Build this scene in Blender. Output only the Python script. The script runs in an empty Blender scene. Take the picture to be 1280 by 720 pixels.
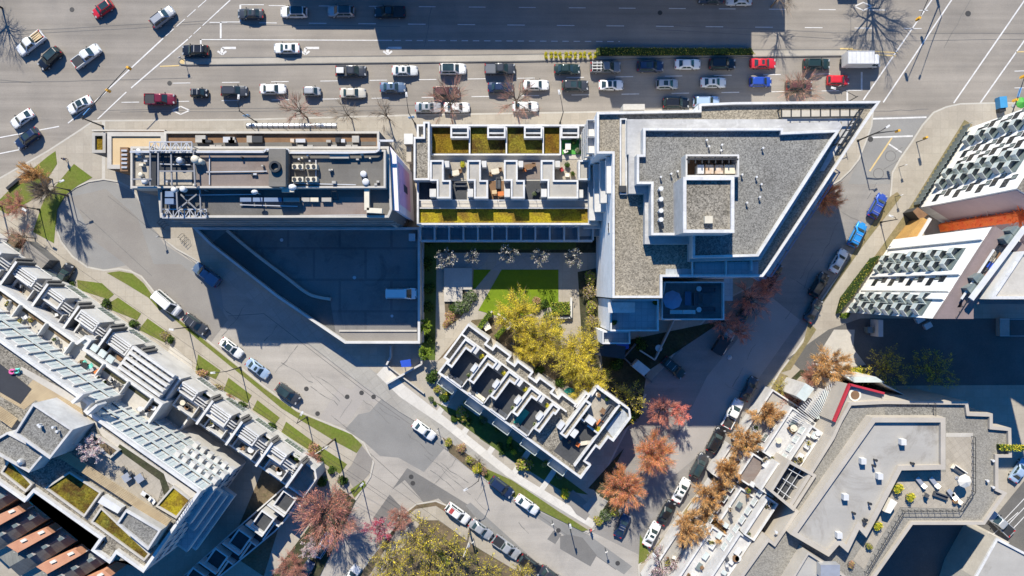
import bpy, math, random
from mathutils import Vector, Matrix
R = math.radians
H = 122.0                      # drone height, metres
F = 853.33                     # focal length in photo pixels (24 mm on a 36 mm sensor)
NCX, NCY = 640.0, 360.0
scene = bpy.context.scene
COL = scene.collection

def g(px, py, z=0.0):
    """plan position of a surveyed point of height z"""
    s = (H - z) / F
    return ((px - NCX) * s, (NCY - py) * s)

def area2(p):
    return sum(p[i][0]*p[(i+1) % len(p)][1] - p[(i+1) % len(p)][0]*p[i][1] for i in range(len(p)))

def ccw(p):
    p = list(p)
    return p if area2(p) > 0 else p[::-1]

def W(pts, z=0.0):
    return ccw([g(x, y, z) for x, y in pts])

def chaikin(pts, n=2, closed=True):
    for _ in range(n):
        out = []
        m = len(pts)
        for i in range(m if closed else m-1):
            a, b = pts[i], pts[(i+1) % m]
            out.append((a[0]*.75+b[0]*.25, a[1]*.75+b[1]*.25))
            out.append((a[0]*.25+b[0]*.75, a[1]*.25+b[1]*.75))
        if not closed:
            out = [pts[0]] + out + [pts[-1]]
        pts = out
    return pts

def inset(poly, d):
    n = len(poly); out = []
    for i in range(n):
        p0, p1, p2 = Vector(poly[i-1]), Vector(poly[i]), Vector(poly[(i+1) % n])
        e1 = (p1-p0).normalized(); e2 = (p2-p1).normalized()
        n1 = Vector((-e1.y, e1.x)); n2 = Vector((-e2.y, e2.x))
        b = n1 + n2
        if b.length < 1e-4:
            q = p1 + n1*d
        else:
            b.normalize()
            c = max(.35, b.dot(n1))
            q = p1 + b*(d/c)
        out.append((q.x, q.y))
    return out

class MB:
    def __init__(self):
        self.v = []; self.f = []; self.m = []
    def face(self, pts, mi=0):
        b = len(self.v); self.v.extend([tuple(p) for p in pts])
        self.f.append(tuple(range(b, b+len(pts)))); self.m.append(mi)
    def prism(self, poly, z0, z1, ms=0, mt=None, top=True, bottom=False):
        mt = ms if mt is None else mt
        n = len(poly)
        for i in range(n):
            a, b = poly[i], poly[(i+1) % n]
            self.face([(a[0], a[1], z0), (b[0], b[1], z0), (b[0], b[1], z1), (a[0], a[1], z1)], ms)
        if top: self.face([(x, y, z1) for x, y in poly], mt)
        if bottom: self.face([(x, y, z0) for x, y in poly][::-1], ms)
        return self
    def ring(self, poly, w, z0, z1, mi=0):
        q = inset(poly, w); n = len(poly)
        for i in range(n):
            j = (i+1) % n
            a, b, c, d = poly[i], poly[j], q[j], q[i]
            self.face([(*a, z0), (*b, z0), (*b, z1), (*a, z1)], mi)
            self.face([(*c, z0), (*d, z0), (*d, z1), (*c, z1)], mi)
            self.face([(*a, z1), (*b, z1), (*c, z1), (*d, z1)], mi)
        return self
    def box(self, c, s, rz=0.0, mi=0, mt=None):
        """box whose BASE centre is c, size s"""
        x, y, z = c; a, b, h = s[0]/2, s[1]/2, s[2]
        co, si = math.cos(rz), math.sin(rz)
        p = [(x+u*co-v*si, y+u*si+v*co) for u, v in ((-a, -b), (a, -b), (a, b), (-a, b))]
        self.prism(p, z, z+h, mi, mt, bottom=True)
        return self
    def bar(self, p0, p1, w, h, mi=0):
        """straight bar with rectangular section between two 3D points"""
        p0 = Vector(p0); p1 = Vector(p1); d = p1-p0
        if d.length < 1e-6: return self
        d.normalize()
        up = Vector((0, 0, 1)) if abs(d.z) < .95 else Vector((1, 0, 0))
        s = d.cross(up).normalized(); t = s.cross(d)
        r = [s*(w/2)+t*(h/2), s*(-w/2)+t*(h/2), s*(-w/2)+t*(-h/2), s*(w/2)+t*(-h/2)]
        A = [p0+k for k in r]; B = [p1+k for k in r]
        for i in range(4):
            j = (i+1) % 4
            self.face([A[i], A[j], B[j], B[i]], mi)
        self.face(A[::-1], mi); self.face(B, mi)
        return self
    def tube(self, pts, radii, n=6, mi=0, cap=True):
        rings = []
        for i, p in enumerate(pts):
            p = Vector(p)
            d = (Vector(pts[min(i+1, len(pts)-1)]) - Vector(pts[max(i-1, 0)]))
            if d.length < 1e-6: d = Vector((0, 0, 1))
            d.normalize()
            up = Vector((0, 0, 1)) if abs(d.z) < .9 else Vector((1, 0, 0))
            s = d.cross(up).normalized(); t = s.cross(d)
            r = radii[i] if isinstance(radii, (list, tuple)) else radii
            b = len(self.v)
            self.v.extend([tuple(p + s*(r*math.cos(2*math.pi*k/n)) + t*(r*math.sin(2*math.pi*k/n))) for k in range(n)])
            rings.append(b)
        for a, b in zip(rings, rings[1:]):
            for k in range(n):
                j = (k+1) % n
                self.f.append((a+k, b+k, b+j, a+j)); self.m.append(mi)
        if cap:
            self.f.append(tuple(range(rings[-1]+n-1, rings[-1]-1, -1))); self.m.append(mi)
            self.f.append(tuple(range(rings[0], rings[0]+n))); self.m.append(mi)
        return self
    def cyl(self, c, r, h, n=16, mi=0, r2=None):
        r2 = r if r2 is None else r2
        x, y, z = c
        A = [(x+r*math.cos(2*math.pi*k/n), y+r*math.sin(2*math.pi*k/n), z) for k in range(n)]
        B = [(x+r2*math.cos(2*math.pi*k/n), y+r2*math.sin(2*math.pi*k/n), z+h) for k in range(n)]
        for k in range(n):
            j = (k+1) % n
            self.face([A[k], A[j], B[j], B[k]], mi)
        self.face(B, mi); self.face(A[::-1], mi)
        return self
    def dome(self, c, rx, ry, rz, n=12, m=5, mi=0):
        x, y, z = c; rows = []
        for i in range(m):
            a = (math.pi/2)*i/m
            rows.append([(x+rx*math.cos(a)*math.cos(2*math.pi*k/n), y+ry*math.cos(a)*math.sin(2*math.pi*k/n), z+rz*math.sin(a)) for k in range(n)])
        for i in range(m-1):
            for k in range(n):
                j = (k+1) % n
                self.face([rows[i][k], rows[i][j], rows[i+1][j], rows[i+1][k]], mi)
        self.face(rows[-1], mi)
        return self
    def mesh(self, name, mats, off=(0, 0, 0), smooth=False):
        me = bpy.data.meshes.new(name)
        ox, oy, oz = off
        me.from_pydata([(x-ox, y-oy, z-oz) for x, y, z in self.v], [], self.f)
        for m in (mats if isinstance(mats, (list, tuple)) else [mats]):
            me.materials.append(m)
        me.polygons.foreach_set('material_index', self.m)
        if smooth:
            me.polygons.foreach_set('use_smooth', [True]*len(me.polygons))
        me.update()
        return me
    def build(self, name, mats, parent=None, smooth=False, off=None):
        if off is None:
            off = WL.get(parent.name, (0, 0, 0)) if parent else (0, 0, 0)
        me = self.mesh(name, mats, off, smooth)
        o = bpy.data.objects.new(name, me); COL.objects.link(o)
        if parent:
            o.parent = parent; WL[o.name] = off
        return o

WL = {}                        # world position of each thing's own frame
def props(o, label=None, cat=None, group=None, kind=None):
    if label: o['label'] = label
    if cat: o['category'] = cat
    if group: o['group'] = group
    if kind: o['kind'] = kind
    return o
def thing(name, label, cat, loc=(0, 0, 0), rz=0.0, group=None):
    o = bpy.data.objects.new(name, None); COL.objects.link(o)
    o.empty_display_size = .5
    o.location = loc; o.rotation_euler = (0, 0, rz)
    WL[o.name] = tuple(loc)
    return props(o, label, cat, group)
def solo(mb, name, mats, label, cat, group=None, kind=None, smooth=False, base=None):
    """a thing that is one mesh: origin at its base"""
    xs = [p[0] for p in mb.v]; ys = [p[1] for p in mb.v]; zs = [p[2] for p in mb.v]
    off = base or ((min(xs)+max(xs))/2, (min(ys)+max(ys))/2, min(zs))
    me = mb.mesh(name, mats, off, smooth)
    o = bpy.data.objects.new(name, me); COL.objects.link(o); o.location = off
    return props(o, label, cat, group, kind)
def inst(name, me, parent, loc=(0, 0, 0), rz=0.0, scale=None):
    o = bpy.data.objects.new(name, me); COL.objects.link(o)
    o.parent = parent; o.location = loc; o.rotation_euler = (0, 0, rz)
    if scale: o.scale = scale
    return o
def structure(mb, name, mats, parent=None):
    o = mb.build(name, mats, parent)
    if not parent: o['kind'] = 'structure'
    return o

# ------------------------------------------------------------------ materials
def _mix(nt, a, b, fac, blend='MIX'):
    n = nt.nodes.new('ShaderNodeMix'); n.data_type = 'RGBA'; n.blend_type = blend
    if isinstance(fac, (int, float)): n.inputs[0].default_value = fac
    else: nt.links.new(fac, n.inputs[0])
    for s, k in ((a, 6), (b, 7)):
        if isinstance(s, tuple): n.inputs[k].default_value = (*s, 1) if len(s) == 3 else s
        else: nt.links.new(s, n.inputs[k])
    return n.outputs[2]
def _noise(nt, vec, scale, detail=5, rough=.6, dist=0.0):
    n = nt.nodes.new('ShaderNodeTexNoise'); n.inputs['Scale'].default_value = scale
    n.inputs['Detail'].default_value = detail; n.inputs['Roughness'].default_value = rough
    n.inputs['Distortion'].default_value = dist
    nt.links.new(vec, n.inputs['Vector']); return n.outputs['Fac']
def _range(nt, v, a, b, c, d):
    n = nt.nodes.new('ShaderNodeMapRange'); nt.links.new(v, n.inputs[0])
    for i, q in enumerate((a, b, c, d)): n.inputs[i+1].default_value = q
    return n.outputs[0]
def _map(nt, vec, sc, rot=0.0):
    n = nt.nodes.new('ShaderNodeMapping'); n.inputs['Scale'].default_value = sc
    n.inputs['Rotation'].default_value = (0, 0, rot)
    nt.links.new(vec, n.inputs['Vector']); return n.outputs[0]
MATS = {}
def pmat(name, c1, c2=None, scale=.25, lo=.35, hi=.65, fine=None, streak=None, speck=None, spots=None,
         rough=.85, metal=0.0, spec=.4, bump=0.0, island=0.0, tiles=None, coat=0.0, grime=None):
    """procedural surface: c1/c2 blotches, fine grain, directional streaks, gravel specks, round dark spots"""
    m = bpy.data.materials.new(name); m.use_nodes = True; nt = m.node_tree
    bs = nt.nodes['Principled BSDF']
    tc = nt.nodes.new('ShaderNodeTexCoord'); vec = tc.outputs['Object']
    if c2 is None: c2 = tuple(k*.86 for k in c1)
    col = _mix(nt, c1, c2, _range(nt, _noise(nt, vec, scale, 6, .62), lo, hi, 0, 1))
    if grime:                                     # wandering stains (scale, colour, amount)
        s, gc, am = grime
        col = _mix(nt, col, gc, _range(nt, _noise(nt, vec, s, 8, .7, 1.2), .52, .72, 0, am))
    if streak:                                    # (rotation, along, across, amount)
        rot, al, ac, am = streak
        sv = _map(nt, vec, (al, ac, 1), rot)
        f = _range(nt, _noise(nt, sv, 1.0, 4, .6), .3, .7, 1-am, 1+am)
        col = _mix(nt, col, _cmb(nt, f), 1.0, 'MULTIPLY')
    if fine:
        s, am = fine
        f = _range(nt, _noise(nt, vec, s, 3, .7), .25, .75, 1-am, 1+am)
        col = _mix(nt, col, _cmb(nt, f), 1.0, 'MULTIPLY')
    hgt = None
    if speck:                                     # (scale, amount)
        s, am = speck
        v = nt.nodes.new('ShaderNodeTexVoronoi'); v.inputs['Scale'].default_value = s
        nt.links.new(vec, v.inputs['Vector'])
        sep = nt.nodes.new('ShaderNodeSeparateColor'); nt.links.new(v.outputs['Color'], sep.inputs[0])
        f = _range(nt, sep.outputs[0], 0, 1, 1-am, 1+am)
        col = _mix(nt, col, _cmb(nt, f), 1.0, 'MULTIPLY'); hgt = sep.outputs[1]
    if spots:                                     # (scale, size, colour)
        s, sz, sc = spots
        v = nt.nodes.new('ShaderNodeTexVoronoi'); v.inputs['Scale'].default_value = s
        nt.links.new(vec, v.inputs['Vector'])
        col = _mix(nt, sc, col, _range(nt, v.outputs['Distance'], sz*.6, sz, 0, 1))
    if tiles:                                     # (size x, size y, rotation, joint colour amount)
        tx, ty, rot, am = tiles
        b = nt.nodes.new('ShaderNodeTexBrick'); b.offset = 0.0 if tx == ty else .5
        b.inputs['Scale'].default_value = 1.0; b.inputs['Mortar Size'].default_value = .02*max(1, min(tx, ty)*2)
        b.inputs['Brick Width'].default_value = tx; b.inputs['Row Height'].default_value = ty
        b.inputs['Color1'].default_value = (1, 1, 1, 1); b.inputs['Color2'].default_value = (.9, .9, .9, 1)
        b.inputs['Mortar'].default_value = (1-am, 1-am, 1-am, 1)
        nt.links.new(_map(nt, vec, (1, 1, 1), rot), b.inputs['Vector'])
        col = _mix(nt, col, b.outputs['Color'], 1.0, 'MULTIPLY')
    if island:
        gm = nt.nodes.new('ShaderNodeNewGeometry')
        f = _range(nt, gm.outputs['Random Per Island'], 0, 1, 1-island, 1+island)
        col = _mix(nt, col, _cmb(nt, f), 1.0, 'MULTIPLY')
    nt.links.new(col, bs.inputs['Base Color'])
    bs.inputs['Roughness'].default_value = rough; bs.inputs['Metallic'].default_value = metal
    bs.inputs['Specular IOR Level'].default_value = .08 if any(k in name for k in NOSPEC) else spec
    bs.inputs['Coat Weight'].default_value = coat; bs.inputs['Coat Roughness'].default_value = .05
    if bump:
        bn = nt.nodes.new('ShaderNodeBump'); bn.inputs['Strength'].default_value = bump; bn.inputs['Distance'].default_value = .05
        if hgt is None: hgt = _noise(nt, vec, (fine[0] if fine else 6), 4, .7)
        nt.links.new(hgt, bn.inputs['Height']); nt.links.new(bn.outputs[0], bs.inputs['Normal'])
    MATS[name] = m
    return m
def _cmb(nt, f):
    n = nt.nodes.new('ShaderNodeCombineColor')
    for i in range(3): nt.links.new(f, n.inputs[i])
    return n.outputs[0]

M = MATS
NOSPEC = ('grass', 'lawn', 'moss', 'earth', 'garden_soil', 'verge', 'gravel', 'asphalt', 'pavement')
pmat('road_asphalt', (.262, .236, .205), (.205, .186, .164), .09, fine=(5, .10), streak=(0, .02, .75, .14), bump=.15, grime=(.06, (.15, .142, .135), .35))
pmat('street_asphalt', (.345, .318, .284), (.275, .255, .228), .07, fine=(5, .10), streak=(R(36), .03, .55, .10), bump=.15, grime=(.09, (.16, .155, .15), .4))
pmat('side_asphalt', (.25, .235, .218), (.21, .198, .184), .07, fine=(5, .12), streak=(R(-60), .03, .6, .11), bump=.15, grime=(.09, (.13, .13, .13), .4))
pmat('patch_dark', (.15, .144, .136), (.128, .123, .117), .3, fine=(6, .14), bump=.15, grime=(.2, (.10, .10, .10), .4))
pmat('patch_light', (.31, .285, .26), (.275, .255, .235), .2, fine=(6, .10), bump=.1)
pmat('patch_mid', (.205, .20, .19), (.178, .174, .166), .25, fine=(6, .12), bump=.15, grime=(.2, (.14, .138, .13), .4))
pmat('bluish_asphalt', (.235, .23, .22), (.205, .20, .192), .15, fine=(6, .10), bump=.15, grime=(.12, (.17, .17, .17), .3))
pmat('tan_asphalt', (.235, .22, .20), (.20, .185, .17), .15, fine=(5, .10), bump=.15, grime=(.1, (.16, .15, .14), .4))
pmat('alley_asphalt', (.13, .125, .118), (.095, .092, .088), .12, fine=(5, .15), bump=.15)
pmat('deck_membrane', (.20, .19, .18), (.155, .148, .142), .12, fine=(4, .12), rough=.7, grime=(.22, (.085, .083, .08), .7), tiles=(9, 5.5, 0, .25))
pmat('pavement', (.37, .335, .28), (.315, .28, .23), .12, fine=(4, .08), tiles=(1.5, 1.5, R(0), .12), grime=(.16, (.26, .225, .18), .35))
pmat('pavement_grey', (.34, .325, .295), (.29, .275, .25), .12, fine=(4, .08), tiles=(1.6, 1.6, R(-36), .14), grime=(.16, (.23, .21, .18), .35))
pmat('pavement_white', (.56, .535, .49), (.49, .465, .425), .15, fine=(4, .06), tiles=(1.6, 1.6, R(-36), .10), grime=(.2, (.36, .33, .29), .3))
pmat('kerb', (.42, .395, .35), None, .4, fine=(5, .1))
pmat('lane_paint', (.60, .59, .575), (.46, .45, .44), 1.2, fine=(9, .12), rough=.6)
pmat('yellow_paint', (.58, .42, .17), (.45, .34, .17), 1.0, fine=(9, .12), rough=.6)
pmat('median_concrete', (.35, .32, .275), (.29, .265, .225), .15, fine=(5, .10), streak=(0, .05, 1.2, .08))
pmat('manhole', (.06, .058, .055), None, 3, rough=.6, metal=.3)
pmat('earth', (.155, .115, .075), (.10, .08, .05), .35, fine=(3, .3), bump=.5, grime=(.5, (.06, .07, .03), .7))
pmat('garden_soil', (.06, .055, .035), (.035, .04, .022), .4, fine=(3, .4), bump=.6, grime=(.5, (.045, .065, .02), .8))
pmat('dry_verge', (.22, .175, .10), (.16, .14, .07), .4, fine=(3, .25), bump=.4, grime=(.5, (.10, .11, .035), .6))
pmat('grass', (.105, .145, .022), (.125, .13, .035), .3, fine=(2.5, .22), bump=.6, grime=(.25, (.16, .145, .06), .7))
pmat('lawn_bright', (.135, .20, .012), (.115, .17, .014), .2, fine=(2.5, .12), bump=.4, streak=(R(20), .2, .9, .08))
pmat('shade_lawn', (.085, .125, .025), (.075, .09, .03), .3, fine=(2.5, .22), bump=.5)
# buildings
pmat('white_render', (.54, .53, .51), (.43, .42, .40), .35, fine=(3, .04), rough=.8, grime=(.5, (.42, .40, .37), .3))
pmat('white_coping', (.60, .595, .585), (.50, .495, .485), .6, fine=(4, .06), rough=.6, grime=(1.6, (.36, .35, .33), .5), tiles=(2.4, 2.4, .3, .12))
pmat('weathered_white', (.50, .49, .475), (.39, .38, .37), .5, fine=(3, .08), grime=(.9, (.30, .29, .28), .5))
pmat('white_wall', (.80, .795, .78), (.72, .715, .70), .3, fine=(3, .04), streak=(0, 1.2, 1.2, .06), grime=(.5, (.5, .48, .46), .3))
pmat('ledge_membrane', (.40, .395, .385), (.31, .305, .30), .35, fine=(3, .07), grime=(.5, (.52, .515, .51), .7), streak=(0, .3, 2, .08))
pmat('grey_concrete', (.37, .35, .315), (.30, .282, .252), .3, fine=(3, .08), grime=(.4, (.19, .18, .165), .4))
pmat('pale_concrete', (.45, .42, .37), (.38, .355, .315), .3, fine=(3, .08), grime=(.4, (.27, .25, .22), .35))
pmat('dark_concrete', (.145, .142, .138), (.11, .108, .105), .3, fine=(3, .1), grime=(.4, (.07, .07, .07), .4))
pmat('gravel_roof', (.225, .205, .17), (.185, .168, .14), .12, speck=(5.5, .5), fine=(9, .25), bump=.4, grime=(.16, (.115, .105, .085), .65))
pmat('gravel_grey', (.20, .195, .18), (.165, .16, .148), .10, speck=(6.5, .4), fine=(9, .25), bump=.3, grime=(.12, (.105, .10, .092), .75))
pmat('gravel_tan', (.26, .23, .18), (.215, .19, .15), .12, speck=(5.5, .4), fine=(9, .25), bump=.4, grime=(.14, (.17, .155, .125), .7))
pmat('gravel_even', (.235, .222, .195), (.205, .193, .17), .12, speck=(6.5, .22), fine=(9, .18), bump=.3, grime=(.12, (.16, .15, .13), .5))
pmat('steel_frame', (.27, .27, .275), (.21, .21, .215), .8, rough=.5, metal=.4)
pmat('grey_membrane', (.34, .325, .298), (.295, .28, .255), .15, fine=(4, .05), rough=.7, streak=(R(55), .05, .8, .04), grime=(.09, (.15, .13, .105), .85))
pmat('brown_membrane', (.225, .185, .165), (.165, .135, .118), .12, fine=(4, .1), tiles=(2.2, 1.0, 0, .12), grime=(.15, (.15, .09, .07), .6))
pmat('tower_membrane', (.155, .145, .128), (.115, .107, .095), .15, fine=(4, .12), tiles=(3, 1.2, 0, .08), grime=(.2, (.10, .095, .085), .6))
pmat('moss', (.165, .135, .016), (.072, .042, .012), .35, lo=.4, hi=.6, fine=(4, .35), speck=(6, .35), bump=.6, grime=(.5, (.15, .17, .03), .7))
pmat('moss_bright', (.27, .21, .014), (.15, .095, .016), .4, lo=.45, hi=.62, fine=(4, .25), speck=(6, .3), bump=.6, grime=(.5, (.13, .075, .025), .5))
pmat('moss_brown', (.10, .048, .01), (.17, .12, .01), .35, fine=(4, .35), speck=(6, .35), bump=.6)
pmat('timber_deck', (.42, .33, .205), (.34, .26, .16), .6, fine=(6, .1), tiles=(40, .3, R(-36), .5))
pmat('wood_brown', (.20, .115, .06), (.15, .085, .045), 1.0, fine=(6, .15))
pmat('golden_wood', (.42, .25, .075), (.34, .19, .06), .6, fine=(6, .15))
pmat('tan_panel', (.52, .39, .225), (.46, .34, .19), .3, fine=(4, .05))
pmat('deck_grey', (.17, .172, .175), (.13, .132, .135), .4, fine=(4, .12), tiles=(.9, .9, 0, .25))
pmat('dark_deck', (.06, .062, .066), (.045, .047, .05), .4, fine=(4, .15), tiles=(.6, .6, R(-36), .25))
pmat('blue_tiles', (.38, .40, .42), (.32, .34, .36), .4, fine=(4, .1), tiles=(1.0, 1.0, 0, .25))
pmat('patio_paving', (.37, .33, .27), (.30, .265, .215), .3, fine=(4, .1), tiles=(.9, .9, R(-36), .2), grime=(.4, (.2, .18, .14), .4))
pmat('pink_stone', (.40, .362, .31), (.34, .308, .265), .3, fine=(4, .06))
pmat('white_siding', (.78, .77, .74), (.71, .70, .675), .4, tiles=(60, .45, 0, .18), fine=(4, .04))
pmat('mauve_fascia', (.20, .155, .15), (.165, .13, .125), .4, fine=(4, .08))
pmat('rose_bounce_wall', (.44, .33, .335), (.38, .29, .30), .25, fine=(4, .06))  # rose hue stands for light bounced off the orange shaft
pmat('slate', (.135, .142, .138), (.105, .11, .108), .4, tiles=(30, .6, R(54), .35), fine=(6, .15))
pmat('terracotta', (.47, .235, .14), (.40, .19, .115), .5, fine=(5, .12))
pmat('red_trim', (.42, .03, .045), None, .5, rough=.5)
pmat('orange_fabric', (1.0, .24, .04), (.96, .13, .04), .5, fine=(5, .15), rough=.7)
pmat('banner', (.62, .36, .55), (.55, .31, .50), .5, fine=(5, .1))
pmat('banner_border', (.66, .61, .68), (.60, .55, .62), .4, fine=(5, .08))
pmat('metal_light', (.55, .55, .55), (.47, .47, .47), .8, rough=.45, metal=.6)
pmat('metal_dark', (.04, .042, .045), None, .8, rough=.5, metal=.3)
pmat('metal_blue', (.16, .22, .33), None, .8, rough=.5, metal=.2)
pmat('white_metal', (.56, .56, .555), None, .8, rough=.45)
pmat('rust_metal', (.42, .26, .14), (.50, .46, .40), 1.2, rough=.7)
pmat('cream_metal', (.58, .53, .42), (.50, .45, .35), .9, rough=.6)
pmat('glass_dark', (.018, .022, .026), None, .5, rough=.06, spec=.6)
pmat('car_glass', (.03, .052, .056), (.02, .035, .038), .8, rough=.05, spec=.6)
pmat('glass_teal', (.17, .205, .20), (.11, .14, .14), .6, rough=.08, spec=.7)
pmat('glass_pale', (.50, .545, .53), (.40, .45, .44), .9, rough=.15, spec=.6)
pmat('glass_blue', (.05, .09, .16), (.035, .06, .11), .6, rough=.08, spec=.6)
pmat('black_rubber', (.015, .015, .016), None, 1, rough=.8)
pmat('signal_yellow', (.72, .38, .03), None, 1, rough=.5)
pmat('sign_blue', (.12, .32, .62), None, 1, rough=.4)
pmat('bin_blue', (.05, .24, .45), None, 1, rough=.5)
pmat('lens_red', (.35, .02, .02), None, 1, rough=.2)
pmat('lens_clear', (.30, .31, .32), None, 1, rough=.1)
pmat('bright_green', (.06, .30, .04), None, 1, rough=.6)
pmat('teal_fabric', (.02, .26, .20), (.015, .2, .16), 1, rough=.8)
pmat('blue_tarp', (.02, .07, .42), None, 1, rough=.5)
pmat('pink_vinyl', (.75, .14, .35), None, 1, rough=.4)
pmat('mint_vinyl', (.18, .62, .50), None, 1, rough=.4)
pmat('pool_cover', (.035, .036, .04), None, .6, fine=(4, .15), rough=.6)
pmat('canvas', (.66, .62, .54), (.58, .54, .47), .8, rough=.9)
pmat('cushion_dark', (.07, .075, .085), None, 1, rough=.9)
pmat('cushion_orange', (.55, .17, .05), None, 1, rough=.9)
pmat('cushion_red', (.35, .05, .05), None, 1, rough=.9)
pmat('skin', (.45, .27, .19), None, 1, rough=.6)
pmat('jacket_red', (.45, .04, .05), None, 1, rough=.9)
pmat('jacket_navy', (.03, .045, .10), None, 1, rough=.9)
pmat('trousers', (.03, .035, .05), None, 1, rough=.9)
pmat('hair', (.03, .02, .015), None, 1, rough=.8)
# vegetation
def leafmat(name, a, b, isl=.4, rough=.7, tl=.45):
    m = pmat(name, a, b, .9, lo=.4, hi=.6, island=isl, rough=rough, spec=.15); nt = m.node_tree
    bs = nt.nodes['Principled BSDF']; out = nt.nodes['Material Output']
    if tl:                                        # thin leaves let light through
        t = nt.nodes.new('ShaderNodeBsdfTranslucent'); mx = nt.nodes.new('ShaderNodeMixShader'); mx.inputs[0].default_value = tl
        src = bs.inputs['Base Color'].links[0].from_socket; nt.links.new(src, t.inputs['Color'])
        nt.links.new(bs.outputs[0], mx.inputs[1]); nt.links.new(t.outputs[0], mx.inputs[2]); nt.links.new(mx.outputs[0], out.inputs['Surface'])
    return m
leafmat('bark', (.12, .095, .072), (.08, .065, .05), .1, tl=0)
leafmat('bark_dark', (.05, .043, .038), (.035, .03, .028), .1, tl=0)
leafmat('twig_brown', (.36, .265, .18), (.25, .18, .125), tl=.2)
leafmat('twig_grey', (.22, .195, .165), (.155, .14, .12), tl=.2)
leafmat('bud_red', (.92, .36, .20), (.76, .27, .15))
leafmat('bud_orange', (.86, .48, .14), (.76, .36, .12))
leafmat('bud_amber', (.76, .50, .21), (.64, .38, .16))
leafmat('bud_pink', (.90, .36, .30), (.78, .29, .25))
leafmat('bud_rust', (.66, .32, .26), (.54, .25, .20))
leafmat('leaf_yellow', (.93, .74, .07), (.70, .58, .06))
leafmat('leaf_olive', (.50, .43, .08), (.37, .34, .07))
leafmat('leaf_green', (.12, .20, .035), (.08, .145, .027))
leafmat('leaf_fresh', (.34, .42, .04), (.24, .34, .04))
leafmat('leaf_dark', (.045, .075, .022), (.032, .053, .018))
leafmat('leaf_grey', (.24, .265, .18), (.18, .205, .135))
leafmat('petal_white', (.74, .70, .66), (.64, .58, .55), .2)
leafmat('petal_pink', (.66, .42, .45), (.57, .33, .38), .25)
leafmat('petal_magenta', (.58, .08, .16), (.48, .07, .13), .25)
# vehicle paints
def paint(name, c, metal=.25):
    if name in ('white', 'pearl', 'beige', 'red'): metal = 0.0
    return pmat('paint_'+name, c, tuple(k*.96 for k in c), 1.0, rough=.28, metal=metal, spec=.5, coat=.6)
for n_, c_ in dict(white=(.68, .68, .67), pearl=(.56, .57, .565), silver=(.36, .37, .38), grey=(.16, .165, .17), beige=(.46, .43, .37),
                   charcoal=(.05, .053, .058), black=(.014, .015, .017), navy=(.02, .035, .08), steel=(.10, .15, .23), blue=(.025, .07, .36),
                   sky=(.02, .24, .62), paleblue=(.35, .46, .60), red=(.50, .02, .025), maroon=(.16, .015, .03), green=(.02, .04, .035),
                   rust=(.12, .05, .04)).items():
    paint(n_, c_)
SUN_E, SKY_S, EXPO, SKY_T = 5.0, .076, .76, (.17, .88, 1.42)
# ------------------------------------------------------------------ the ground
def D_(u, v): return (546+u*.804+v*.595, 467+u*.595-v*.804)
_zl = {}
def lift(z):
    k = round(z, 3); n = _zl.get(k, 0); _zl[k] = n+1
    return z + .0009*n
def sheet(name, pts, z, mat, parent=None, smooth=0, under=None):
    if under is None: z = lift(z)
    p = chaikin(pts, smooth) if smooth else pts
    mb = MB(); poly = W(p)
    if under is None: mb.face([(x, y, z) for x, y in poly])
    else: mb.prism(poly, under, z)
    return structure(mb, name, M[mat], parent)

mb = MB(); mb.face([(-1500, -1500, 0), (1500, -1500, 0), (1500, 1500, 0), (-1500, 1500, 0)])
structure(mb, 'ground', M['dark_concrete'])
road = sheet('main_road', [(-2500, -1500), (4000, -1500), (4000, 150), (1165, 150), (1090, 170), (100, 175), (20, 235), (-2500, 500)], .004, 'road_asphalt')
street = sheet('diagonal_street', [(20, 215), (300, 215), (1150, 800), (1150, 1200), (250, 1200), (20, 500)], .008, 'street_asphalt')
side = sheet('side_street', [(1060, 146), (1175, 143), (1175, 200), (1010, 480), (800, 694), (730, 660), (800, 470), (950, 330)], .012, 'side_asphalt')

# cul-de-sac and the patches of newer and older asphalt
sheet('road_patch', [(66, 280), (75, 252), (100, 232), (135, 224), (165, 240), (180, 262), (205, 305), (275, 350), (280, 395), (212, 395), (165, 330), (110, 342), (76, 312)], .012, 'bluish_asphalt')
sheet('road_patch', [(86, 247), (132, 236), (172, 272), (192, 330), (226, 330), (262, 362), (285, 400), (262, 430), (196, 366), (170, 342), (146, 322), (116, 300), (98, 262)], .016, 'tan_asphalt')
sheet('road_patch', [(395, 530), (425, 482), (440, 488), (452, 470), (485, 482), (470, 502), (455, 500), (440, 522), (432, 530)], .012, 'patch_light')
sheet('road_patch', [(430, 538), (448, 518), (462, 515), (480, 495), (560, 555), (530, 590), (498, 572), (475, 570), (455, 552)], .012, 'patch_mid')
sheet('road_patch', [(490, 612), (509, 585), (530, 597), (600, 640), (585, 655), (548, 623), (530, 628), (506, 600)], .013, 'patch_dark')
sheet('road_patch', [(466, 648), (487, 618), (502, 634), (480, 665)], .013, 'patch_dark')
sheet('road_patch', [(562, 562), (642, 628), (780, 718), (790, 708), (735, 668), (625, 617), (575, 572)], .011, 'patch_mid')
sheet('road_patch', [(582, 632), (588, 628), (690, 720), (760, 790), (720, 790)], .012, 'patch_mid')
sheet('road_patch', [(712, 668), (728, 672), (746, 694), (738, 708), (700, 686), (700, 670)], .016, 'patch_dark')
sheet('road_patch', [(692, 663), (702, 668), (694, 680), (684, 674)], .016, 'patch_dark')
sheet('road_patch', [(884, 470), (965, 372), (1000, 400), (890, 555), (830, 605), (840, 560)], .016, 'patch_light')
sheet('road_patch', [(896, 148), (1165, 146), (1140, 182), (1112, 230), (1060, 230), (1085, 170)], .016, 'bluish_asphalt')

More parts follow.
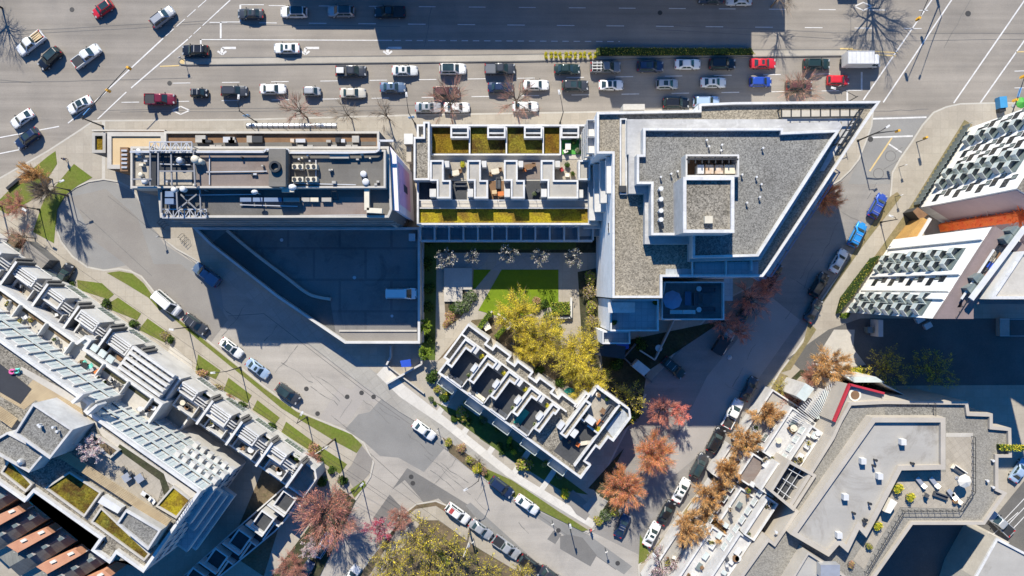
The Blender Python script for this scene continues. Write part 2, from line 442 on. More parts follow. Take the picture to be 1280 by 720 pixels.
# raised blocks: kerb first, then what lies on top of it
BLK_MID = [(130, 150), (300, 149), (520, 143), (750, 139), (900, 135), (1078, 131), (1092, 138), (1090, 158), (1082, 180), (1074, 200), (1063, 214), (1050, 226), (1038, 233), (1028, 234),
           (1000, 278), (945, 356), (905, 376), (847, 437), (815, 481), (790, 525), (752, 600), (745, 640), (743, 662), (735, 666), (680, 640), (625, 614), (590, 588), (562, 567), (552, 545), (500, 514),
           (455, 482), (320, 378), (262, 335), (220, 312), (203, 298), (186, 280), (178, 256), (164, 236), (148, 228), (130, 225)]
BLK_WEST = [(130, 150), (116, 151), (100, 162), (60, 188), (0, 222), (-250, 340), (-800, 700), (-300, 1300), (300, 1300), (392, 726), (418, 664), (446, 624), (464, 596), (468, 578), (456, 553), (432, 537),
            (400, 524), (370, 511), (330, 481), (262, 426), (222, 394), (203, 376), (188, 357), (178, 345), (164, 338), (149, 335), (130, 337), (110, 333), (92, 320), (78, 302), (70, 280), (72, 260), (80, 246), (95, 235), (111, 228), (130, 225)]
BLK_SOUTH = [(395, 800), (447, 718), (478, 676), (505, 641), (520, 629), (545, 625), (562, 632), (600, 659), (640, 689), (700, 726), (800, 800), (700, 1300), (300, 1300)]
BLK_EAST = [(830, 830), (798, 722), (797, 706), (816, 690), (852, 640), (890, 592), (930, 536), (975, 462), (992, 440), (1006, 420), (1009, 403), (1012, 390), (1022, 380), (1038, 357), (1063, 324), (1086, 291), (1103, 264), (1111, 250),
            (1113, 232), (1114, 216), (1124, 198), (1138, 178), (1152, 156), (1166, 140), (1182, 133), (1200, 129), (1240, 128), (2500, 120), (2500, 1500), (900, 1500)]
for nm, pts in (('city_block', BLK_MID), ('city_block', BLK_WEST), ('city_block', BLK_SOUTH), ('city_block', BLK_EAST)):
    b = sheet(nm, pts, .12, 'pavement' if pts is not BLK_SOUTH else 'earth', under=-.2)
    k = MB(); k.ring(W(pts), .28, .118, .126); k.build('kerb', M['kerb'], b)

# traffic island
ISL = [(223, 78), (226, 74), (234, 72.5), (640, 68), (930, 62), (1058, 62), (1062, 66), (1060, 70.5), (960, 71.5), (640, 77.5), (234, 82), (226, 81)]
isl = sheet('traffic_island', ISL, .16, 'median_concrete', under=-.1)
k = MB(); k.prism(W([(223, 78), (226, 74), (231, 73), (231, 81.5), (226, 81)]), .158, .165); k.build('island_nose', M['yellow_paint'], isl)
k = MB(); k.ring(W(ISL), .18, .158, .17); k.build('kerb', M['dark_concrete'], isl)

# painted markings ---------------------------------------------------------
def paint_lines(name, lines, mat, parent, z=.026):
    mb = MB()
    for L in lines:
        w = L[2] if len(L) > 2 else .14
        a = Vector(g(*L[0])); b = Vector(g(*L[1])); d = (b-a).normalized(); n = Vector((-d.y, d.x))*w/2
        mb.face([(*(a+n), z), (*(a-n), z), (*(b-n), z), (*(b+n), z)])
    return mb.build(name, M[mat], parent)
def dashes(a, b, on, per):
    L = math.hypot(b[0]-a[0], b[1]-a[1]); out = []; t = 0
    while t < L:
        u = min(t+on, L); f = lambda q: (a[0]+(b[0]-a[0])*q/L, a[1]+(b[1]-a[1])*q/L)
        out.append((f(t), f(u))); t += per
    return out
ln = []
ln += dashes((336, 7), (1160, 13), 21, 62.5) + dashes((262, 28), (1180, 36), 22, 62)
ln += [((250, 49.5), (490, 50.5), .16)] + dashes((493, 50.5), (775, 52), 8, 14)
ln += dashes((216, 104), (1060, 92), 22, 61.5) + dashes((152, 128), (1068, 113), 22, 62.5)
ln += [((251, 49), (251, 55), .3), ((276, 27.5), (276, 48), .3), ((276, 27.5), (300, 27.5)), ((300.5, 6), (300.5, 27), .3), ((300, 6), (330, 6)), ((1077, 90), (1077, 113), .3), ((1060, 113), (1077, 113)), ((1059, 113), (1059, 126), .3)]
def cross(a, b, c, d): return [(a, b, .22), (c, d, .22)]
ln += dashes((258, 0), (204, 48), 14, 18) + [((204, 48), (118, 128), .24), ((112, 133), (85, 154), .2)]
ln += [((288, 0), (262, 24), .2)] + dashes((262, 24), (236, 48), 12, 15) + [((235, 49), (164, 110), .24), ((158, 115), (122, 149), .2)]
ln += [((1168, -5), (1079, 125), .24), ((1192, -4), (1104, 128), .24), ((1285, -6), (1192, 129), .24), ((1295, 30), (1225, 129), .24)]
ln += [((1090, 148.5), (1158, 146.5), .28), ((1083, 172), (1141, 170), .28), ((1111, 180), (1127, 190.5), .26), ((0, 172), (74, 158), .2), ((-30, 198), (30, 186), .2), ((1268, 89), (1300, 88)), ((1268, 110), (1320, 109))]
for cx, cy in ((226, 138), (1079, 8)):           # bus lane diamonds
    P = [(cx-11, cy), (cx, cy-5), (cx+11, cy), (cx, cy+5)]
    ln += [(P[i], P[(i+1) % 4], .22) for i in range(4)]
for cx, cy in ((284, 62), (388, 62), (491, 62)):  # left turn arrows
    ln += [((cx+11, cy-2), (cx-6, cy-2), .42), ((cx-6, cy-2), (cx-7, cy+4), .5), ((cx-12, cy+2), (cx-6, cy+6), .35), ((cx-1, cy+2), (cx-6, cy+6), .35)]
paint_lines('lane_markings', ln, 'lane_paint', road)
paint_lines('centre_lines', [((1115, 172), (1087, 214), .26), ((1060, 62), (1122, 66), .16), ((1062, 66), (1120, 70), .16), ((1050, 61), (1066, 61), .3), ((200, 83), (224, 82), .2), ((1270, 65), (1300, 64), .2)], 'yellow_paint', road)
# tyre-dark joints and cracks in the carriageway
cr = []
rnd = random.Random(4)
for a, b in (((0, 45), (250, 30)), ((250, 30), (500, 33)), ((0, 40), (260, 26)), ((0, 103), (240, 98)), ((820, 31), (1040, 41)), ((1040, 41), (1400, 43)), ((820, 37), (1040, 48)), ((1040, 51), (1400, 49)), ((0, 100), (40, 104)), ((1064, 0), (1064, 62)),
             ((125, 138), (520, 132)), ((540, 7), (530, 58)), ((1180, 60), (1212, 0)), ((1090, 139), (1160, 137)), ((640, 147), (750, 146)), ((150, 140), (480, 138))):
    p = a; n = 6
    for i in range(1, n+1):
        q = (a[0]+(b[0]-a[0])*i/n+rnd.uniform(-1, 1), a[1]+(b[1]-a[1])*i/n+rnd.uniform(-.7, .7)); cr.append((p, q, .09)); p = q
paint_lines('tar_seams', cr, 'patch_dark', road, .022)
cr = []
for k in range(46):                               # cracks and sealed cuts in the two streets
    if k < 26: t = rnd.random(); x, y = 250+430*t+rnd.uniform(-18, 18), 385+300*t+rnd.uniform(-28, 28); ang = rnd.choice((.6, .6, -.95, .75))
    else: t = rnd.random(); x, y = 1090-250*t+rnd.uniform(-18, 18), 220+400*t+rnd.uniform(-10, 10); ang = rnd.choice((-1.05, -1.05, .5))
    for i in range(rnd.randrange(3, 8)):
        q = (x+math.cos(ang)*7+rnd.uniform(-2, 2), y+math.sin(ang)*7+rnd.uniform(-2, 2)); cr.append(((x, y), q, rnd.choice((.05, .07, .12)))); x, y = q
for a, b in (((330, 392), (470, 500)), ((470, 500), (600, 592)), ((600, 592), (770, 712)), ((285, 395), (330, 392)), ((455, 560), (560, 655)), ((100, 262), (190, 345)), ((135, 245), (245, 330))):
    cr.append((a, b, .1))
paint_lines('tar_seams', cr, 'patch_dark', street, .024)
cr = [((25+i*61, 152-i*.35), (25+i*61+30, 152-i*.35), .12) for i in range(0)]
mh = MB()
for px, py in ((434, 496), (467, 496), (452, 491), (383, 486), (514, 596), (516, 604), (772, 704), (737, 663), (698, 663), (1210, 17), (90, 12), (1088, 174), (212, 104), (825, 16), (279, 155), (397, 517)):
    mh.cyl((*g(px, py), .0), .42 if px < 1000 else .5, .03, 16)
mh.build('manhole_cover', M['manhole'], street)
lp = MB()                                       # bicycle detector loops
for cx, cy in ((1113, 195), (1098, 217)):
    n = 28; z = .027; ra, rb = .98, .84; c = g(cx, cy)
    for k in range(n):
        a0, a1 = 2*math.pi*k/n, 2*math.pi*(k+1)/n
        lp.face([(c[0]+r*math.cos(a), c[1]+r*math.sin(a), z) for r, a in ((rb, a0), (ra, a0), (ra, a1), (rb, a1))])
for a, b in (((1119, 190), (1128, 184)), ((1104, 212), (1122, 201)), ((1122, 201), (1134, 186))):
    a = Vector(g(*a)); b = Vector(g(*b)); d = (b-a).normalized(); n = Vector((-d.y, d.x))*.05
    lp.face([(*(a+n), .027), (*(a-n), .027), (*(b-n), .027), (*(b+n), .027)])
lp.build('detector_loop', M['patch_dark'], side)

# surfaces on top of the blocks ---------------------------------------------
def on(name, pts, mat, z=.128, smooth=0): return sheet(name, pts, z, mat, smooth=smooth)
on('pavement', [(262, 336), (320, 379), (455, 483), (500, 515), (552, 546), (600, 578), (680, 630), (742, 661), (748, 655), (690, 622), (640, 590), (560, 525), (505, 480), (470, 466), (345, 374), (285, 335)], 'pavement_grey')
on('pavement', [(471, 468), (482, 456), (505, 481), (560, 524), (640, 588), (745, 652), (740, 660), (690, 630), (632, 594), (552, 531), (500, 496)], 'pavement_white', .132)
on('pavement', [(178, 256), (186, 280), (203, 298), (262, 335), (264, 327), (256, 308), (225, 278), (196, 270)], 'pavement', .132)
gr = []
def grass(pts, label, mat='grass', z=.15, smooth=0):
    p = chaikin(pts, smooth) if smooth else pts
    mb = MB(); mb.prism(W(p), .1, lift(z))
    return solo(mb, 'grass', M[mat], label, 'grass', kind='stuff')
grass([(60, 196), (70, 189), (72, 205), (44, 248), (10, 268), (0, 262), (0, 250), (25, 225)], 'grass strip along the plaza beside the left crosswalk')
grass([(93, 205), (116, 222), (98, 232), (82, 244), (72, 262), (68, 304), (42, 290), (55, 250), (62, 242)], 'grass strip curving along the left rim of the turning circle')
grass([(134, 341), (150, 339), (166, 342), (180, 354), (193, 372), (205, 384), (200, 388), (186, 372), (160, 356)], 'rounded grass strip at the foot of the turning circle')
grass([(204, 386), (222, 398), (262, 430), (330, 485), (372, 515), (440, 543), (453, 556), (446, 566), (420, 552), (352, 510), (310, 475), (252, 428), (215, 396)], 'grass verge under the row of parked cars on the diagonal street')
for pts, lab in (([(97, 350), (128, 354), (143, 368), (136, 374), (98, 362)], 'grass plot nearest the turning circle before the terraces'),
                 ([(148, 372), (177, 392), (172, 400), (136, 386), (138, 378)], 'second grass plot before the terraces, past a short path'),
                 ([(185, 398), (216, 420), (206, 428), (174, 412)], 'small grass plot beside the paved forecourt'),
                 ([(248, 443), (276, 463), (270, 474), (245, 462)], 'shady grass plot below the paved forecourt'),
                 ([(286, 472), (315, 494), (310, 504), (280, 488)], 'grass plot before the terrace houses with planters'),
                 ([(322, 500), (350, 522), (344, 530), (316, 512)], 'grass plot in front of the middle terrace houses'),
                 ([(358, 527), (392, 552), (386, 562), (352, 540)], 'grass plot left of the tall utility pole'),
                 ([(398, 556), (434, 580), (425, 592), (392, 570)], 'last grass plot before the paved street corner'),
                 ([(438, 612), (455, 600), (458, 606), (443, 622)], 'small grass triangle at the street corner')):
    grass(pts, lab)
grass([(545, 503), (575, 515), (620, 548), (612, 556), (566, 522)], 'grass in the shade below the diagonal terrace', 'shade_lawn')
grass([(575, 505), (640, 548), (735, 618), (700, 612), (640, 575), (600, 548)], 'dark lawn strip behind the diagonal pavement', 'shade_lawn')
grass([(600, 582), (640, 600), (700, 640), (735, 662), (728, 664), (680, 640), (624, 612), (606, 598)], 'grass verge between kerb and diagonal pavement')
grass([(627, 337), (698, 337), (698, 380), (640, 400), (598, 388)], 'bright mown lawn in the middle of the courtyard', 'lawn_bright')
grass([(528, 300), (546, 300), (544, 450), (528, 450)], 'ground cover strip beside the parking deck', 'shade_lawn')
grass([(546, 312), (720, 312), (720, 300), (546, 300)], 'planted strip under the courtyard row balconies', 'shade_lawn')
grass([(800, 668), (812, 692), (806, 700), (798, 704)], 'grass tip of the verge at the lower street corner')
grass([(592, 337), (614, 337), (594, 361), (591, 361)], 'small triangle of lawn left of the diagonal garden path', 'lawn_bright')
on('planting_bed', [(546, 284), (746, 284), (746, 316), (546, 316)], 'garden_soil', .134)
for k in range(5):
    u = 26+k*40; q = [D_(u, -1), D_(u+7, -1), D_(u+9, -46), D_(u+2, -46)]; on('garden_path', q, 'pavement_white', .16)
on('forecourt', [(706, 622), (716, 612), (742, 634), (732, 650), (720, 642)], 'tan_asphalt', .15)
on('forecourt', [(728, 632), (746, 618), (760, 626), (744, 652)], 'pavement_grey', .15)
on('planting_bed', [(553, 546), (600, 578), (612, 590), (608, 597), (590, 588), (562, 566)], 'earth', .14)
on('planting_bed', [(546, 452), (590, 400), (640, 395), (760, 470), (770, 500), (700, 480), (640, 440), (600, 412)], 'earth', .14)
on('planting_bed', [(722, 340), (746, 335), (750, 470), (728, 440)], 'garden_soil', .14)
on('planting_bed', [(750, 425), (812, 440), (800, 520), (770, 545), (755, 480)], 'garden_soil', .14)
on('planting_bed', [(760, 430), (905, 400), (800, 470)], 'garden_soil', .136)
on('planting_bed', [(555, 366), (578, 360), (592, 375), (575, 398), (558, 410)], 'earth', .145)
on('planting_bed', [(745, 655), (752, 600), (775, 580), (792, 615), (770, 640)], 'garden_soil', .14)
on('planting_bed', [(742, 612), (735, 610), (780, 560), (760, 600), (748, 618)], 'garden_soil', .136)
on('driveway', [(800, 490), (848, 440), (905, 380), (930, 372), (880, 450), (830, 500)], 'side_asphalt', .134)
on('garden_path', [(548, 318), (718, 318), (730, 330), (720, 338), (548, 338)], 'pavement_grey', .134)
on('garden_path', [(612, 318), (628, 318), (600, 360), (560, 430), (548, 452), (546, 440), (584, 370)], 'pavement', .134)
on('garden_path', [(700, 318), (724, 318), (728, 430), (716, 440), (714, 372), (698, 372)], 'pavement', .138)
on('verge', [(1112, 246), (1121, 240), (1126, 246), (1080, 305), (1040, 362), (1022, 388), (1014, 392), (1030, 372)], 'dry_verge', .136)
on('verge', [(1010, 402), (1004, 428), (990, 446), (975, 466), (988, 462), (1020, 412)], 'dry_verge', .136)
on('verge', [(958, 495), (975, 466), (985, 470), (930, 560), (870, 635), (812, 700), (800, 705), (850, 646)], 'dry_verge', .136)
on('pavement', [(1205, 150), (1215, 156), (1148, 262), (1090, 345), (1075, 345), (1135, 262)], 'dry_verge', .134)
on('forecourt', [(214, 430), (240, 452), (242, 468), (218, 470), (204, 458)], 'pale_concrete', .136)
on('street_corner', [(452, 556), (466, 574), (462, 592), (444, 612), (430, 592), (440, 580)], 'tan_asphalt', .134)
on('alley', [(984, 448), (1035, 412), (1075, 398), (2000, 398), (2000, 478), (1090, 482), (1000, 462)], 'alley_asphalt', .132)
on('forecourt', [(1015, 455), (1042, 412), (1068, 412), (1066, 435), (1082, 456), (1040, 462)], 'pale_concrete', .138)
on('planting_bed', [(960, 500), (1000, 462), (1060, 470), (1110, 478), (1060, 500), (900, 720), (840, 720), (845, 660), (905, 590)], 'garden_soil', .14)
on('garden_path', [(1000, 470), (1012, 474), (960, 540), (850, 700), (820, 740), (806, 700), (858, 640), (940, 530)], 'pavement', .148)
on('courtyard', [(285, 690), (340, 560), (370, 590), (330, 720)], 'earth', .14)
on('yard', [(400, 640), (425, 610), (445, 625), (400, 720), (340, 720)], 'garden_soil', .135)
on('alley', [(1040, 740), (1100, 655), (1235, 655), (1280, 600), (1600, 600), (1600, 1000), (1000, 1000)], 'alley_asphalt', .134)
on('pavement', [(504, 648), (520, 636), (545, 632), (600, 668), (720, 745), (712, 752), (596, 684), (548, 650), (528, 650), (470, 730), (458, 726)], 'pavement', .134)
# painted parking lines in the lane by the lower right corner
paint_lines('parking_lines', [((1254, 650), (1290, 612)), ((1260, 655), (1296, 617)), ((1266, 660), (1300, 624)), ((1272, 640), (1240, 668))], 'lane_paint', street, .142)
# ------------------------------------------------------------------ building helpers
def block(root, pts, z, z0=0.0, par=.6, pw=.35, wall='white_render', roof='gravel_roof', cop='white_coping', world=False, names=('wall', 'roof', 'parapet')):
    """walls, roof and parapet; pts surveyed at the parapet top z"""
    poly = ccw(pts) if world else W(pts, z)
    zr = z - par
    w = MB(); w.prism(poly, z0, zr, top=False); w.build(names[0], M[wall], root)
    r = MB(); r.face([(x, y, zr) for x, y in (inset(poly, pw*.5) if par > 0 else poly)]); r.build(names[1], M[roof], root)
    if par > 0:
        p = MB(); p.ring(poly, pw, zr, z); p.build(names[2], M[cop], root)
    return poly
def patch(root, name, pts, z, mat, lift=.012):
    m = MB(); m.face([(x, y, z+lift) for x, y in W(pts, z)]); return m.build(name, M[mat], root)
_wm = {}
def win_mesh(w, h, frame, glass, mull=1):
    k = (w, h, frame, glass, mull)
    if k not in _wm:
        a = MB(); t = .07
        for x0, x1, z0, z1 in ((-w/2, w/2, 0, t), (-w/2, w/2, h-t, h), (-w/2, -w/2+t, t, h-t), (w/2-t, w/2, t, h-t)) + tuple((-w/2+w*(i+1)/(mull+1)-.03, -w/2+w*(i+1)/(mull+1)+.03, t, h-t) for i in range(mull)):
            a.box(((x0+x1)/2, .0, z0), (x1-x0, .14, z1-z0))
        b = MB(); b.face([(-w/2+.02, .03, .02), (w/2-.02, .03, .02), (w/2-.02, .03, h-.02), (-w/2+.02, .03, h-.02)][::-1])
        _wm[k] = (a.mesh('window', M[frame]), b.mesh('pane', M[glass]))
    return _wm[k]
def windows(root, p0, p1, z0, rows, cols, fh=3.0, w=1.6, h=1.6, frame='white_metal', glass='glass_dark', m0=.6, m1=.6, skip=0.0, seed=1, mull=1, sill=.85):
    """windows on the wall p0->p1 (outward side to the right), each one an object with its pane"""
    a = Vector(p0); b = Vector(p1); d = b-a; L = d.length; d.normalize()
    rz = math.atan2(d.y, d.x) + math.pi          # local +y points out of the wall
    off = WL.get(root.name, (0, 0, 0)); fm, gm = win_mesh(w, h, frame, glass, mull); rn = random.Random(seed)
    for r in range(rows):
        for c in range(cols):
            if rn.random() < skip: continue
            t = m0 + (L-m0-m1)*(c+.5)/cols
            p = a + d*t
            o = inst('window', fm, root, (p.x-off[0], p.y-off[1], z0+r*fh+sill-off[2]), rz)
            inst('pane', gm, o)
_bm = {}
def balconies(root, p0, p1, z0, rows, cols, fh=3.0, w=2.6, dep=1.4, slab='white_render', rail='glass_teal', m0=.5, m1=.5, name='balcony'):
    a = Vector(p0); b = Vector(p1); d = b-a; L = d.length; d.normalize()
    rz = math.atan2(d.y, d.x) + math.pi
    k = (w, dep, slab, rail)
    if k not in _bm:
        s = MB(); s.box((0, dep/2, -.2), (w, dep, .2))
        q = MB()
        q.box((0, dep-.04, 0), (w, .06, 1.0)); q.box((-w/2+.03, dep/2, 0), (.06, dep-.1, 1.0)); q.box((w/2-.03, dep/2, 0), (.06, dep-.1, 1.0))
        _bm[k] = (s.mesh('balcony', M[slab]), q.mesh('railing', M[rail]))
    sm, qm = _bm[k]; off = WL.get(root.name, (0, 0, 0))
    for r in range(rows):
        for c in range(cols):
            p = a + d*(m0 + (L-m0-m1)*(c+.5)/cols)
            o = inst(name, sm, root, (p.x-off[0], p.y-off[1], z0+r*fh-off[2]), rz)
            inst('railing', qm, o)
def rail_run(root, pts, z, h=1.05, mat='metal_dark', step=1.2, closed=False, name='railing'):
    """post and rail along surveyed points at height z"""
    P = [Vector((*g(x, y, z), z)) for x, y in pts]
    if closed: P.append(P[0])
    m = MB()
    for a, b in zip(P, P[1:]):
        n = max(1, int((b-a).length/step))
        for i in range(n+1):
            q = a + (b-a)*i/n; m.bar(q, q+Vector((0, 0, h)), .06, .06)
        up = Vector((0, 0, h)); m.bar(a+up, b+up, .07, .07); m.bar(a+up*.5, b+up*.5, .035, .035)
    return m.build(name, M[mat], root)
def pbox(root, name, x0, y0, x1, y1, z, h, mat, mt=None):
    """axis-aligned box surveyed at its top z, h tall"""
    m = MB(); m.prism(W([(x0, y0), (x1, y0), (x1, y1), (x0, y1)], z), z-h, z, 0, 1, bottom=True)
    return m.build(name, [M[mat], M[mt or mat]], root)
def vents(root, pts, z, r=.16, h=.7, mat='white_metal', name='vent_pipe'):
    off = WL.get(root.name, (0, 0, 0))
    m = MB(); m.cyl((0, 0, 0), r*.6, h*.75, 8); m.cyl((0, 0, h*.75), r, h*.25, 8)
    me = m.mesh(name, M[mat])
    for px, py in pts:
        x, y = g(px, py, z); inst(name, me, root, (x-off[0], y-off[1], z-off[2]))

# ================================================================== 1 large white apartment block
c = g(860, 250)
AB = thing('apartment_block', 'large white apartment block with gravel roofs and a square penthouse, right of the courtyard', 'building', (*c, 0))
t1 = block(AB, [(746, 140), (874, 137.5), (874, 129.5), (919, 127.5), (1101, 126), (1062, 184), (1020, 248), (960, 338), (954, 346), (828, 346), (828, 372.5), (765.5, 372.5), (765.5, 192), (746, 192)], 20, par=.6, wall='white_wall', roof='gravel_tan')
# grey ledge and the raised roof
block(AB, [(784, 149), (984, 149), (984, 154), (1050, 152), (1053, 158), (951, 325), (862, 327), (862, 305), (806, 305), (806, 242), (786, 242), (786, 193), (784, 193)], 20.9, z0=19.3, par=0, wall='ledge_membrane', roof='ledge_membrane', names=('ledge_wall', 'ledge', ''))
block(AB, [(804, 160), (979, 160), (979, 165), (1050, 162), (948, 320.5), (866, 322.5), (866, 294), (814, 294), (814, 230), (796, 230), (796, 193), (804, 193)], 23, z0=20.9, par=.7, wall='weathered_white', roof='gravel_grey', names=('upper_wall', 'upper_roof', 'upper_parapet'))
pt = block(AB, [(854, 221), (918, 221), (918, 291), (854, 291)], 28, z0=22, par=.5, pw=.45, wall='weathered_white', roof='gravel_roof', names=('penthouse_wall', 'penthouse_roof', 'penthouse_parapet'))
pbox(AB, 'roof_hatch', 881, 270, 891, 279, 28.2, .7, 'cream_metal')
# plant enclosure north of the penthouse
m = MB(); e = W([(857, 193), (924, 193), (924, 221), (857, 221)], 25); m.ring(e, .25, 22.3, 25); m.build('plant_screen', M['white_render'], AB)
patch(AB, 'plant_floor', [(858, 195), (923, 195), (923, 221), (858, 221)], 22.3, 'wood_brown', .02)
for i, (x0, x1, mt_) in enumerate(((872, 880, 'white_metal'), (882, 892, 'rust_metal'), (894, 904, 'rust_metal'), (906, 919, 'cream_metal'))):
    pbox(AB, 'air_handler', x0, 206, x1, 217, 24.2, 1.5, mt_)
m = MB()
for i in range(8):
    x = 861+i*8.4; a = g(x, 196, 25); b = g(x, 204, 25); m.bar((*a, 24.9), (*b, 24.9), .15, .2)
a, b = g(858, 199, 25), g(923, 199, 25); m.bar((*a, 24.95), (*b, 24.95), .2, .2); m.build('roof_beams', M['metal_dark'], AB)
vents(AB, [(885, 184), (900, 189), (901, 182), (838, 218), (846, 215), (952, 186), (944, 222), (950, 231), (948, 247), (932, 254), (825, 222), (926, 219), (882, 176)], 22.3)
vents(AB, [(823, 238), (823, 251), (823, 265), (823, 276)], 22.3, r=.34, h=1.9, name='turbine_vent')
for x0, y0, x1, y1 in ((787, 150, 803, 192), (797, 232, 812, 262)):
    pass
patch(AB, 'ledge_strip', [(777, 150), (783, 150), (783, 241), (777, 241)], 19.45, 'pale_concrete')
m = MB(); m.ring(W([(775, 148), (783.5, 148), (783.5, 243), (775, 243)], 19.9), .2, 19.4, 19.95); m.build('kerb_upstand', M['white_coping'], AB)
pbox(AB, 'roof_drain_box', 774, 232, 783, 240, 20.2, .8, 'metal_dark')
# prow pergola
m = MB(); z = 20.6
for L in ([(976, 136), (1078, 135.5)], [(976, 147), (1070, 146)], [(1080, 135), (1052, 180)], [(1072, 140), (1046, 180)]):
    a, b = [g(*q, z) for q in L]; m.bar((*a, z), (*b, z), .18, .25)
for i in range(9):
    x = 977+i*12.2; a, b = g(x, 136, z), g(x, 147, z); m.bar((*a, z-.05), (*b, z-.05), .12, .2)
for i in range(6):
    t = i/5; a = g(1080-28*t, 135+45*t, z); b = g(1072-26*t, 140+40*t, z); m.bar((*a, z-.05), (*b, z-.05), .12, .2)
for q in ((976, 136), (1078, 136), (976, 147), (1052, 180), (1046, 180)):
    p = g(*q, z); m.bar((*p, 19.3), (*p, z-.1), .15, .15)
m.build('pergola', M['metal_dark'], AB)
patch(AB, 'pergola_floor', [(978, 138), (1076, 138), (1068, 147), (978, 147)], 19.42, 'pale_concrete')
patch(AB, 'membrane_strip', [(978, 148), (1070, 148), (1050, 182), (1030, 214), (1024, 214), (1052, 162), (1052, 152), (978, 154)], 19.42, 'ledge_membrane', .03)
# lower terraces on the garden side
for pts, z, rf, nm in (([(831, 352), (905.5, 352), (905.5, 400), (827, 400), (827, 374)], 14.2, 'deck_grey', 'terrace'), ([(763, 374), (823.5, 374), (823.5, 414), (763, 414)], 15.2, 'blue_tiles', 'terrace'), ([(753, 414), (788, 414), (788, 430), (753, 430)], 11, 'blue_tiles', 'terrace')):
    block(AB, pts, z, par=1.0, pw=.22, wall='white_wall', roof=rf, names=(nm+'_wall', nm, nm+'_parapet'))
pbox(AB, 'canopy', 760, 378, 794, 391, 16.6, .3, 'weathered_white')
for x, y in ((762, 380), (792, 380), (792, 389)):
    q = g(x, y, 16.3); m = MB(); m.bar((*q, 14.3), (*q, 16.3), .12, .12); m.build('canopy_post', M['white_metal'], AB)
for L in ([(866, 323), (866, 345)], [(868, 326), (948, 324)], [(940, 324), (940, 338)], [(908, 326), (908, 344)]):
    a, b = [g(*q, 20.2) for q in L]; m = MB(); m.bar((*a, 19.8), (*b, 19.8), .16, .8); m.build('terrace_screen', M['white_metal'], AB)
patch(AB, 'roof_terrace', [(868, 328), (948, 327), (948, 343), (832, 344), (832, 336), (868, 336)], 19.42, 'blue_tiles')
# walls with windows and stepped balconies
def edge(poly, px0, px1, z):
    return Vector(g(*px0, z)), Vector(g(*px1, z))
a, b = edge(t1, (765.5, 192), (765.5, 372.5), 20); windows(AB, (a.x, a.y), (b.x, b.y), 14.6, 1, 1, w=1.6, h=1.7)
a, b = edge(t1, (746, 140), (746, 192), 20); balconies(AB, (a.x, a.y), (b.x, b.y), 2.6, 6, 2, fh=2.8, w=2.5, dep=1.2, rail='white_metal')
a, b = Vector(g(760, 194, 20)), Vector(g(760, 285, 20))
for i in range(6):
    z1 = 18.6-i*2.9; q0 = g(764-i*.6, 194, 20); q1 = g(764, 240+i*9, 20)
    m = MB(); m.prism(ccw([(q0[0]-.5-.55*i, q0[1]), (q0[0]+.2, q0[1]), (q1[0]+.2, q1[1]), (q1[0]-.5-.55*i, q1[1])]), z1-1.3, z1, bottom=True); m.build('balcony', M['white_render'], AB)
m = MB()
for i in range(6):
    z1 = 18.3-i*2.9; q0 = g(764, 196, 20); q1 = g(764, 238+i*9, 20); m.bar((q0[0]-.75-.55*i, q0[1], z1+.9), (q1[0]-.75-.55*i, q1[1], z1+.9), .06, .06)
m.build('balcony_rail', M['metal_blue'], AB)
a, b = edge(t1, (954, 346), (1062, 184), 20); windows(AB, (a.x, a.y), (b.x, b.y), 3.2, 5, 9, fh=3.2, w=2.4, h=1.9, frame='metal_dark', glass='glass_dark')
for i, z1 in enumerate((16.2, 12.6, 9.0)):
    p = Vector(g(962, 338, 20)); q = Vector(g(1050, 204, 20)); d = (q-p).normalized(); n = Vector((d.y, -d.x)); w_ = 1.6+.5*i
    m = MB(); m.prism(ccw([tuple(p), tuple(q), tuple(q+n*w_), tuple(p+n*w_)]), z1-.2, z1, bottom=True); m.build('balcony', M['blue_tiles'], AB)
    m = MB()
    for k in range(9):
        c0 = p+(q-p)*k/8; m.bar((*c0, z1+1), (*(c0+n*w_), z1+1), .1, .12); m.bar((*(c0+n*w_), z1), (*(c0+n*w_), z1+1.05), .1, .1)
    m.bar((*(p+n*w_), z1+1), (*(q+n*w_), z1+1), .12, .12); m.build('balcony_rail', M['metal_blue'], AB)
a, b = edge(t1, (828, 346), (954, 346), 20); windows(AB, (a.x, a.y), (b.x, b.y), 14.3, 1, 5, w=2.2, h=2.0, frame='metal_blue', glass='glass_blue')
a, b = Vector(g(827, 400, 14.2)), Vector(g(905.5, 400, 14.2)); windows(AB, (a.x, a.y), (b.x, b.y), .4, 4, 4, fh=3.2, w=1.9, h=1.7)
a, b = Vector(g(763, 414, 15.2)), Vector(g(823.5, 414, 15.2)); windows(AB, (a.x, a.y), (b.x, b.y), .4, 4, 3, fh=3.2, w=1.9, h=1.7)
pbox(AB, 'lift_shaft_cap', 779, 130, 806, 137, 17.5, 17.4, 'pale_concrete')
pbox(AB, 'stepped_eave', 905, 348, 916, 376, 11, .3, 'blue_tiles')
m = MB(); q = g(760, 438, 5); m.box((q[0], q[1], 4.6), (6, 2.2, .15), R(-8)); q = g(776, 432, 8); m.build('entrance_canopy', M['metal_dark'], AB)

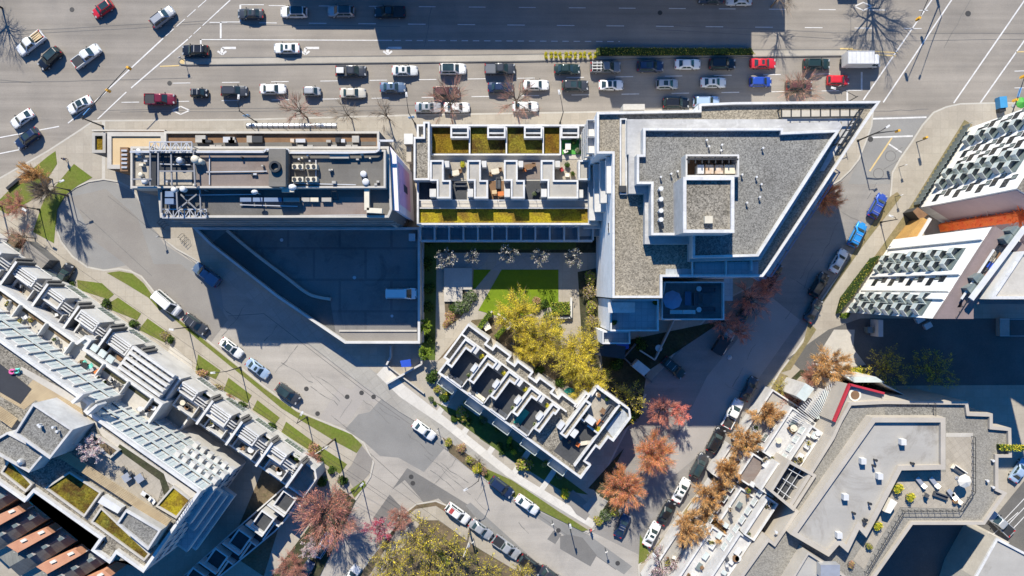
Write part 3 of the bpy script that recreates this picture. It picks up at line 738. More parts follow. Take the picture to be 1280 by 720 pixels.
# ================================================================== 2 courtyard terrace row
c = g(632, 226)
CR = thing('terrace_row', 'flat roofed white terrace row with moss roofs and sunken patios above the courtyard', 'building', (*c, 0))
block(CR, [(521, 155.5), (738, 155.5), (738, 281), (521, 281)], 9.4, par=1.0, pw=.3, wall='white_render', roof='pale_concrete')
zr = 8.42
for x0, x1, mt_ in ((540, 586, 'moss_brown'), (588, 632, 'moss'), (634, 678, 'moss'), (680, 699, 'moss_brown')):
    patch(CR, 'green_roof', [(x0, 158), (x1, 158), (x1, 191.5), (x0, 191.5)], zr, mt_, .05)
m = MB()
for x in (538.5, 587, 633, 679, 700.5):
    m.prism(W([(x-.9, 156.5), (x+.9, 156.5), (x+.9, 193), (x-.9, 193)], 9.3), zr, 9.3)
m.prism(W([(537, 192.3), (701, 192.3), (701, 194), (537, 194)], 9.32), zr, 9.32); m.build('party_wall', M['white_coping'], CR)
for x in (563, 609, 655, 701):                    # glazed roof boxes
    q = W([(x, 158), (x+23, 158), (x+23, 172.5), (x, 172.5)], 9.9); m = MB(); m.ring(q, .28, zr, 9.9); m.build('skylight_box', M['white_coping'], CR)
    m = MB(); m.prism(W([(x+2, 160), (x+21, 160), (x+21, 165), (x+2, 165)], 9.2), zr, 9.2); m.build('skylight', M['glass_teal'], CR)
    m = MB(); m.prism(W([(x+2, 165.5), (x+21, 165.5), (x+21, 167), (x+2, 167)], 9.7), zr, 9.7); m.build('skylight_bar', M['white_coping'], CR)
    patch(CR, 'roof_well', [(x+2, 167), (x+21, 167), (x+21, 170.8), (x+2, 170.8)], zr, 'gravel_roof', .06)
patch(CR, 'roof_terrace', [(702, 173), (733, 173), (733, 193), (702, 193)], zr, 'bright_green', .05)
patch(CR, 'roof_walkway', [(540, 195), (735, 195), (735, 199), (540, 199)], zr, 'pale_concrete', .05)
for i, x in enumerate((537.5, 584, 630, 676)):   # stepped stair heads
    w_ = 16; last = i == 3
    tp = [(x, 200), (x+17, 200), (x+17, 225), (x+(47 if last else 26), 225), (x+(47 if last else 26), 248), (x+8.5, 248), (x+8.5, 226), (x, 226)]
    block(CR, tp, 11.4, z0=zr, par=.35, pw=.28, wall='white_render', roof='grey_concrete', names=('stair_head_wall', 'stair_head_roof', 'stair_head_parapet'))
    pbox(CR, 'roof_box', x+18, 201, x+24, 209, 10.6, 2.1, 'white_render')
    pbox(CR, 'roof_box', x-.5 if i == 0 else x+.5, 236, x+7.5, 246, 10.6, 2.1, 'white_render')
    patch(CR, 'patio', [(x+18, 200), (x+45, 200), (x+45, 224), (x+18, 224)], zr, 'patio_paving' if i != 2 else 'brown_membrane', .04)
    patch(CR, 'patio', [(x+27, 226), (x+(36 if last else 46), 226), (x+(36 if last else 46), 249), (x+27, 249)], zr, ('dark_deck', 'wood_brown', 'dark_deck', 'pale_concrete')[i], .04)
block(CR, [(723, 200), (738, 200), (738, 225), (723, 225)], 11.4, z0=zr, par=.35, pw=.28, wall='white_render', roof='grey_concrete', names=('stair_head_wall', 'stair_head_roof', 'stair_head_parapet'))
pbox(CR, 'roof_box', 723, 237, 729, 247, 10.6, 2.1, 'white_render')
patch(CR, 'patio', [(522, 226), (545, 226), (545, 252), (522, 252)], zr, 'dark_deck', .04)
patch(CR, 'roof_walkway', [(525, 250), (735, 250), (735, 259), (525, 259)], zr, 'pale_concrete', .05)
patch(CR, 'green_roof', [(524, 261), (735, 261), (735, 278.5), (524, 278.5)], zr, 'moss_bright', .06)
m = MB(); m.prism(W([(524, 259.4), (735, 259.4), (735, 260.6), (524, 260.6)], 9), zr, 9); m.build('party_wall', M['white_coping'], CR)
block(CR, [(517, 171), (529, 171), (529, 152), (537, 152), (537, 225), (517, 225)], 11, par=.5, pw=.3, wall='white_render', roof='gravel_roof', names=('corridor_wall', 'corridor_roof', 'corridor_parapet'))
rail_run(CR, [(525, 251), (735, 251)], zr, 1.0, 'white_metal', 2.0)
a, b = Vector(g(521, 281, 9.4)), Vector(g(745, 281, 9.4))
q0, q1 = a, b
m = MB(); m.prism(ccw([tuple(a), tuple(b), (b.x, b.y-2.2), (a.x, a.y-2.2)]), 3.2, 3.45, bottom=True); m.build('balcony', M['blue_tiles'], CR)
for i in range(13):
    m = MB(); x = a.x+(b.x-a.x)*i/12; m.bar((x, a.y, 4.4), (x, a.y-2.25, 4.4), .3, 1.95); m.build('balcony_divider', M['white_render'], CR)
m = MB(); m.bar((a.x, a.y-2.3, 4.0), (b.x, a.y-2.3, 4.0), .38, 1.1); m.build('balcony_rail', M['white_metal'], CR)
windows(CR, (a.x, a.y), (b.x, b.y), 3.3, 1, 12, w=1.9, h=2.1, glass='glass_blue', sill=.1)
windows(CR, (a.x, a.y), (b.x, b.y), .1, 1, 12, w=1.9, h=2.1, glass='glass_blue', sill=.3)
windows(CR, (a.x, a.y), (b.x, b.y), 5.9, 1, 12, w=1.9, h=1.7, glass='glass_blue', sill=.5)
a, b = Vector(g(521, 281, 9.4)), Vector(g(521, 155.5, 9.4)); windows(CR, (b.x, b.y), (a.x, a.y), .4, 3, 3, fh=2.9, w=1.2, h=1.4)
pbox(CR, 'link_bridge', 737, 250, 748, 281, 9, 8.9, 'pale_concrete')

# ================================================================== 3 concrete tower with studios of roof plant, and its parking deck
c = g(330, 225)
TW = thing('concrete_block', 'long concrete block with rooftop steel frames, tanks and magenta banner on its end wall', 'building', (*c, 0))
tw = block(TW, [(163, 183), (486, 183), (490, 262), (486, 272), (200, 272), (197, 236), (163, 236)], 17.9, par=.45, wall='dark_concrete', roof='tower_membrane', cop='pale_concrete')
block(TW, [(196, 187), (482, 187), (482, 235), (163, 235), (163, 187)], 19.2, z0=16, par=.45, pw=.3, wall='grey_concrete', roof='tower_membrane', cop='pale_concrete', names=('upper_wall', 'upper_roof', 'upper_parapet'))
patch(TW, 'roof_finish_and_light', [(246, 191), (336, 191), (336, 233), (246, 233)], 18.75, 'brown_membrane')
patch(TW, 'roof_finish_and_light', [(170, 192), (186, 192), (186, 232), (170, 232)], 18.75, 'patio_paving')
patch(TW, 'dark_floor', [(188, 189), (243, 189), (243, 232), (188, 232)], 18.75, 'metal_dark', .02)  # flat dark sheet below the steel frames
patch(TW, 'roof_finish_and_light', [(198, 214), (240, 214), (240, 231), (198, 231)], 18.75, 'patio_paving', .04)
patch(TW, 'roof_finish_and_light', [(377, 246), (460, 246), (460, 268), (380, 269)], 17.45, 'brown_membrane', .02)  # brown finish drawn only where sun falls, painting that lit stretch lighter
patch(TW, 'roof_finish_and_light', [(204, 238), (330, 238), (330, 268), (204, 268)], 17.45, 'alley_asphalt', .02)  # darker sheet paints in the shade over the left stretch
block(TW, [(205, 164), (474, 164), (474, 189), (205, 189)], 14, par=.5, pw=.35, wall='dark_concrete', roof='wood_brown', cop='pale_concrete', names=('ledge_wall', 'ledge_roof', 'ledge_parapet'))
patch(TW, 'ledge_walk', [(212, 179), (470, 177), (470, 182), (212, 184)], 13.5, 'tower_membrane', .03)
for x in (262, 270, 372, 384, 414, 432, 440):
    pbox(TW, 'planter', x, 181, x+7, 185, 14, .9, 'grey_concrete')
block(TW, [(134, 165), (206, 165), (206, 211), (134, 211)], 8, par=.25, pw=.7, wall='wood_brown', roof='tan_panel', cop='pale_concrete', names=('annex_wall', 'annex_roof', 'annex_parapet'))
pbox(TW, 'annex_shaft', 150, 184, 160, 214, 9.2, 3, 'wood_brown')
for k in range(5): pbox(TW, 'shaft_louvre', 151.5, 187+k*5.2, 158.5, 189.4+k*5.2, 9.4, .3, 'metal_light')
block(TW, [(115, 166), (132, 166), (132, 191), (115, 191)], 6, par=.4, pw=.5, wall='dark_concrete', roof='moss_brown', cop='grey_concrete', names=('annex_wall', 'annex_roof', 'annex_parapet'))
m = MB(); m.bar((*g(115, 163, 5), 4.6), (*g(206, 163, 5), 4.6), .25, .9); m.build('sign_wall', M['pale_concrete'], TW)
# steel lattice beams and frames
def lattice(p0, p1, z, w=1.3, n=8, name='lattice_beam', mat='metal_light', t=.16):
    a = Vector((*g(*p0, z), z)); b = Vector((*g(*p1, z), z)); d = (b-a).normalized(); s = Vector((-d.y, d.x, 0))*w/2; m = MB()
    m.bar(a+s, b+s, t, t); m.bar(a-s, b-s, t, t)
    for i in range(n):
        p = a+(b-a)*i/n; q = a+(b-a)*(i+1)/n; sg = 1 if i % 2 else -1
        m.bar(p+s*sg, q-s*sg, t*.7, t*.7); m.bar(p+s, p-s, t*.7, t*.7)
    m.bar(b+s, b-s, t*.7, t*.7)
    for e in (a, b): m.bar(e-Vector((0, 0, z-16.6)), e, t, t)
    m.build(name, M[mat], TW)
lattice((187, 183), (240, 183), 20.2)
lattice((203, 267), (258, 267), 18.05)
m = MB()
for L, z in (([(198, 189), (198, 232)], 20), ([(242, 189), (244, 232)], 20), ([(214, 189), (215, 232)], 19.8), ([(198, 214), (243, 214)], 19.9), ([(198, 236), (250, 236)], 18.6), ([(250, 236), (251, 262)], 18.6), ([(221, 240), (222, 262)], 19.5), ([(222, 262), (246, 243)], 18.6), ([(246, 262), (226, 243)], 18.6),
             ([(202, 236), (202, 266)], 18.6), ([(165, 224), (190, 224)], 20.2), ([(188, 189), (188, 232)], 20)):
    a, b = [(*g(*q, z), z) for q in L]; m.bar(a, b, .2, .22)
m.build('steel_frame', M['steel_frame'], TW)
for x, y in ((198, 189), (198, 232), (243, 189), (243, 232), (202, 236), (202, 266), (251, 236), (251, 264)):
    q = g(x, y, 20); m = MB(); m.bar((*q, 16.4), (*q, 20 if y < 234 else 18.6), .18, .18); m.build('frame_post', M['steel_frame'], TW)
def tank(px, py, z, r, h, mat='cream_metal', name='tank'):
    m = MB(); q = g(px, py, z); m.cyl((*q, z), r, h*.8, 18); m.dome((*q, z+h*.8), r, r, h*.25, 18, 5); m.build(name, M[mat], TW, smooth=False)
tank(248, 201, 18.8, .6, 1.5); tank(254, 203, 18.8, .4, 1.2); tank(228, 202, 18.8, .5, 1.2, 'metal_light'); tank(176, 191, 18.8, .5, .9, 'metal_light'); tank(183, 227, 18.8, .42, .8, 'white_metal'); tank(178, 219, 18.8, .35, .7, 'cream_metal')
tank(220, 238, 18.9, .42, .9, 'white_metal'); tank(231, 237, 18.9, .45, .9, 'white_metal'); tank(455, 218, 18.8, .48, .6, 'white_metal', 'roof_fan'); tank(458, 228, 18.8, .52, .7, 'white_metal', 'roof_fan')
for x0, y0 in ((206, 239), (206, 248)):
    pbox(TW, 'chiller', x0, y0, x0+11, y0+7, 18.9, 1.5, 'metal_blue')
pbox(TW, 'stair_bulkhead', 336, 186, 357, 233, 21, 2.2, 'tower_membrane')
q = g(345, 209, 21); m = MB()
n = 22
for k in range(n):
    a0, a1 = 2*math.pi*k/n, 2*math.pi*(k+1)/n; co = lambda r, a, z: (q[0]+r*math.cos(a), q[1]+r*math.sin(a), z)
    m.face([co(.85, a0, 21), co(.85, a1, 21), co(.85, a1, 21.6), co(.85, a0, 21.6)]); m.face([co(.55, a1, 21.02), co(.55, a0, 21.02), co(.55, a0, 21.6), co(.55, a1, 21.6)]); m.face([co(.85, a0, 21.6), co(.85, a1, 21.6), co(.55, a1, 21.6), co(.55, a0, 21.6)])
m.build('fan_cowl', M['metal_dark'], TW)
for x, y in ((365, 205), (382, 205), (365, 221), (382, 221)):
    pbox(TW, 'air_conditioner', x, y, x+14, y+6, 19.9, 1.1, 'cream_metal'); 
    for k in (3, 10):
        qq = g(x+k, y+3, 19.9); mm = MB(); mm.cyl((*qq, 19.9), .28, .1, 12); mm.build('fan', M['metal_dark'], TW)
m = MB(); z = 19.6
P = [(163, 190), (310, 190), (330, 190), (333, 187), (360, 187), (362, 191), (440, 191), (470, 190), (474, 187), (474, 176), (492, 176)]
for a, b in zip(P, P[1:]): m.bar((*g(*a, z), z), (*g(*b, z), z), .3, .3)
m.build('duct', M['metal_light'], TW)
pbox(TW, 'roof_step', 412, 193, 436, 198, 19.4, .6, 'grey_concrete')
m = MB()
for k in (0, 1.1):
    a = g(414+k*6, 236, 19); b = g(417+k*6, 256, 17); m.bar((*a, 19.3), (*b, 16.6), .08, .08)
for k in range(7):
    t = k/6; a = g(414+3*t, 236+20*t, 19-2.0*t); b = g(420.6+3*t, 236+20*t, 19-2.0*t); m.bar((*a, 19.3-2.7*t), (*b, 19.3-2.7*t), .06, .06)
m.build('ladder', M['metal_dark'], TW)
m = MB(); z = 18.4
for a, b in (((459, 232), (459, 263)), ((459, 263), (478, 264))): m.bar((*g(*a, z), z), (*g(*b, z), z), .75, .75)
m.build('duct', M['cream_metal'], TW)
for k_, (x_, w_, mt_) in enumerate(((300, 14, 'metal_blue'), (316, 12, 'metal_blue'), (330, 22, 'metal_blue'), (354, 20, 'grey_concrete'), (377, 10, 'grey_concrete'), (388, 10, 'cream_metal'), (402, 12, 'grey_concrete'))): pbox(TW, 'roof_locker', x_, 247, x_+w_, 252, 18.1, .7, mt_)
rn = random.Random(12)
for k_ in range(26):                              # small plant, ducts stubs and boxes scattered on the roof
    x_, y_ = rn.uniform(166, 478), rn.uniform(192, 230); s_ = rn.uniform(1.2, 3.5); pbox(TW, 'plant_box', x_, y_, x_+s_*rn.uniform(.8, 2), y_+s_, 18.8+rn.uniform(.3, .9), .95, rn.choice(('metal_light', 'cream_metal', 'metal_dark', 'grey_concrete')))
m = MB()
for a, b in (((358, 229), (445, 231)), ((395, 200), (395, 230)), ((258, 215), (334, 214)), ((200, 205), (238, 206)), ((212, 241), (212, 265)), ((232, 244), (320, 243)), ((300, 256), (372, 258)), ((262, 194), (262, 231))):
    za = 19.0 if a[1] < 236 else 17.75; m.bar((*g(*a, za), za), (*g(*b, za), za), .14, .14)
m.build('pipe_run', M['metal_light'], TW)
rn = random.Random(5)
for k_ in range(14):
    x_ = rn.uniform(212, 465); pbox(TW, 'plant_box', x_, rn.uniform(169, 175), x_+rn.uniform(4, 14), 178, 14.2, .8, rn.choice(('metal_light', 'grey_concrete', 'rust_metal', 'metal_dark')))
pbox(TW, 'satellite_dish', 352, 231, 367, 240, 20, .5, 'cream_metal')
m = MB()
for i, (x, y, s) in enumerate(((365, 234, 8), (352, 233, 5), (318, 240, 6))):
    q = g(x, y, 20); m.cyl((*q, 17), .08, 3, 6); m.dome((*q, 19.9), s*.12*.7, s*.12*.5, .45, 12, 4)
m.build('antenna_dish', M['white_metal'], TW)
rail_run(TW, [(300, 271), (460, 269)], 16.9, .9, 'metal_light', 1.6)
# south face: ribbon windows
a, b = Vector(g(200, 272, 17)), Vector(g(486, 272, 17))
windows(TW, (a.x, a.y), (b.x, b.y), 4.4, 4, 16, fh=3.1, w=1.9, h=1.5, frame='white_metal', glass='glass_pale')
m = MB()
for z in (3.7, 6.9, 10.0, 13.1): m.bar((a.x, a.y-.12, z), (b.x, b.y-.12, z), .22, .5)
m.build('floor_band', M['grey_concrete'], TW)
# east end wall with banner, hung on a leaning screen
e0 = Vector(g(490, 262, 17)); e1 = Vector(g(487, 183, 17))
m = MB(); m.prism(ccw([(e1.x+.05, e1.y), (e1.x+1.0, e1.y-1.2), (e0.x+1.0, e0.y-.2), (e0.x+.05, e0.y)]), .2, 16.8); m.build('end_wall', M['banner_border'], TW)
def onwall(u, z): x = e1.x+1.03+(e0.x-e1.x)*u; y = (e1.y-1.2)+(e0.y-.2-e1.y+1.2)*u; return (x, y, z)
m = MB(); m.face([onwall(.1, 4), onwall(.1, 15.5), onwall(.86, 15.5), onwall(.86, 4)][::-1]); m.build('banner', M['banner'], TW)
m = MB(); m.face([(x+.02, y, z) for x, y, z in (onwall(.42, 7), onwall(.42, 11), onwall(.56, 11), onwall(.56, 7))][::-1]); m.build('banner_panel', M['jacket_navy'], TW)
for (x0, y0), (x1, y1) in (((472, 262), (498, 283)), ((480, 258), (506, 276))):
    a = g(x0, y0, 16); b = g(x1, y1, 3); m = MB(); m.bar((*a, 16), (*b, 3.5), .9, .5); m.build('raking_buttress', M['pale_concrete'], TW)
pbox(TW, 'service_hut', 505, 167, 516, 180, 4, 3.5, 'white_metal'); pbox(TW, 'service_hut', 508, 182, 514, 202, 3, 2.5, 'pink_stone')

c = g(430, 350)
PD = thing('parking_deck', 'shaded raised parking deck with pale parapets and a curved ramp kerb below the concrete block', 'parking deck', (*c, 0))
dk = W([(240, 284), (525, 284), (525, 429.5), (431, 429.5), (345, 371), (262, 306)], 4)
m = MB(); m.prism(dk, 0, 3.0, top=False); m.build('wall', M['pale_concrete'], PD)
m = MB(); m.face([(x, y, 3.0) for x, y in inset(dk, .15)]); m.build('deck', M['deck_membrane'], PD)
m = MB(); m.ring(dk, .4, 3.0, 4.0); m.build('parapet', M['white_render'], PD)
m = MB()
P = chaikin([(284, 288), (300, 302), (330, 326), (360, 348), (385, 368), (400, 372), (413, 374)], 2, False)
for a, b in zip(P, P[1:]): m.bar((*g(*a, 3.4), 3.3), (*g(*b, 3.4), 3.3), .5, .7)
m.build('ramp_kerb', M['pale_concrete'], PD)
patch(PD, 'ramp', [(262, 306), (284, 289), (330, 327), (400, 374), (413, 376), (420, 420), (345, 369)], 3.0, 'alley_asphalt', .03)
patch(PD, 'sunlit_strip', [(424, 415), (521, 415), (521, 426.5), (432, 426.5)], 3.0, 'tan_asphalt', .02)  # paler sheet paints the sunlit band beyond the block's shadow
m = MB()
for x_, y_, r_ in ((443, 347, .3), (352, 300, .3), (490, 395, .25)): m.cyl((*g(x_, y_, 3), 3.0), r_, .02, 12)
m.build('drain', M['metal_light'], PD)
m = MB(); m.prism(W([(511, 292), (519, 292), (519, 301), (511, 301)], 4.2), 3, 4.2); m.build('roof_fan_box', M['metal_light'], PD)
m = MB(); a = (*g(424, 413.5, 3.2), 3.1); b = (*g(521, 413.5, 3.2), 3.1); m.bar(a, b, .3, .25); m.build('kerb', M['pale_concrete'], PD)
a, b = Vector(g(431, 429.5, 4)), Vector(g(525, 429.5, 4))
# ================================================================== 4 diagonal terrace in the courtyard
def D(u, v): return (546+u*.804+v*.595, 467+u*.595-v*.804)
def DP(L): return [D(u, v) for u, v in L]
DROT = math.atan2(-.595, .804)
c = g(670, 505)
DT = thing('diagonal_terrace', 'white flat roofed terrace set diagonally, with L shaped parapets round dark roof decks', 'building', (*c, 0))
cren = [(0, 0), (165, 0)]
DT.scale = (1, 1, .88)
foot = [(0, 0), (225, 0), (225, 22), (216, 22), (216, 44), (222, 44), (222, 62), (230, 62), (230, 100), (222, 108), (172, 108), (172, 92), (165, 92), (165, 66)]
for i in (4, 3, 2, 1, 0):
    u0 = i*34.4-6
    foot += [(u0+34, 66), (u0+34, 73), (u0+9, 73), (u0+9, 66)] if i > 0 else [(28, 66), (28, 73), (-6, 73), (-6, 20), (0, 20)]
block(DT, DP(foot), 8, par=.9, pw=.32, wall='white_render', roof='gravel_roof')
for i in range(5):
    u = 2+i*34.4
    if i < 5:
        L = [(u, 15.5), (u+9, 15.5), (u+9, 45.5), (u+(17 if i < 4 else 12), 45.5), (u+(17 if i < 4 else 12), 56), (u, 56)]
        block(DT, DP(L), 9.6, z0=7, par=.5, pw=.3, wall='white_render', roof='gravel_tan', names=('stair_head_wall', 'stair_head_roof', 'stair_head_parapet'))
    if i < 4:
        patch(DT, 'roof_deck', DP([(u+9.5, 4), (u+32, 4), (u+32, 45), (u+9.5, 45)]), 7.1, 'dark_deck', .04)
        patch(DT, 'roof_deck', DP([(u+17.5, 45), (u+32, 45), (u+32, 55), (u+17.5, 55)]), 7.1, 'patio_paving', .04)
        m = MB(); m.prism(W(DP([(u+29, 27), (u+34, 27), (u+34, 37), (u+29, 37)]), 9.9), 7, 9.9); m.build('roof_box', M['white_metal'], DT)
        m = MB(); m.prism(W(DP([(u+17.5, 47), (u+23, 47), (u+23, 56), (u+17.5, 56)]), 9.3), 7, 9.3); m.build('roof_box', M['white_render'], DT)
        m = MB(); m.prism(W(DP([(u+10, 2), (u+33, 2), (u+33, 4), (u+10, 4)]), 8.2), 7, 8.2); m.build('party_wall', M['white_coping'], DT)
        m = MB(); m.prism(W(DP([(u+33, 4), (u+34.2, 4), (u+34.2, 16), (u+33, 16)]), 8.3), 7, 8.3); m.build('party_wall', M['white_coping'], DT)
m = MB(); m.prism(W(DP([(-4, 56.4), (160, 56.4), (160, 58.2), (-4, 58.2)]), 8.1), 7, 8.1); m.build('party_wall', M['white_coping'], DT)
# end block: patio and inner walls
patch(DT, 'roof_terrace', DP([(174, 72), (208, 72), (208, 104), (174, 104)]), 7.1, 'patio_paving', .05)
patch(DT, 'roof_deck', DP([(176, 8), (206, 8), (206, 58), (176, 58)]), 7.1, 'dark_deck', .05)
patch(DT, 'roof_shade_deck', DP([(212, 70), (226, 66), (226, 98), (214, 104)]), 7.1, 'blue_tiles', .05)
m = MB()
for q in ([(208, 8), (210, 8), (210, 104), (208, 104)], [(172, 104), (208, 104), (208, 106), (172, 106)], [(172, 60), (186, 60), (186, 62), (172, 62)], [(170, 60), (172, 60), (172, 94), (170, 94)], [(192, 58), (208, 58), (208, 60), (192, 60)]):
    m.prism(W(DP(q), 8.6), 7, 8.6)
m.build('party_wall', M['white_coping'], DT)
block(DT, DP([(170, 30), (180, 30), (180, 84), (170, 84)]), 9.6, z0=7, par=.5, pw=.3, wall='white_render', roof='gravel_tan', names=('stair_head_wall', 'stair_head_roof', 'stair_head_parapet'))
for q in ([(186, 62), (197, 62), (197, 71), (186, 71)], [(181, 36), (188, 36), (188, 46), (181, 46)], [(162, 34), (168, 34), (168, 44), (162, 44)]):
    m = MB(); m.prism(W(DP(q), 9.7), 7, 9.7); m.build('roof_box', M['white_metal'], DT)
# rear balconies and windows
a, b = Vector(g(*D(0, 0), 8)), Vector(g(*D(225, 0), 8))
windows(DT, a, b, .3, 2, 14, fh=3.0, w=1.4, h=1.7)
for i in range(5):
    p, q = Vector(g(*D(6+i*44, 0), 8)), Vector(g(*D(32+i*44, 0), 8)); balconies(DT, p, q, 5.3, 1, 1, w=(q-p).length-.2, dep=1.75, rail='glass_pale')
a, b = Vector(g(*D(230, 62), 8)), Vector(g(*D(230, 100), 8)); windows(DT, a, b, .3, 2, 2, w=1.4, h=1.7)

# ================================================================== 5 stepped terrace building, lower left
def T(u, w): return (u*.816-w*.578, 310+u*.578+w*.816)
def TP(L): return [T(u, w) for u, w in L]
TROT = math.atan2(-.578, .816)
c = g(200, 560)
TB = thing('stepped_apartments', 'long stepped white apartment building with glazed floors and planted roof, lower left', 'building', (*c, 0))
ZM = 18.0
main_fp = [(-300, 93), (205, 93), (206, 103), (381, 103), (381, 228), (340, 228), (340, 243), (311, 243), (311, 225), (211, 225), (209, 242), (-300, 242)]
mp = block(TB, TP(main_fp), ZM, par=.8, pw=.45, wall='weathered_white', roof='gravel_roof')
# podium of front houses
block(TB, TP([(-300, -2), (482, -2), (490, 6), (490, 36), (316, 36), (316, 96), (-300, 96)]), 5.2, par=.7, pw=.3, wall='white_render', roof='patio_paving', names=('podium_wall', 'podium_roof', 'podium_parapet'))
# middle terrace with the long white parapet
mt_fp = [(-300, 40), (60, 40), (146, 40), (150, 28), (160, 28), (160, 41), (279, 41), (279, 98), (-300, 98)]
block(TB, TP(mt_fp), 10.0, z0=4.5, par=.9, pw=.45, wall='weathered_white', roof='pale_concrete', names=('terrace_wall', 'terrace', 'terrace_parapet'))
# fins and glazed front of the main block: terraced glass roofs stepping down
def TV(u, w, z): return Vector((*g(*T(u, w), ZM), z))
def strip_poly(u0, u1, w0, w1, z): return W(TP([(u0, w0), (u1, w0), (u1, w1), (u0, w1)]), z)
a = Vector(g(*T(206, 103), ZM)); b = Vector(g(*T(381, 103), ZM)); dv = (a-b).normalized()
nrm = Vector((-dv.y, dv.x)) if Vector((-dv.y, dv.x)).dot(Vector((1, 1))) > 0 else Vector((dv.y, -dv.x))
windows(TB, b, a, 5.4, 4, 11, fh=3.1, w=2.15, h=2.35, frame='white_metal', glass='glass_pale', sill=.3, m0=.1, m1=.1)
a2 = Vector(g(*T(-40, 93), ZM)); b2 = Vector(g(*T(205, 93), ZM))
windows(TB, b2, a2, 9.6, 2, 14, fh=3.4, w=2.2, h=2.6, frame='white_metal', glass='glass_pale', sill=.4, m0=.1, m1=.1)
for nm, p, q, n, z0, z1 in (('facade_fin', a, b, 12, 5.2, 17.0), ('facade_fin', a2, b2, 15, 9.2, 17.0)):
    for k in range(n):
        t = (k+.5)/n if False else k/(n-1); c0 = p+(q-p)*t; m = MB(); m.bar((*(c0+nrm*.35), z0), (*(c0+nrm*.35), z1), .3, .7) if False else m.prism(ccw([tuple(c0-dv*.14), tuple(c0+dv*.14), tuple(c0+dv*.14+nrm*.28), tuple(c0-dv*.14+nrm*.28)]), z0, z1); m.build(nm, M['white_render'], TB)
for p, q, zs in ((a, b, (8.3, 11.4, 14.5)), (a2, b2, (12.9,))):
    for z in zs:
        m = MB(); m.prism(ccw([tuple(p), tuple(q), tuple(q+nrm*.36), tuple(p+nrm*.36)]), z-.25, z, bottom=True); m.build('floor_ledge', M['white_render'], TB)
        m = MB(); m.bar((*(p+nrm*.34), z+.25), (*(q+nrm*.34), z+.25), .05, .5); m.build('glass_balustrade', M['glass_pale'], TB)
# right hand part of the front: deep slab brackets
a3 = Vector(g(*T(322, 103), ZM)); b3 = Vector(g(*T(381, 103), ZM))
for k in range(6):
    for z in (7.4, 10.5, 13.6):
        c0 = a3+(b3-a3)*(k/5); m = MB(); m.prism(ccw([tuple(c0-dv*.4), tuple(c0+dv*.4), tuple(c0+dv*.4+nrm*1.1), tuple(c0-dv*.4+nrm*1.1)]), z-.3, z+.8, bottom=True); m.build('balcony', M['white_render'], TB)
# end wall towards the street corner, in shade
a, b = Vector(g(*T(381, 103), ZM)), Vector(g(*T(381, 228), ZM))
windows(TB, b, a, .6, 5, 6, fh=3.2, w=1.7, h=1.8, frame='white_metal', glass='glass_blue')
ne = (a-b).normalized(); no = Vector((-ne.y, ne.x)); no = no if no.x > 0 else -no
for i, (t0, t1, z) in enumerate(((.0, .45, 14), (.1, .6, 10.8), (.2, .95, 7.6), (.25, 1, 4.4))):
    p = a+(b-a)*t0; q = a+(b-a)*t1; w_ = .9+.55*i
    m = MB(); m.prism(ccw([tuple(p), tuple(q), tuple(q+no*w_), tuple(p+no*w_)]), z-.2, z+.9, bottom=True); m.build('balcony', M['white_render'], TB)
    m = MB(); m.face([(*((p+(q-p)*.03+no*.15)), z+.92), (*(q-(q-p)*.03+no*.15), z+.92), (*(q-(q-p)*.03+no*(w_-.25)), z+.92), (*(p+(q-p)*.03+no*(w_-.25)), z+.92)]); m.build('balcony_floor', M['blue_tiles'], TB)
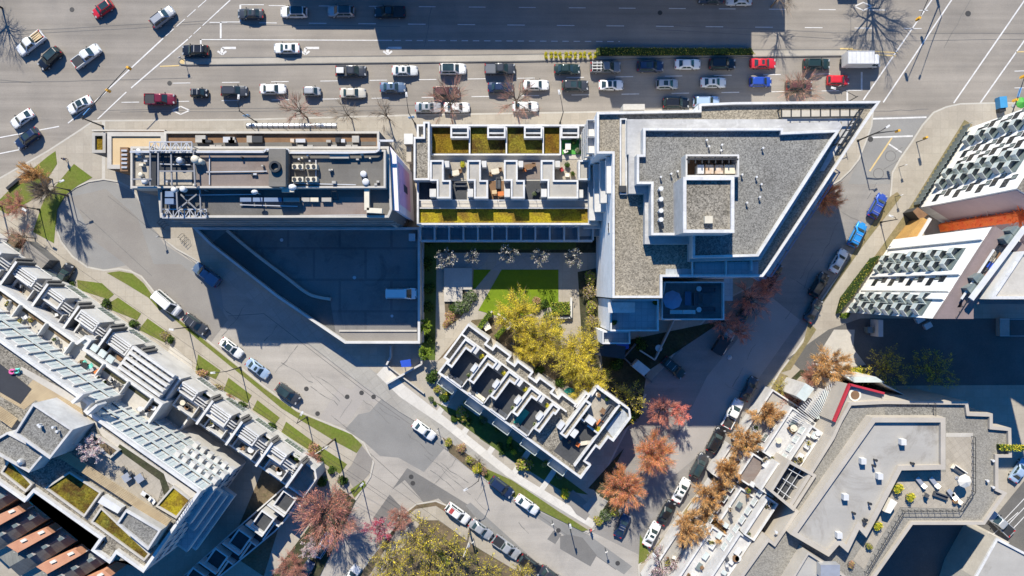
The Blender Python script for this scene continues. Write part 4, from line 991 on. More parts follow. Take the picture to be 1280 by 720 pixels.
# front houses in a row: box, stepped second box, slatted roofs and dark end fins
def tbox(name, u0, u1, w0, w1, z, h, mat, mt=None, par=None):
    poly = W(TP([(u0, w0), (u1, w0), (u1, w1), (u0, w1)]), z); m = MB()
    m.prism(poly, z-h, z, 0, 1, bottom=True); o = m.build(name, [M[mat], M[mt or mat]], TB)
    return poly
def tuw(name, u0, u1, w0, w1, z0, z, mat, roof):
    poly = W(TP([(u0, w0), (u1, w0), (u1, w1), (u0, w1)]), z)
    block(TB, poly, z, z0=z0, par=.55, pw=.25, wall=mat, roof=roof, world=True, names=(name+'_wall', name+'_roof', name+'_parapet'))
units = [-70, -18, 30, 78, 127, 176, 283, 328, 374, 420]
rn = random.Random(31)
for i, u in enumerate(units):
    hi = (8.4 if i < 6 else 7.8)+rn.uniform(-.5, .5); d0 = rn.uniform(22, 30); e0 = rn.uniform(17, 22)
    tuw('house', u, u+d0, 4, e0, 4.5, hi, 'white_render', 'weathered_white' if i % 3 else 'grey_concrete')
    tuw('house', u+d0+.6, u+42, 7+rn.uniform(0, 4), e0, 4.5, hi-1.5, 'white_render', 'grey_concrete')
    tuw('house', u+rn.uniform(4, 9), u+43, e0+.4, 36, 4.5, hi-1.2, 'white_render', 'grey_concrete' if i % 2 else 'patio_paving')
    tbox('fin_wall', u+43, u+46, 2, 38, hi+.4, hi-4, 'dark_concrete', 'white_coping')
    tbox('end_wall', u+40, u+43, -1, 17, hi-.4, hi-4.6, 'dark_concrete', 'dark_concrete')
    w_ = 23+rn.uniform(-1, 2); tbox('roof_well', u+13, u+rn.uniform(24, 32), w_, w_+8, hi-1.6, .3, 'dark_concrete', 'dark_deck')
    tbox('screen_wall', u+34, u+35.2, e0+1, 35, hi-.2, 1.4, 'white_render'); tbox('screen_wall', u+12, u+34, 33.5, 34.6, hi-.3, 1.3, 'white_render')
    for k in range(2+i % 3):
        tbox('roof_slat', u+2+k, u+d0-1-k, 7+k*3.4, 8.4+k*3.4, hi+.1, .5, 'white_coping')
    for k in range(3): tbox('trellis_bar', u+d0+2, u+41, 9+k*3.6, 9.8+k*3.6, hi+.15, .25, 'weathered_white')
    tbox('garden_wall', u, u+38, -12, -11, 1.2, 1.1, 'grey_concrete')
    tbox('stoop', u+40, u+44, -12, -1, 1.0, .9, 'pale_concrete')
    p, q = Vector(g(*T(u+2, -2), 5.2)), Vector(g(*T(u+38, -2), 5.2)); windows(TB, q, p, .4, 1, 3, w=1.3, h=2.0, sill=.5, glass='glass_teal')
    patch(TB, 'planter_bed', TP([(u+1, -.5), (u+39, -.5), (u+39, 3.4), (u+1, 3.4)]), 4.5, 'garden_soil', .2)
for k in range(5):                                # pergola bars
    tbox('pergola_bar', 206, 270, 4+k*7.6, 7+k*7.6, 9.8, .7, 'white_coping')
tbox('pergola_beam', 268, 272, 4, 38, 9.1, .8, 'weathered_white'); tbox('pergola_beam', 206, 209, 4, 38, 9.1, .8, 'weathered_white')
tuw('house', 224, 279, 3, 41, 4.5, 8.3, 'white_render', 'weathered_white')
for k in range(3): tbox('roof_glazing', 228+k*16, 240+k*16, 26, 38, 8.5, .3, 'glass_pale')
for k in range(6): tbox('roof_slat', 228+k*8, 231+k*8, 8, 24, 8.7, .5, 'white_coping')
# roof glazing on the middle terrace and furniture walls
for k in range(4): tbox('roof_glazing', 152+k*12, 161+k*12, 30, 38, 9.6, .35, 'glass_pale')
for u in (20, 60, 100, 140, 188, 226, 262): tbox('screen_wall', u, u+1.5, 44, 62, 10.6, 1.5, 'white_render')
patch(TB, 'planter_bed', TP([(-60, 44), (144, 44), (144, 48), (-60, 48)]), 9.1, 'earth', .05)
patch(TB, 'planter_bed', TP([(165, 46), (276, 46), (276, 50), (165, 50)]), 9.1, 'garden_soil', .05)
# side wing towards the corner street (in shade)
block(TB, TP([(462, 38), (492, 38), (486, 90), (470, 150), (448, 225), (415, 240), (440, 130)]), 2.4, par=.4, pw=.25, wall='white_render', roof='dark_deck', names=('wing_wall', 'wing_roof', 'wing_parapet'))
for i, (u, w) in enumerate(((464, 42), (456, 78), (446, 114), (436, 150), (427, 186))):
    tuw('house', u, u+20, w, w+24, 2.2, 4.6-.2*i, 'white_render', 'dark_deck')
    tbox('screen_wall', u+20.5, u+30, w+4, w+5.6, 3.6, 1.6, 'white_coping'); tbox('screen_wall', u+22, u+23.5, w+5, w+30, 3.4, 1.4, 'white_coping'); tbox('fin_wall', u-6, u+20, w+26, w+27.6, 4.9, 2.5, 'white_coping')
# main roof furniture: penthouses, decks, moss beds
def P18(name, pts, z, z0, wall, roof, par=.4, pw=.3, cop='weathered_white'):
    block(TB, pts, z, z0=z0, par=par, pw=pw, wall=wall, roof=roof, cop=cop, names=(name+'_wall', name+'_roof', name+'_parapet'))
P18('penthouse', [(41, 504), (91, 537), (62, 574), (17, 542)], 22.5, 17, 'weathered_white', 'gravel_grey')
P18('penthouse', [(9, 540), (57, 566), (36, 591), (-22, 558)], 20.6, 17, 'weathered_white', 'gravel_grey')
P18('penthouse', [(157, 637), (201, 663), (185, 688), (145, 655)], 20.4, 17, 'grey_concrete', 'gravel_grey')
for pts, mt_ in (([(87, 592), (124, 616), (105, 643), (60, 610)], 'moss'), ([(127, 637), (185, 692), (180, 698), (117, 652)], 'moss'), ([(12, 577), (38, 605), (32, 612), (4, 590)], 'moss'), ([(217, 610), (236, 625), (220, 645), (198, 632)], 'moss_bright'), ([(115, 543), (146, 563), (138, 570), (110, 549)], 'earth')):
    m = MB(); q = W(pts, ZM-.3); m.prism(q, 17.1, 17.55); m.build('green_roof', M[mt_], TB)
    m = MB(); m.ring(inset(q, -.3), .28, 17.15, 17.8); m.build('bed_edge', M['pale_concrete'], TB)
def pdeck(name, pts, mat, lift=.03): patch(TB, name, pts, 17.2, mat, lift)
pdeck('timber_deck', [(44, 472), (118, 512), (112, 528), (92, 533), (45, 500), (30, 512), (0, 495), (0, 490), (20, 498)], 'timber_deck')
pdeck('patio', [(118, 570), (150, 560), (205, 600), (198, 625), (185, 640), (120, 590)], 'patio_paving')
pdeck('walkway', [(27, 458), (118, 508), (129, 536), (250, 620), (240, 622), (200, 596), (128, 545), (112, 516), (24, 464)], 'pale_concrete', .05)
pdeck('planter_bed', [(150, 555), (205, 592), (212, 612), (205, 618), (200, 600), (146, 561)], 'garden_soil', .06)
pdeck('walkway', [(0, 597), (30, 618), (45, 604), (142, 668), (116, 690), (140, 700), (178, 702), (188, 706), (182, 712), (120, 670), (60, 628), (0, 588)], 'gravel_roof', .02)
m = MB()
for k in range(8):                                # long slatted screen
    o_ = k*1.5; a = (*g(79-o_*.6, 562+o_*.8, 18.6), 18.6); b = (*g(214-o_*.6, 650+o_*.8, 18.6), 18.6); m.bar(a, b, .13, .12)
m.build('slatted_screen', M['timber_deck'], TB)
m = MB()
for k in range(9):
    a = (*g(0-k*.9, 508+k*1.3, 18.3), 18.3); b = (*g(22-k*.9, 524+k*1.3, 18.3), 18.3); m.bar(a, b, .13, .12)
m.build('slatted_screen', M['timber_deck'], TB)
pdeck('pool_cover', [(0, 454), (40, 486), (26, 505), (0, 490), (-30, 470), (-30, 440)], 'pool_cover', .06)
for x, y in ((100, 494), (118, 508)):
    m = MB(); a = g(x, y, 19.6); m.prism(W([(x-12, y+8), (x+2, y-3), (x+4, y-1), (x-9, y+11)], 19.4), 17, 19.4); m.build('screen_wall', M['white_coping'], TB)
vents(TB, [(54, 532), (70, 533), (75, 538), (52, 530)], 22.1, r=.2, h=.8)
m = MB(); q = g(27, 577, 20.3); m.dome((*q, 20.2), .55, .55, .9, 12, 5); m.build('roof_cowl', M['metal_light'], TB)
m = MB(); m.prism(W([(128, 620), (152, 635), (147, 642), (122, 628)], 18.4), 17.2, 18.4); m.build('roof_plant_box', M['white_metal'], TB)
rail_run(TB, [(221, 653), (240, 622)], 17.9, .9, 'metal_dark', .5)

# ================================================================== 6 row houses with terracotta bands, bottom left corner
hs = [([(-28, 655), (-6, 660), (30, 632), (8, 628)], 'slate'),]
def row_house(k, label):
    dx, dy = k*37.0, k*26.5
    r = thing('row_house', label, 'house', (*g(30+dx, 672+dy), 0), group='row houses in the lower left corner')
    P = lambda L: [(x+dx, y+dy) for x, y in L]
    bl = P([(-38, 670), (34, 632), (58, 650), (-12, 694)])
    q = W(bl, 8.0); m = MB(); m.prism(q, 0, 8.0, top=False); m.build('wall', M['grey_concrete'], r)
    # slate roof in two shallow falls
    hi = 9.2; p = bl; mid0 = ((p[0][0]+p[3][0])/2, (p[0][1]+p[3][1])/2); mid1 = ((p[1][0]+p[2][0])/2, (p[1][1]+p[2][1])/2)
    v = [(*g(*t, 8), 8.0) for t in p]; r0 = (*g(*mid0, hi), hi); r1 = (*g(*mid1, hi), hi)
    m = MB(); m.face([v[0], v[1], r1, r0][::-1]); m.face([r0, r1, v[2], v[3]][::-1]); m.face([v[0], r0, v[3]]); m.face([v[1], v[2], r1]); rf = m.build('roof', M['slate'], r)
    t = P([(8, 682), (57, 660), (65, 667), (22, 691)]); m = MB(); m.prism(W(t, 10.4), 0, 10.4); tr = m.build('terracotta_bay', M['terracotta'], r)
    for sx, sy in ((28, 676), (50, 666)):
        q = [(sx+dx-3.5, sy+dy), (sx+dx+3, sy+dy-3), (sx+dx+5.5, sy+dy-.5), (sx+dx-1, sy+dy+2.5)]
        m = MB(); m.prism(W(q, 10.6), 10.3, 10.6, 0, 1); m.build('skylight', [M['white_metal'], M['canvas']], tr)
    for sx, sy in ((18, 657), (38, 647), (0, 668)):
        q = [(sx+dx-4, sy+dy), (sx+dx+2, sy+dy-3), (sx+dx+5, sy+dy), (sx+dx-1, sy+dy+3.5)]
        m = MB(); m.prism(W(q, 9.6), 8.2, 9.6, 0, 1); m.build('skylight', [M['white_metal'], M['glass_teal']], rf)
    m = MB(); m.bar((*g(-20+dx, 664+dy, 9.4), 9.3), (*g(40+dx, 633+dy, 9.4), 9.0), .15, .25); m.build('party_wall', M['grey_concrete'], r)
row_house(-1, 'first slate roofed row house, cut off by the left edge of the view')
row_house(0, 'slate row house carrying the large terracotta bay nearest the left edge')
row_house(1, 'slate row house with the middle terracotta bay, by the bottom edge')
row_house(2, 'last row house in the lower left corner, mostly below the bottom edge')
g6 = thing('garden_shed', 'narrow shed with green door flap between row houses and stepped apartments', 'shed', (*g(38, 655), 0))
m = MB(); m.prism(W([(40, 628), (48, 624), (58, 644), (52, 650)], 7.5), 0, 7.5); m.build('wall', M['pale_concrete'], g6)
m = MB(); m.prism(W([(20, 640), (38, 626), (42, 630), (28, 643)], 7.6), 7.4, 7.6); m.build('roof', M['mint_vinyl'], g6)

# ================================================================== 7 white slab blocks on the right
def slab_tower(name, label, top, z, south=True):
    r = thing(name, label, 'building', (*g(top[0][0], top[0][1], z), 0)); return r
ZA = 24.0
a0, a1 = Vector(g(1147, 260)), Vector(g(1211, 160))
dA = (a1-a0).normalized(); nA = Vector((-dA.y, dA.x)) if Vector((-dA.y, dA.x)).x < 0 else Vector((dA.y, -dA.x))   # towards the street
A = slab_tower('slab_block', 'white clad slab block, rose bounce light painted on end wall, cut by the right edge', [(1240, 220)], ZA)
fp = ccw([tuple(a0), tuple(a1), tuple(a1-nA*26), tuple(a0-nA*26)])
m = MB(); m.prism(fp, 0, ZA, top=False); m.build('wall', M['white_siding'], A)
m = MB(); m.face([(x, y, ZA) for x, y in fp]); m.build('roof', M['gravel_roof'], A)
e = [a0, a0-nA*26]; m = MB(); q = [Vector(a0)+Vector((-dA.x, -dA.y))*.06, Vector(a0-nA*26)+Vector((-dA.x, -dA.y))*.06]
m.prism(ccw([tuple(a0-nA*.3), tuple(a0-nA*26), tuple(a0-nA*26-dA*.12), tuple(a0-nA*.3-dA*.12)]), 3.2, ZA-.3); m.build('bounce_tinted_end', M['rose_bounce_wall'], A)  # thin sheet carries the painted orange bounce light on the end wall
Bz = 26.0
b_t0, b_t1 = Vector(g(1170, 398.5, Bz)), Vector(g(1245, 283, Bz))
B = slab_tower('slab_block', 'white clad slab block with mauve roof edge and rooftop terraces by the alley', [(1225, 340)], Bz)
dB = (b_t1-b_t0).normalized(); nB = Vector((-dB.y, dB.x)); nB = nB if nB.x < 0 else -nB
fpB = ccw([tuple(b_t0), tuple(b_t1), tuple(b_t1-nB*20), tuple(Vector(g(1360, 380, Bz))), tuple(Vector(g(1217, 380, Bz))), tuple(Vector(g(1217, 398.5, Bz)))])
m = MB(); m.prism(fpB, 0, Bz-.8, top=False); m.build('wall', M['white_siding'], B)
m = MB(); m.face([(x, y, Bz-.8) for x, y in inset(fpB, .3)]); m.build('roof', M['pale_concrete'], B)
m = MB(); m.ring(fpB, 1.6, Bz-.8, Bz); m.build('fascia', M['mauve_fascia'], B)
def facade(root, p0, d, n, cols, z0, z1, fh=3.0):
    """columns along the wall: ('w', at, width) stepped dark windows, ('b', at, width) projecting balconies"""
    wm = MB(); 
    for kind, t, wd in cols:
        zz = z0; k = 0
        while zz+fh*.8 < z1:
            c0 = p0 + d*(t + (0.35 if k % 2 else -.35 if kind == 'w' else 0))
            rz = math.atan2(n.y, n.x)-math.pi/2
            off = WL[root.name]
            if kind == 'w':
                fm, gm = win_mesh(wd, 1.25, 'metal_dark', 'glass_dark', 1)
                o = inst('window', fm, root, (c0.x-off[0], c0.y-off[1], zz+.4), rz); inst('pane', gm, o)
                fm, gm = win_mesh(wd*.55, 1.1, 'metal_dark', 'glass_teal', 0)
                c1 = c0 + d*(wd*.55); o = inst('window', fm, root, (c1.x-off[0], c1.y-off[1], zz+1.75), rz); inst('pane', gm, o)
            else:
                key = ('tri', wd)
                if key not in _bm:
                    s = MB(); s.prism([(-wd/2, 0), (wd/2, 0), (wd*.18, 1.15), (-wd*.30, 1.15)], -.22, 0, bottom=True)
                    q = MB()
                    q.bar((wd/2, .05, .5), (wd*.18, 1.15, .5), .06, 1.0); q.bar((wd*.18, 1.15, .5), (-wd*.30, 1.15, .5), .06, 1.0); q.bar((-wd*.30, 1.15, .5), (-wd/2, .05, .5), .06, 1.0)
                    gl = MB(); gl.face([(-wd/2, .05, 0), (wd/2, .05, 0), (wd/2, .05, 1.7), (-wd/2, .05, 1.7)][::-1])
                    _bm[key] = (s.mesh('balcony', M['pale_concrete']), q.mesh('railing', M['glass_pale']), gl.mesh('glass_door', M['glass_teal']))
                s, q, gl = _bm[key]
                o = inst('balcony', s, root, (c0.x-off[0], c0.y-off[1], zz+.2), rz); inst('railing', q, o); inst('glass_door', gl, o)
            zz += fh; k += 1
LA = (a1-a0).length
facade(A, a0, dA, nA, [('w', 1.9, 1.5), ('b', 4.4, 2.1), ('b', 6.5, 2.1), ('w', 8.8, 1.4), ('w', 10.9, 1.4), ('b', 13.3, 2.1), ('w', 15.6, 1.3)], 3.0, ZA-.4, 2.75)
LB = (b_t1-b_t0).length
facade(B, b_t0, dB, nB, [('b', 1.0, 2.0), ('b', 2.9, 2.0), ('w', 6.6, 1.4), ('b', 8.9, 2.0), ('b', 10.8, 2.0)], 2.4, Bz-1.2, 2.6)
for tt, wd in ((3.6, .5), (4.9, .45), (7.6, .3), (13.8, .6)):
    for zz in (0,):
        c0 = b_t0+dB*tt; m = MB(); m.prism(ccw([tuple(c0-dB*wd), tuple(c0+dB*wd), tuple(c0+dB*wd+nB*.35), tuple(c0-dB*wd+nB*.35)]), 1.0, Bz-.85); m.build('cladding_pier', M['white_siding'], B)
# rooftop of B: terraces with glass screens
patch(B, 'terrace', [(1190, 382), (1218, 336), (1250, 290), (1275, 290), (1275, 374), (1217, 374)], Bz-.8, 'pale_concrete', .03)
block(B, [(1238, 374), (1278, 314), (1340, 314), (1340, 374)], 28.5, z0=25, par=.3, pw=.4, wall='white_render', roof='pale_concrete', names=('penthouse_wall', 'penthouse_roof', 'penthouse_parapet'))
for x, y in ((1216, 362), (1224, 349), (1262, 300), (1270, 290)):
    m = MB(); m.prism(W([(x-8, y-2), (x+2, y-8), (x+9, y-2), (x-2, y+5)], 27.2), 25.2, 27.2); m.build('terrace_glazing', M['glass_teal'], B)
rail_run(B, [(1190, 396), (1224, 342), (1256, 292)], Bz-.8, 1.1, 'metal_dark', .9)
m = MB(); a, b = (*g(1216, 374, 28), 27.6), (*g(1284, 284, 28), 27.6); m.bar(a, b, .7, .3); a, b = (*g(1204, 374, 27), 26.6), (*g(1245, 312, 27), 26.6); m.bar(a, b, .25, .2); m.build('roof_beam', M['white_metal'], B)
# orange art piece standing in the gap between the two slabs
OA = thing('orange_shaft', 'bright red orange woven shaft standing in the gap between the two white slab blocks', 'shaft', (*g(1172, 286), .12))
m = MB(); q = W([(1167.5, 282), (1172, 279.5), (1177.5, 283), (1176.5, 289), (1170, 291)]); rn = random.Random(7)
m.prism(q, 1.2, 20.0, bottom=True); m.build('shaft_body', M['orange_fabric'], OA)
m = MB(); cx_, cy_ = sum(p[0] for p in q)/5, sum(p[1] for p in q)/5
for k in range(240):
    a_ = rn.uniform(0, 6.283); z = rn.uniform(2, 20.2); r0, r1 = .5, rn.uniform(.8, 1.15); m.bar((cx_+r0*math.cos(a_), cy_+r0*math.sin(a_), z), (cx_+r1*math.cos(a_+.25), cy_+r1*math.sin(a_+.25), z+rn.uniform(-.5, .9)), .06, .06)
for k in range(60):
    a_ = rn.uniform(0, 6.283); z = rn.uniform(19, 20.2); m.bar((cx_, cy_, z), (cx_+rn.uniform(1.2, 2.2)*math.cos(a_), cy_+rn.uniform(1.2, 2.2)*math.sin(a_), z+rn.uniform(0, .7)), .05, .05)
m.build('woven_rods', M['orange_fabric'], OA)
m = MB()
for a_, z in ((.6, 8), (2.0, 13), (4.2, 6), (5.2, 17)): m.bar((cx_, cy_, z), (cx_+4*math.cos(a_), cy_+4*math.sin(a_), z+1), .05, .05)
m.build('guy_wire', M['metal_light'], OA)
# low links at the feet of the slabs
LK = thing('timber_link', 'low golden timber entrance roof between the two white slab blocks', 'entrance', (*g(1140, 292), 0))
m = MB(); m.prism(W([(1133, 298), (1154, 272), (1162, 276), (1146, 301)], 4), 0, 4); m.build('entrance_box', M['golden_wood'], LK)
m = MB(); m.bar((*g(1146, 301, 4.2), 4.1), (*g(1163, 273, 4.2), 4.1), .5, .4); m.build('edge_beam', M['white_metal'], LK)
m = MB(); m.prism(W([(1141, 264), (1147, 259), (1160, 268), (1151, 276)], 3.2), .1, 3.2, 0, 1); m.build('porch', [M['metal_dark'], M['wood_brown']], LK)
FZ = thing('zigzag_fence', 'pale blue zigzag screen along the foot of the upper white slab block', 'fence', (*g(1180, 215), 0))
m = MB()
for k in range(20):
    t0, t1 = k/20, (k+1)/20; p = a0+(a1-a0)*t0; q = a0+(a1-a0)*t1; mid = (p+q)/2+nA*.55
    m.bar((*(p+nA*.9), 1.1), (*(mid+nA*.6), 1.1), .08, 2.0); m.bar((*(mid+nA*.6), 1.1), (*(q+nA*.9), 1.1), .08, 2.0)
m.build('panel', M['glass_teal'], FZ)

# ================================================================== 8 angular apartment building, lower right
c = g(1100, 590)
BR = thing('angular_apartments', 'angular cream apartment building with gravel ring roof and large grey upper roof, lower right', 'building', (*c, 0))
ZR = 14.0
ring = [(1049, 526), (1062, 503), (1105, 501), (1210, 502), (1212, 516), (1241, 517), (1241, 533), (1264, 535), (1265, 572), (1248, 572), (1248, 611), (1259, 616), (1231, 656), (1141, 656), (1093, 724), (1040, 800), (880, 800), (927, 718), (960, 672), (968, 678), (994, 640), (986, 632), (1040, 546)]
rp = block(BR, ring, ZR, par=.5, pw=.5, wall='pink_stone', roof='gravel_even', cop='pink_stone')
block(BR, [(1091, 522), (1182, 522), (1182, 587), (1127, 588), (1096, 648), (1083, 672), (1074, 662), (1060, 691), (1049, 681), (1036, 696), (988, 668)], 15.6, z0=13, par=.55, pw=.75, wall='pink_stone', roof='grey_membrane', cop='pink_stone', names=('upper_wall', 'upper_roof', 'upper_parapet'))
for x, y in ((1130, 553), (1080, 577), (1101, 596), (1058, 622), (1050, 670)):
    pbox(BR, 'roof_hatch', x-3.2, y-3.6, x+3.2, y+3.6, 16.0, 1.0, 'white_metal')
vents(BR, [(1138, 578), (1092, 574), (1090, 581), (1085, 628), (1080, 648), (1078, 650), (1065, 640)], 15.05, r=.22, h=.9, mat='metal_dark')
vents(BR, [(969, 664), (1239, 575), (1239, 608), (992, 703), (1232, 600)], 13.5, r=.22, h=.6)
for L in ([(1072, 541), (1056, 563)], [(1055, 566), (1032, 600)], [(1029, 604), (1015, 622)], [(1014, 627), (992, 662)]):
    (x0, y0), (x1, y1) = L; m = MB(); m.prism(W([(x0+2, y0), (x0+5.5, y0+2), (x1+5.5, y1+2), (x1+2, y1)], 14.6), 13.4, 14.6); m.build('clerestory', M['white_metal'], BR)
# red trimmed corner terrace
block(BR, [(1062, 481), (1105, 492), (1105, 501), (1074, 503), (1056, 532), (1043, 527)], 13.4, par=.3, pw=.25, wall='pink_stone', roof='grey_membrane', cop='pink_stone', names=('corner_wall', 'corner_roof', 'corner_parapet'))
m = MB(); c0, c1, c2 = [(*g(*q_, 13.6), 13.5) for q_ in ((1042.5, 527), (1062, 480.5), (1105, 491.5))]
m.bar(c0, c1, .34, .6); m.bar(c1, c2, .34, .6); m.build('red_parapet', M['red_trim'], BR)
m = MB(); q = g(1068, 493.5, 13); n = 20
m.cyl((*q, 12.5), 1.0, .7, 20); m.build('round_planter', M['canvas'], BR); m = MB(); m.cyl((*q, 13.2), .7, .05, 16); m.build('planter_soil', M['wood_brown'], BR)
# terrace between the two roofs
patch(BR, 'roof_terrace', [(1126, 590), (1182, 590), (1182, 545), (1216, 545), (1216, 613), (1200, 636), (1125, 634), (1098, 676), (1080, 712), (1066, 700), (1098, 650)], 13.5, 'patio_paving', .04)
rail_run(BR, [(1214, 545), (1214, 613), (1198, 637), (1127, 637), (1080, 714)], 13.5, 1.05, 'metal_dark', 1.0)
patch(BR, 'roof_terrace', [(1106, 504), (1165, 503), (1165, 519), (1106, 519)], 13.5, 'gravel_grey', .03)
patch(BR, 'roof_terrace', [(1182, 541), (1216, 541), (1216, 546), (1182, 546)], 13.5, 'pale_concrete', .06)
rail_run(BR, [(1165, 503), (1165, 520)], 13.5, 1.0, 'metal_dark', .8)
# street front: lower terraces, white roof lights
wA, wB = Vector(g(927, 718, ZR)), Vector(g(1040, 546, ZR)); dR = (wB-wA).normalized(); nR = Vector((-dR.y, dR.x)); nR = nR if nR.x < 0 else -nR
Lr = (wB-wA).length
def step(t0, t1, dep, z, roof, wall='weathered_white', par=.4):
    p, q = wA+dR*t0, wA+dR*t1
    block(BR, [tuple(p), tuple(q), tuple(q+nR*dep), tuple(p+nR*dep)], z, par=par, pw=.25, wall=wall, roof=roof, cop='white_coping', world=True, names=('bay_wall', 'bay_roof', 'bay_parapet'))
step(-12, 5, 2.4, 11, 'weathered_white'); step(5.2, 12.4, 2.0, 11.6, 'pink_stone'); step(12.6, 18, 3.2, 10.4, 'weathered_white'); step(18.2, Lr, 2.2, 11, 'pink_stone')
step(-12, 3, 5.2, 7.5, 'weathered_white'); step(4, 11, 4.6, 7.2, 'grey_concrete'); step(12, 17, 6.0, 7, 'brown_membrane'); step(18, Lr+1, 5.0, 7.5, 'weathered_white')
step(-12, 1, 8.2, 4, 'grey_concrete'); step(2, 9, 7.4, 3.6, 'brown_membrane'); step(10, 16, 8.6, 3.8, 'weathered_white'); step(17, Lr+2, 8, 4, 'grey_concrete')
rn = random.Random(3)
for t in [k*2.05-10 for k in range(18)]:
    for dd, z in ((1.0, 11.05), (3.4, 7.5)):
        if rn.random() < .8:
            c0 = wA+dR*t+nR*dd; m = MB(); a_ = math.atan2(dR.y, dR.x); m.box((c0.x, c0.y, z-.3), (rn.uniform(.7, 1.3), .8, .38), a_, 0, 1); m.build('roof_light', [M['white_metal'], M[rn.choice(('glass_pale', 'white_metal', 'glass_teal'))]], BR)
pit = [(965, 614), (987, 579), (1017, 595), (991, 634)]
m = MB(); m.prism(W([(962, 614), (986, 575), (1021, 594), (992, 639)], 12.4), 3, 12.4, top=False); m.ring(W([(962, 614), (986, 575), (1021, 594), (992, 639)], 14.1), .45, 12.4, 14.1); m.build('terrace_well', M['pink_stone'], BR)
m = MB(); m.face([(x, y, 12.5) for x, y in W(pit, 12.4)]); m.build('terrace_well_floor', M['dark_deck'], BR)
m = MB()
for k in range(7):
    t = k/6; a = g(965+22*t, 614-35*t, 13.2); b = g(991+26*t, 634-39*t, 13.2); m.bar((*a, 13.2), (*b, 13.2), .1, .12) if k % 2 else None
for k in range(5):
    t = k/4; a = g(965+26*t, 614+20*t, 13.2); b = g(987+30*t, 579+16*t, 13.2); m.bar((*a, 13.1), (*b, 13.1), .08, .1)
m.build('pergola', M['white_metal'], BR)
windows(BR, wB+nR*2.25, wA+nR*2.45, 7.4, 1, 14, w=1.3, h=1.6, glass='glass_pale')
windows(BR, wB+nR*5.1, wA+nR*5.3, 3.8, 1, 12, w=1.4, h=1.7, glass='glass_teal')
# long greenhouse terraces at the upper corner
for k, (x, y, x2, y2) in enumerate(((1000, 498, 1012, 482), (1016, 520, 1036, 490), (1028, 526, 1043, 500), (1062, 474, 1100, 474), (1104, 480, 1128, 492))):
    m = MB(); m.prism(W([(x-5, y-3), (x2-5, y2-3), (x2+6, y2+4), (x+6, y+4)], 8), 0, 8, 0, 1); m.build('glasshouse', [M['weathered_white'], M['glass_pale']], BR)
m = MB()
for k in range(26):
    t = k/25; a = g(985+t*62, 520-t*46, 8.4); b = g(1010+t*36, 534-t*40, 8.4); m.bar((*a, 8.2), (*b, 8.2), .1, .12)
m.build('pergola', M['white_metal'], BR)
tp = [(1035, 530), (1046, 504), (1052, 507), (1041, 534)]; m = MB(); m.prism(W(tp, 10), 0, 10, 0, 1); m.build('timber_bay', [M['wood_brown'], M['golden_wood']], BR)
# court front facing the alley
a, b = Vector(g(1141, 656, ZR)), Vector(g(1231, 656, ZR)); windows(BR, a, b, .4, 4, 6, fh=3.2, w=1.5, h=1.6)
block(BR, [(1010, 690), (1060, 722), (1030, 770), (980, 740)], 16.5, z0=13.4, par=.4, pw=.3, wall='pink_stone', roof='grey_membrane', cop='pink_stone', names=('lower_box_wall', 'lower_box_roof', 'lower_box_parapet'))
pbox(BR, 'roof_plant_box', 1026, 706, 1050, 722, 17.6, 1.4, 'metal_light')

c = g(1260, 700)
CB = thing('corner_building', 'low grey roofed building filling the lower right corner of the view', 'building', (*c, 0))
block(CB, [(1218, 722), (1246, 672), (1330, 716), (1300, 800), (1200, 780)], 8, par=.3, pw=.4, wall='pale_concrete', roof='grey_membrane', cop='white_coping')
block(CB, [(1221, 684), (1236, 664), (1262, 678), (1246, 700)], 5, par=.3, pw=.3, wall='pale_concrete', roof='patio_paving', cop='pale_concrete', names=('porch_wall', 'porch_roof', 'porch_parapet'))

# ================================================================== 9 blocks beyond the top edge, whose shade lies on the road
def far_block(label, x0, x1, y0, z, dep=16):
    r = thing('office_block', label, 'building', ((x0+x1)/2, y0+dep/2, 0))
    block(r, [(x0, y0), (x1, y0), (x1, y0+dep), (x0, y0+dep)], z, par=.5, world=True, wall='pale_concrete', roof='gravel_roof')
    windows(r, (x0, y0), (x1, y0), .5, max(1, int((z-.5)/3.3)), max(2, int((x1-x0)/4)), fh=3.3, w=2.2, h=1.8)
far_block('low office block beyond the top edge, shading the left of the main road', -40.6, -26.6, 54.6, 7.3)
far_block('mid height office block beyond the top edge, shading the middle of the main road', -26.5, 12.4, 54.6, 10.4)
far_block('tallest office block beyond the top edge, shading the planted traffic island', 12.5, 37.4, 54.6, 19.4)
far_block('small office block beyond the top edge, shading the road near the bare tree', 37.5, 46.5, 55.2, 8.2)
far_block('kiosk sized block beyond the top edge, right of the other shading blocks', 57.2, 60.6, 55.2, 3.9, 5)
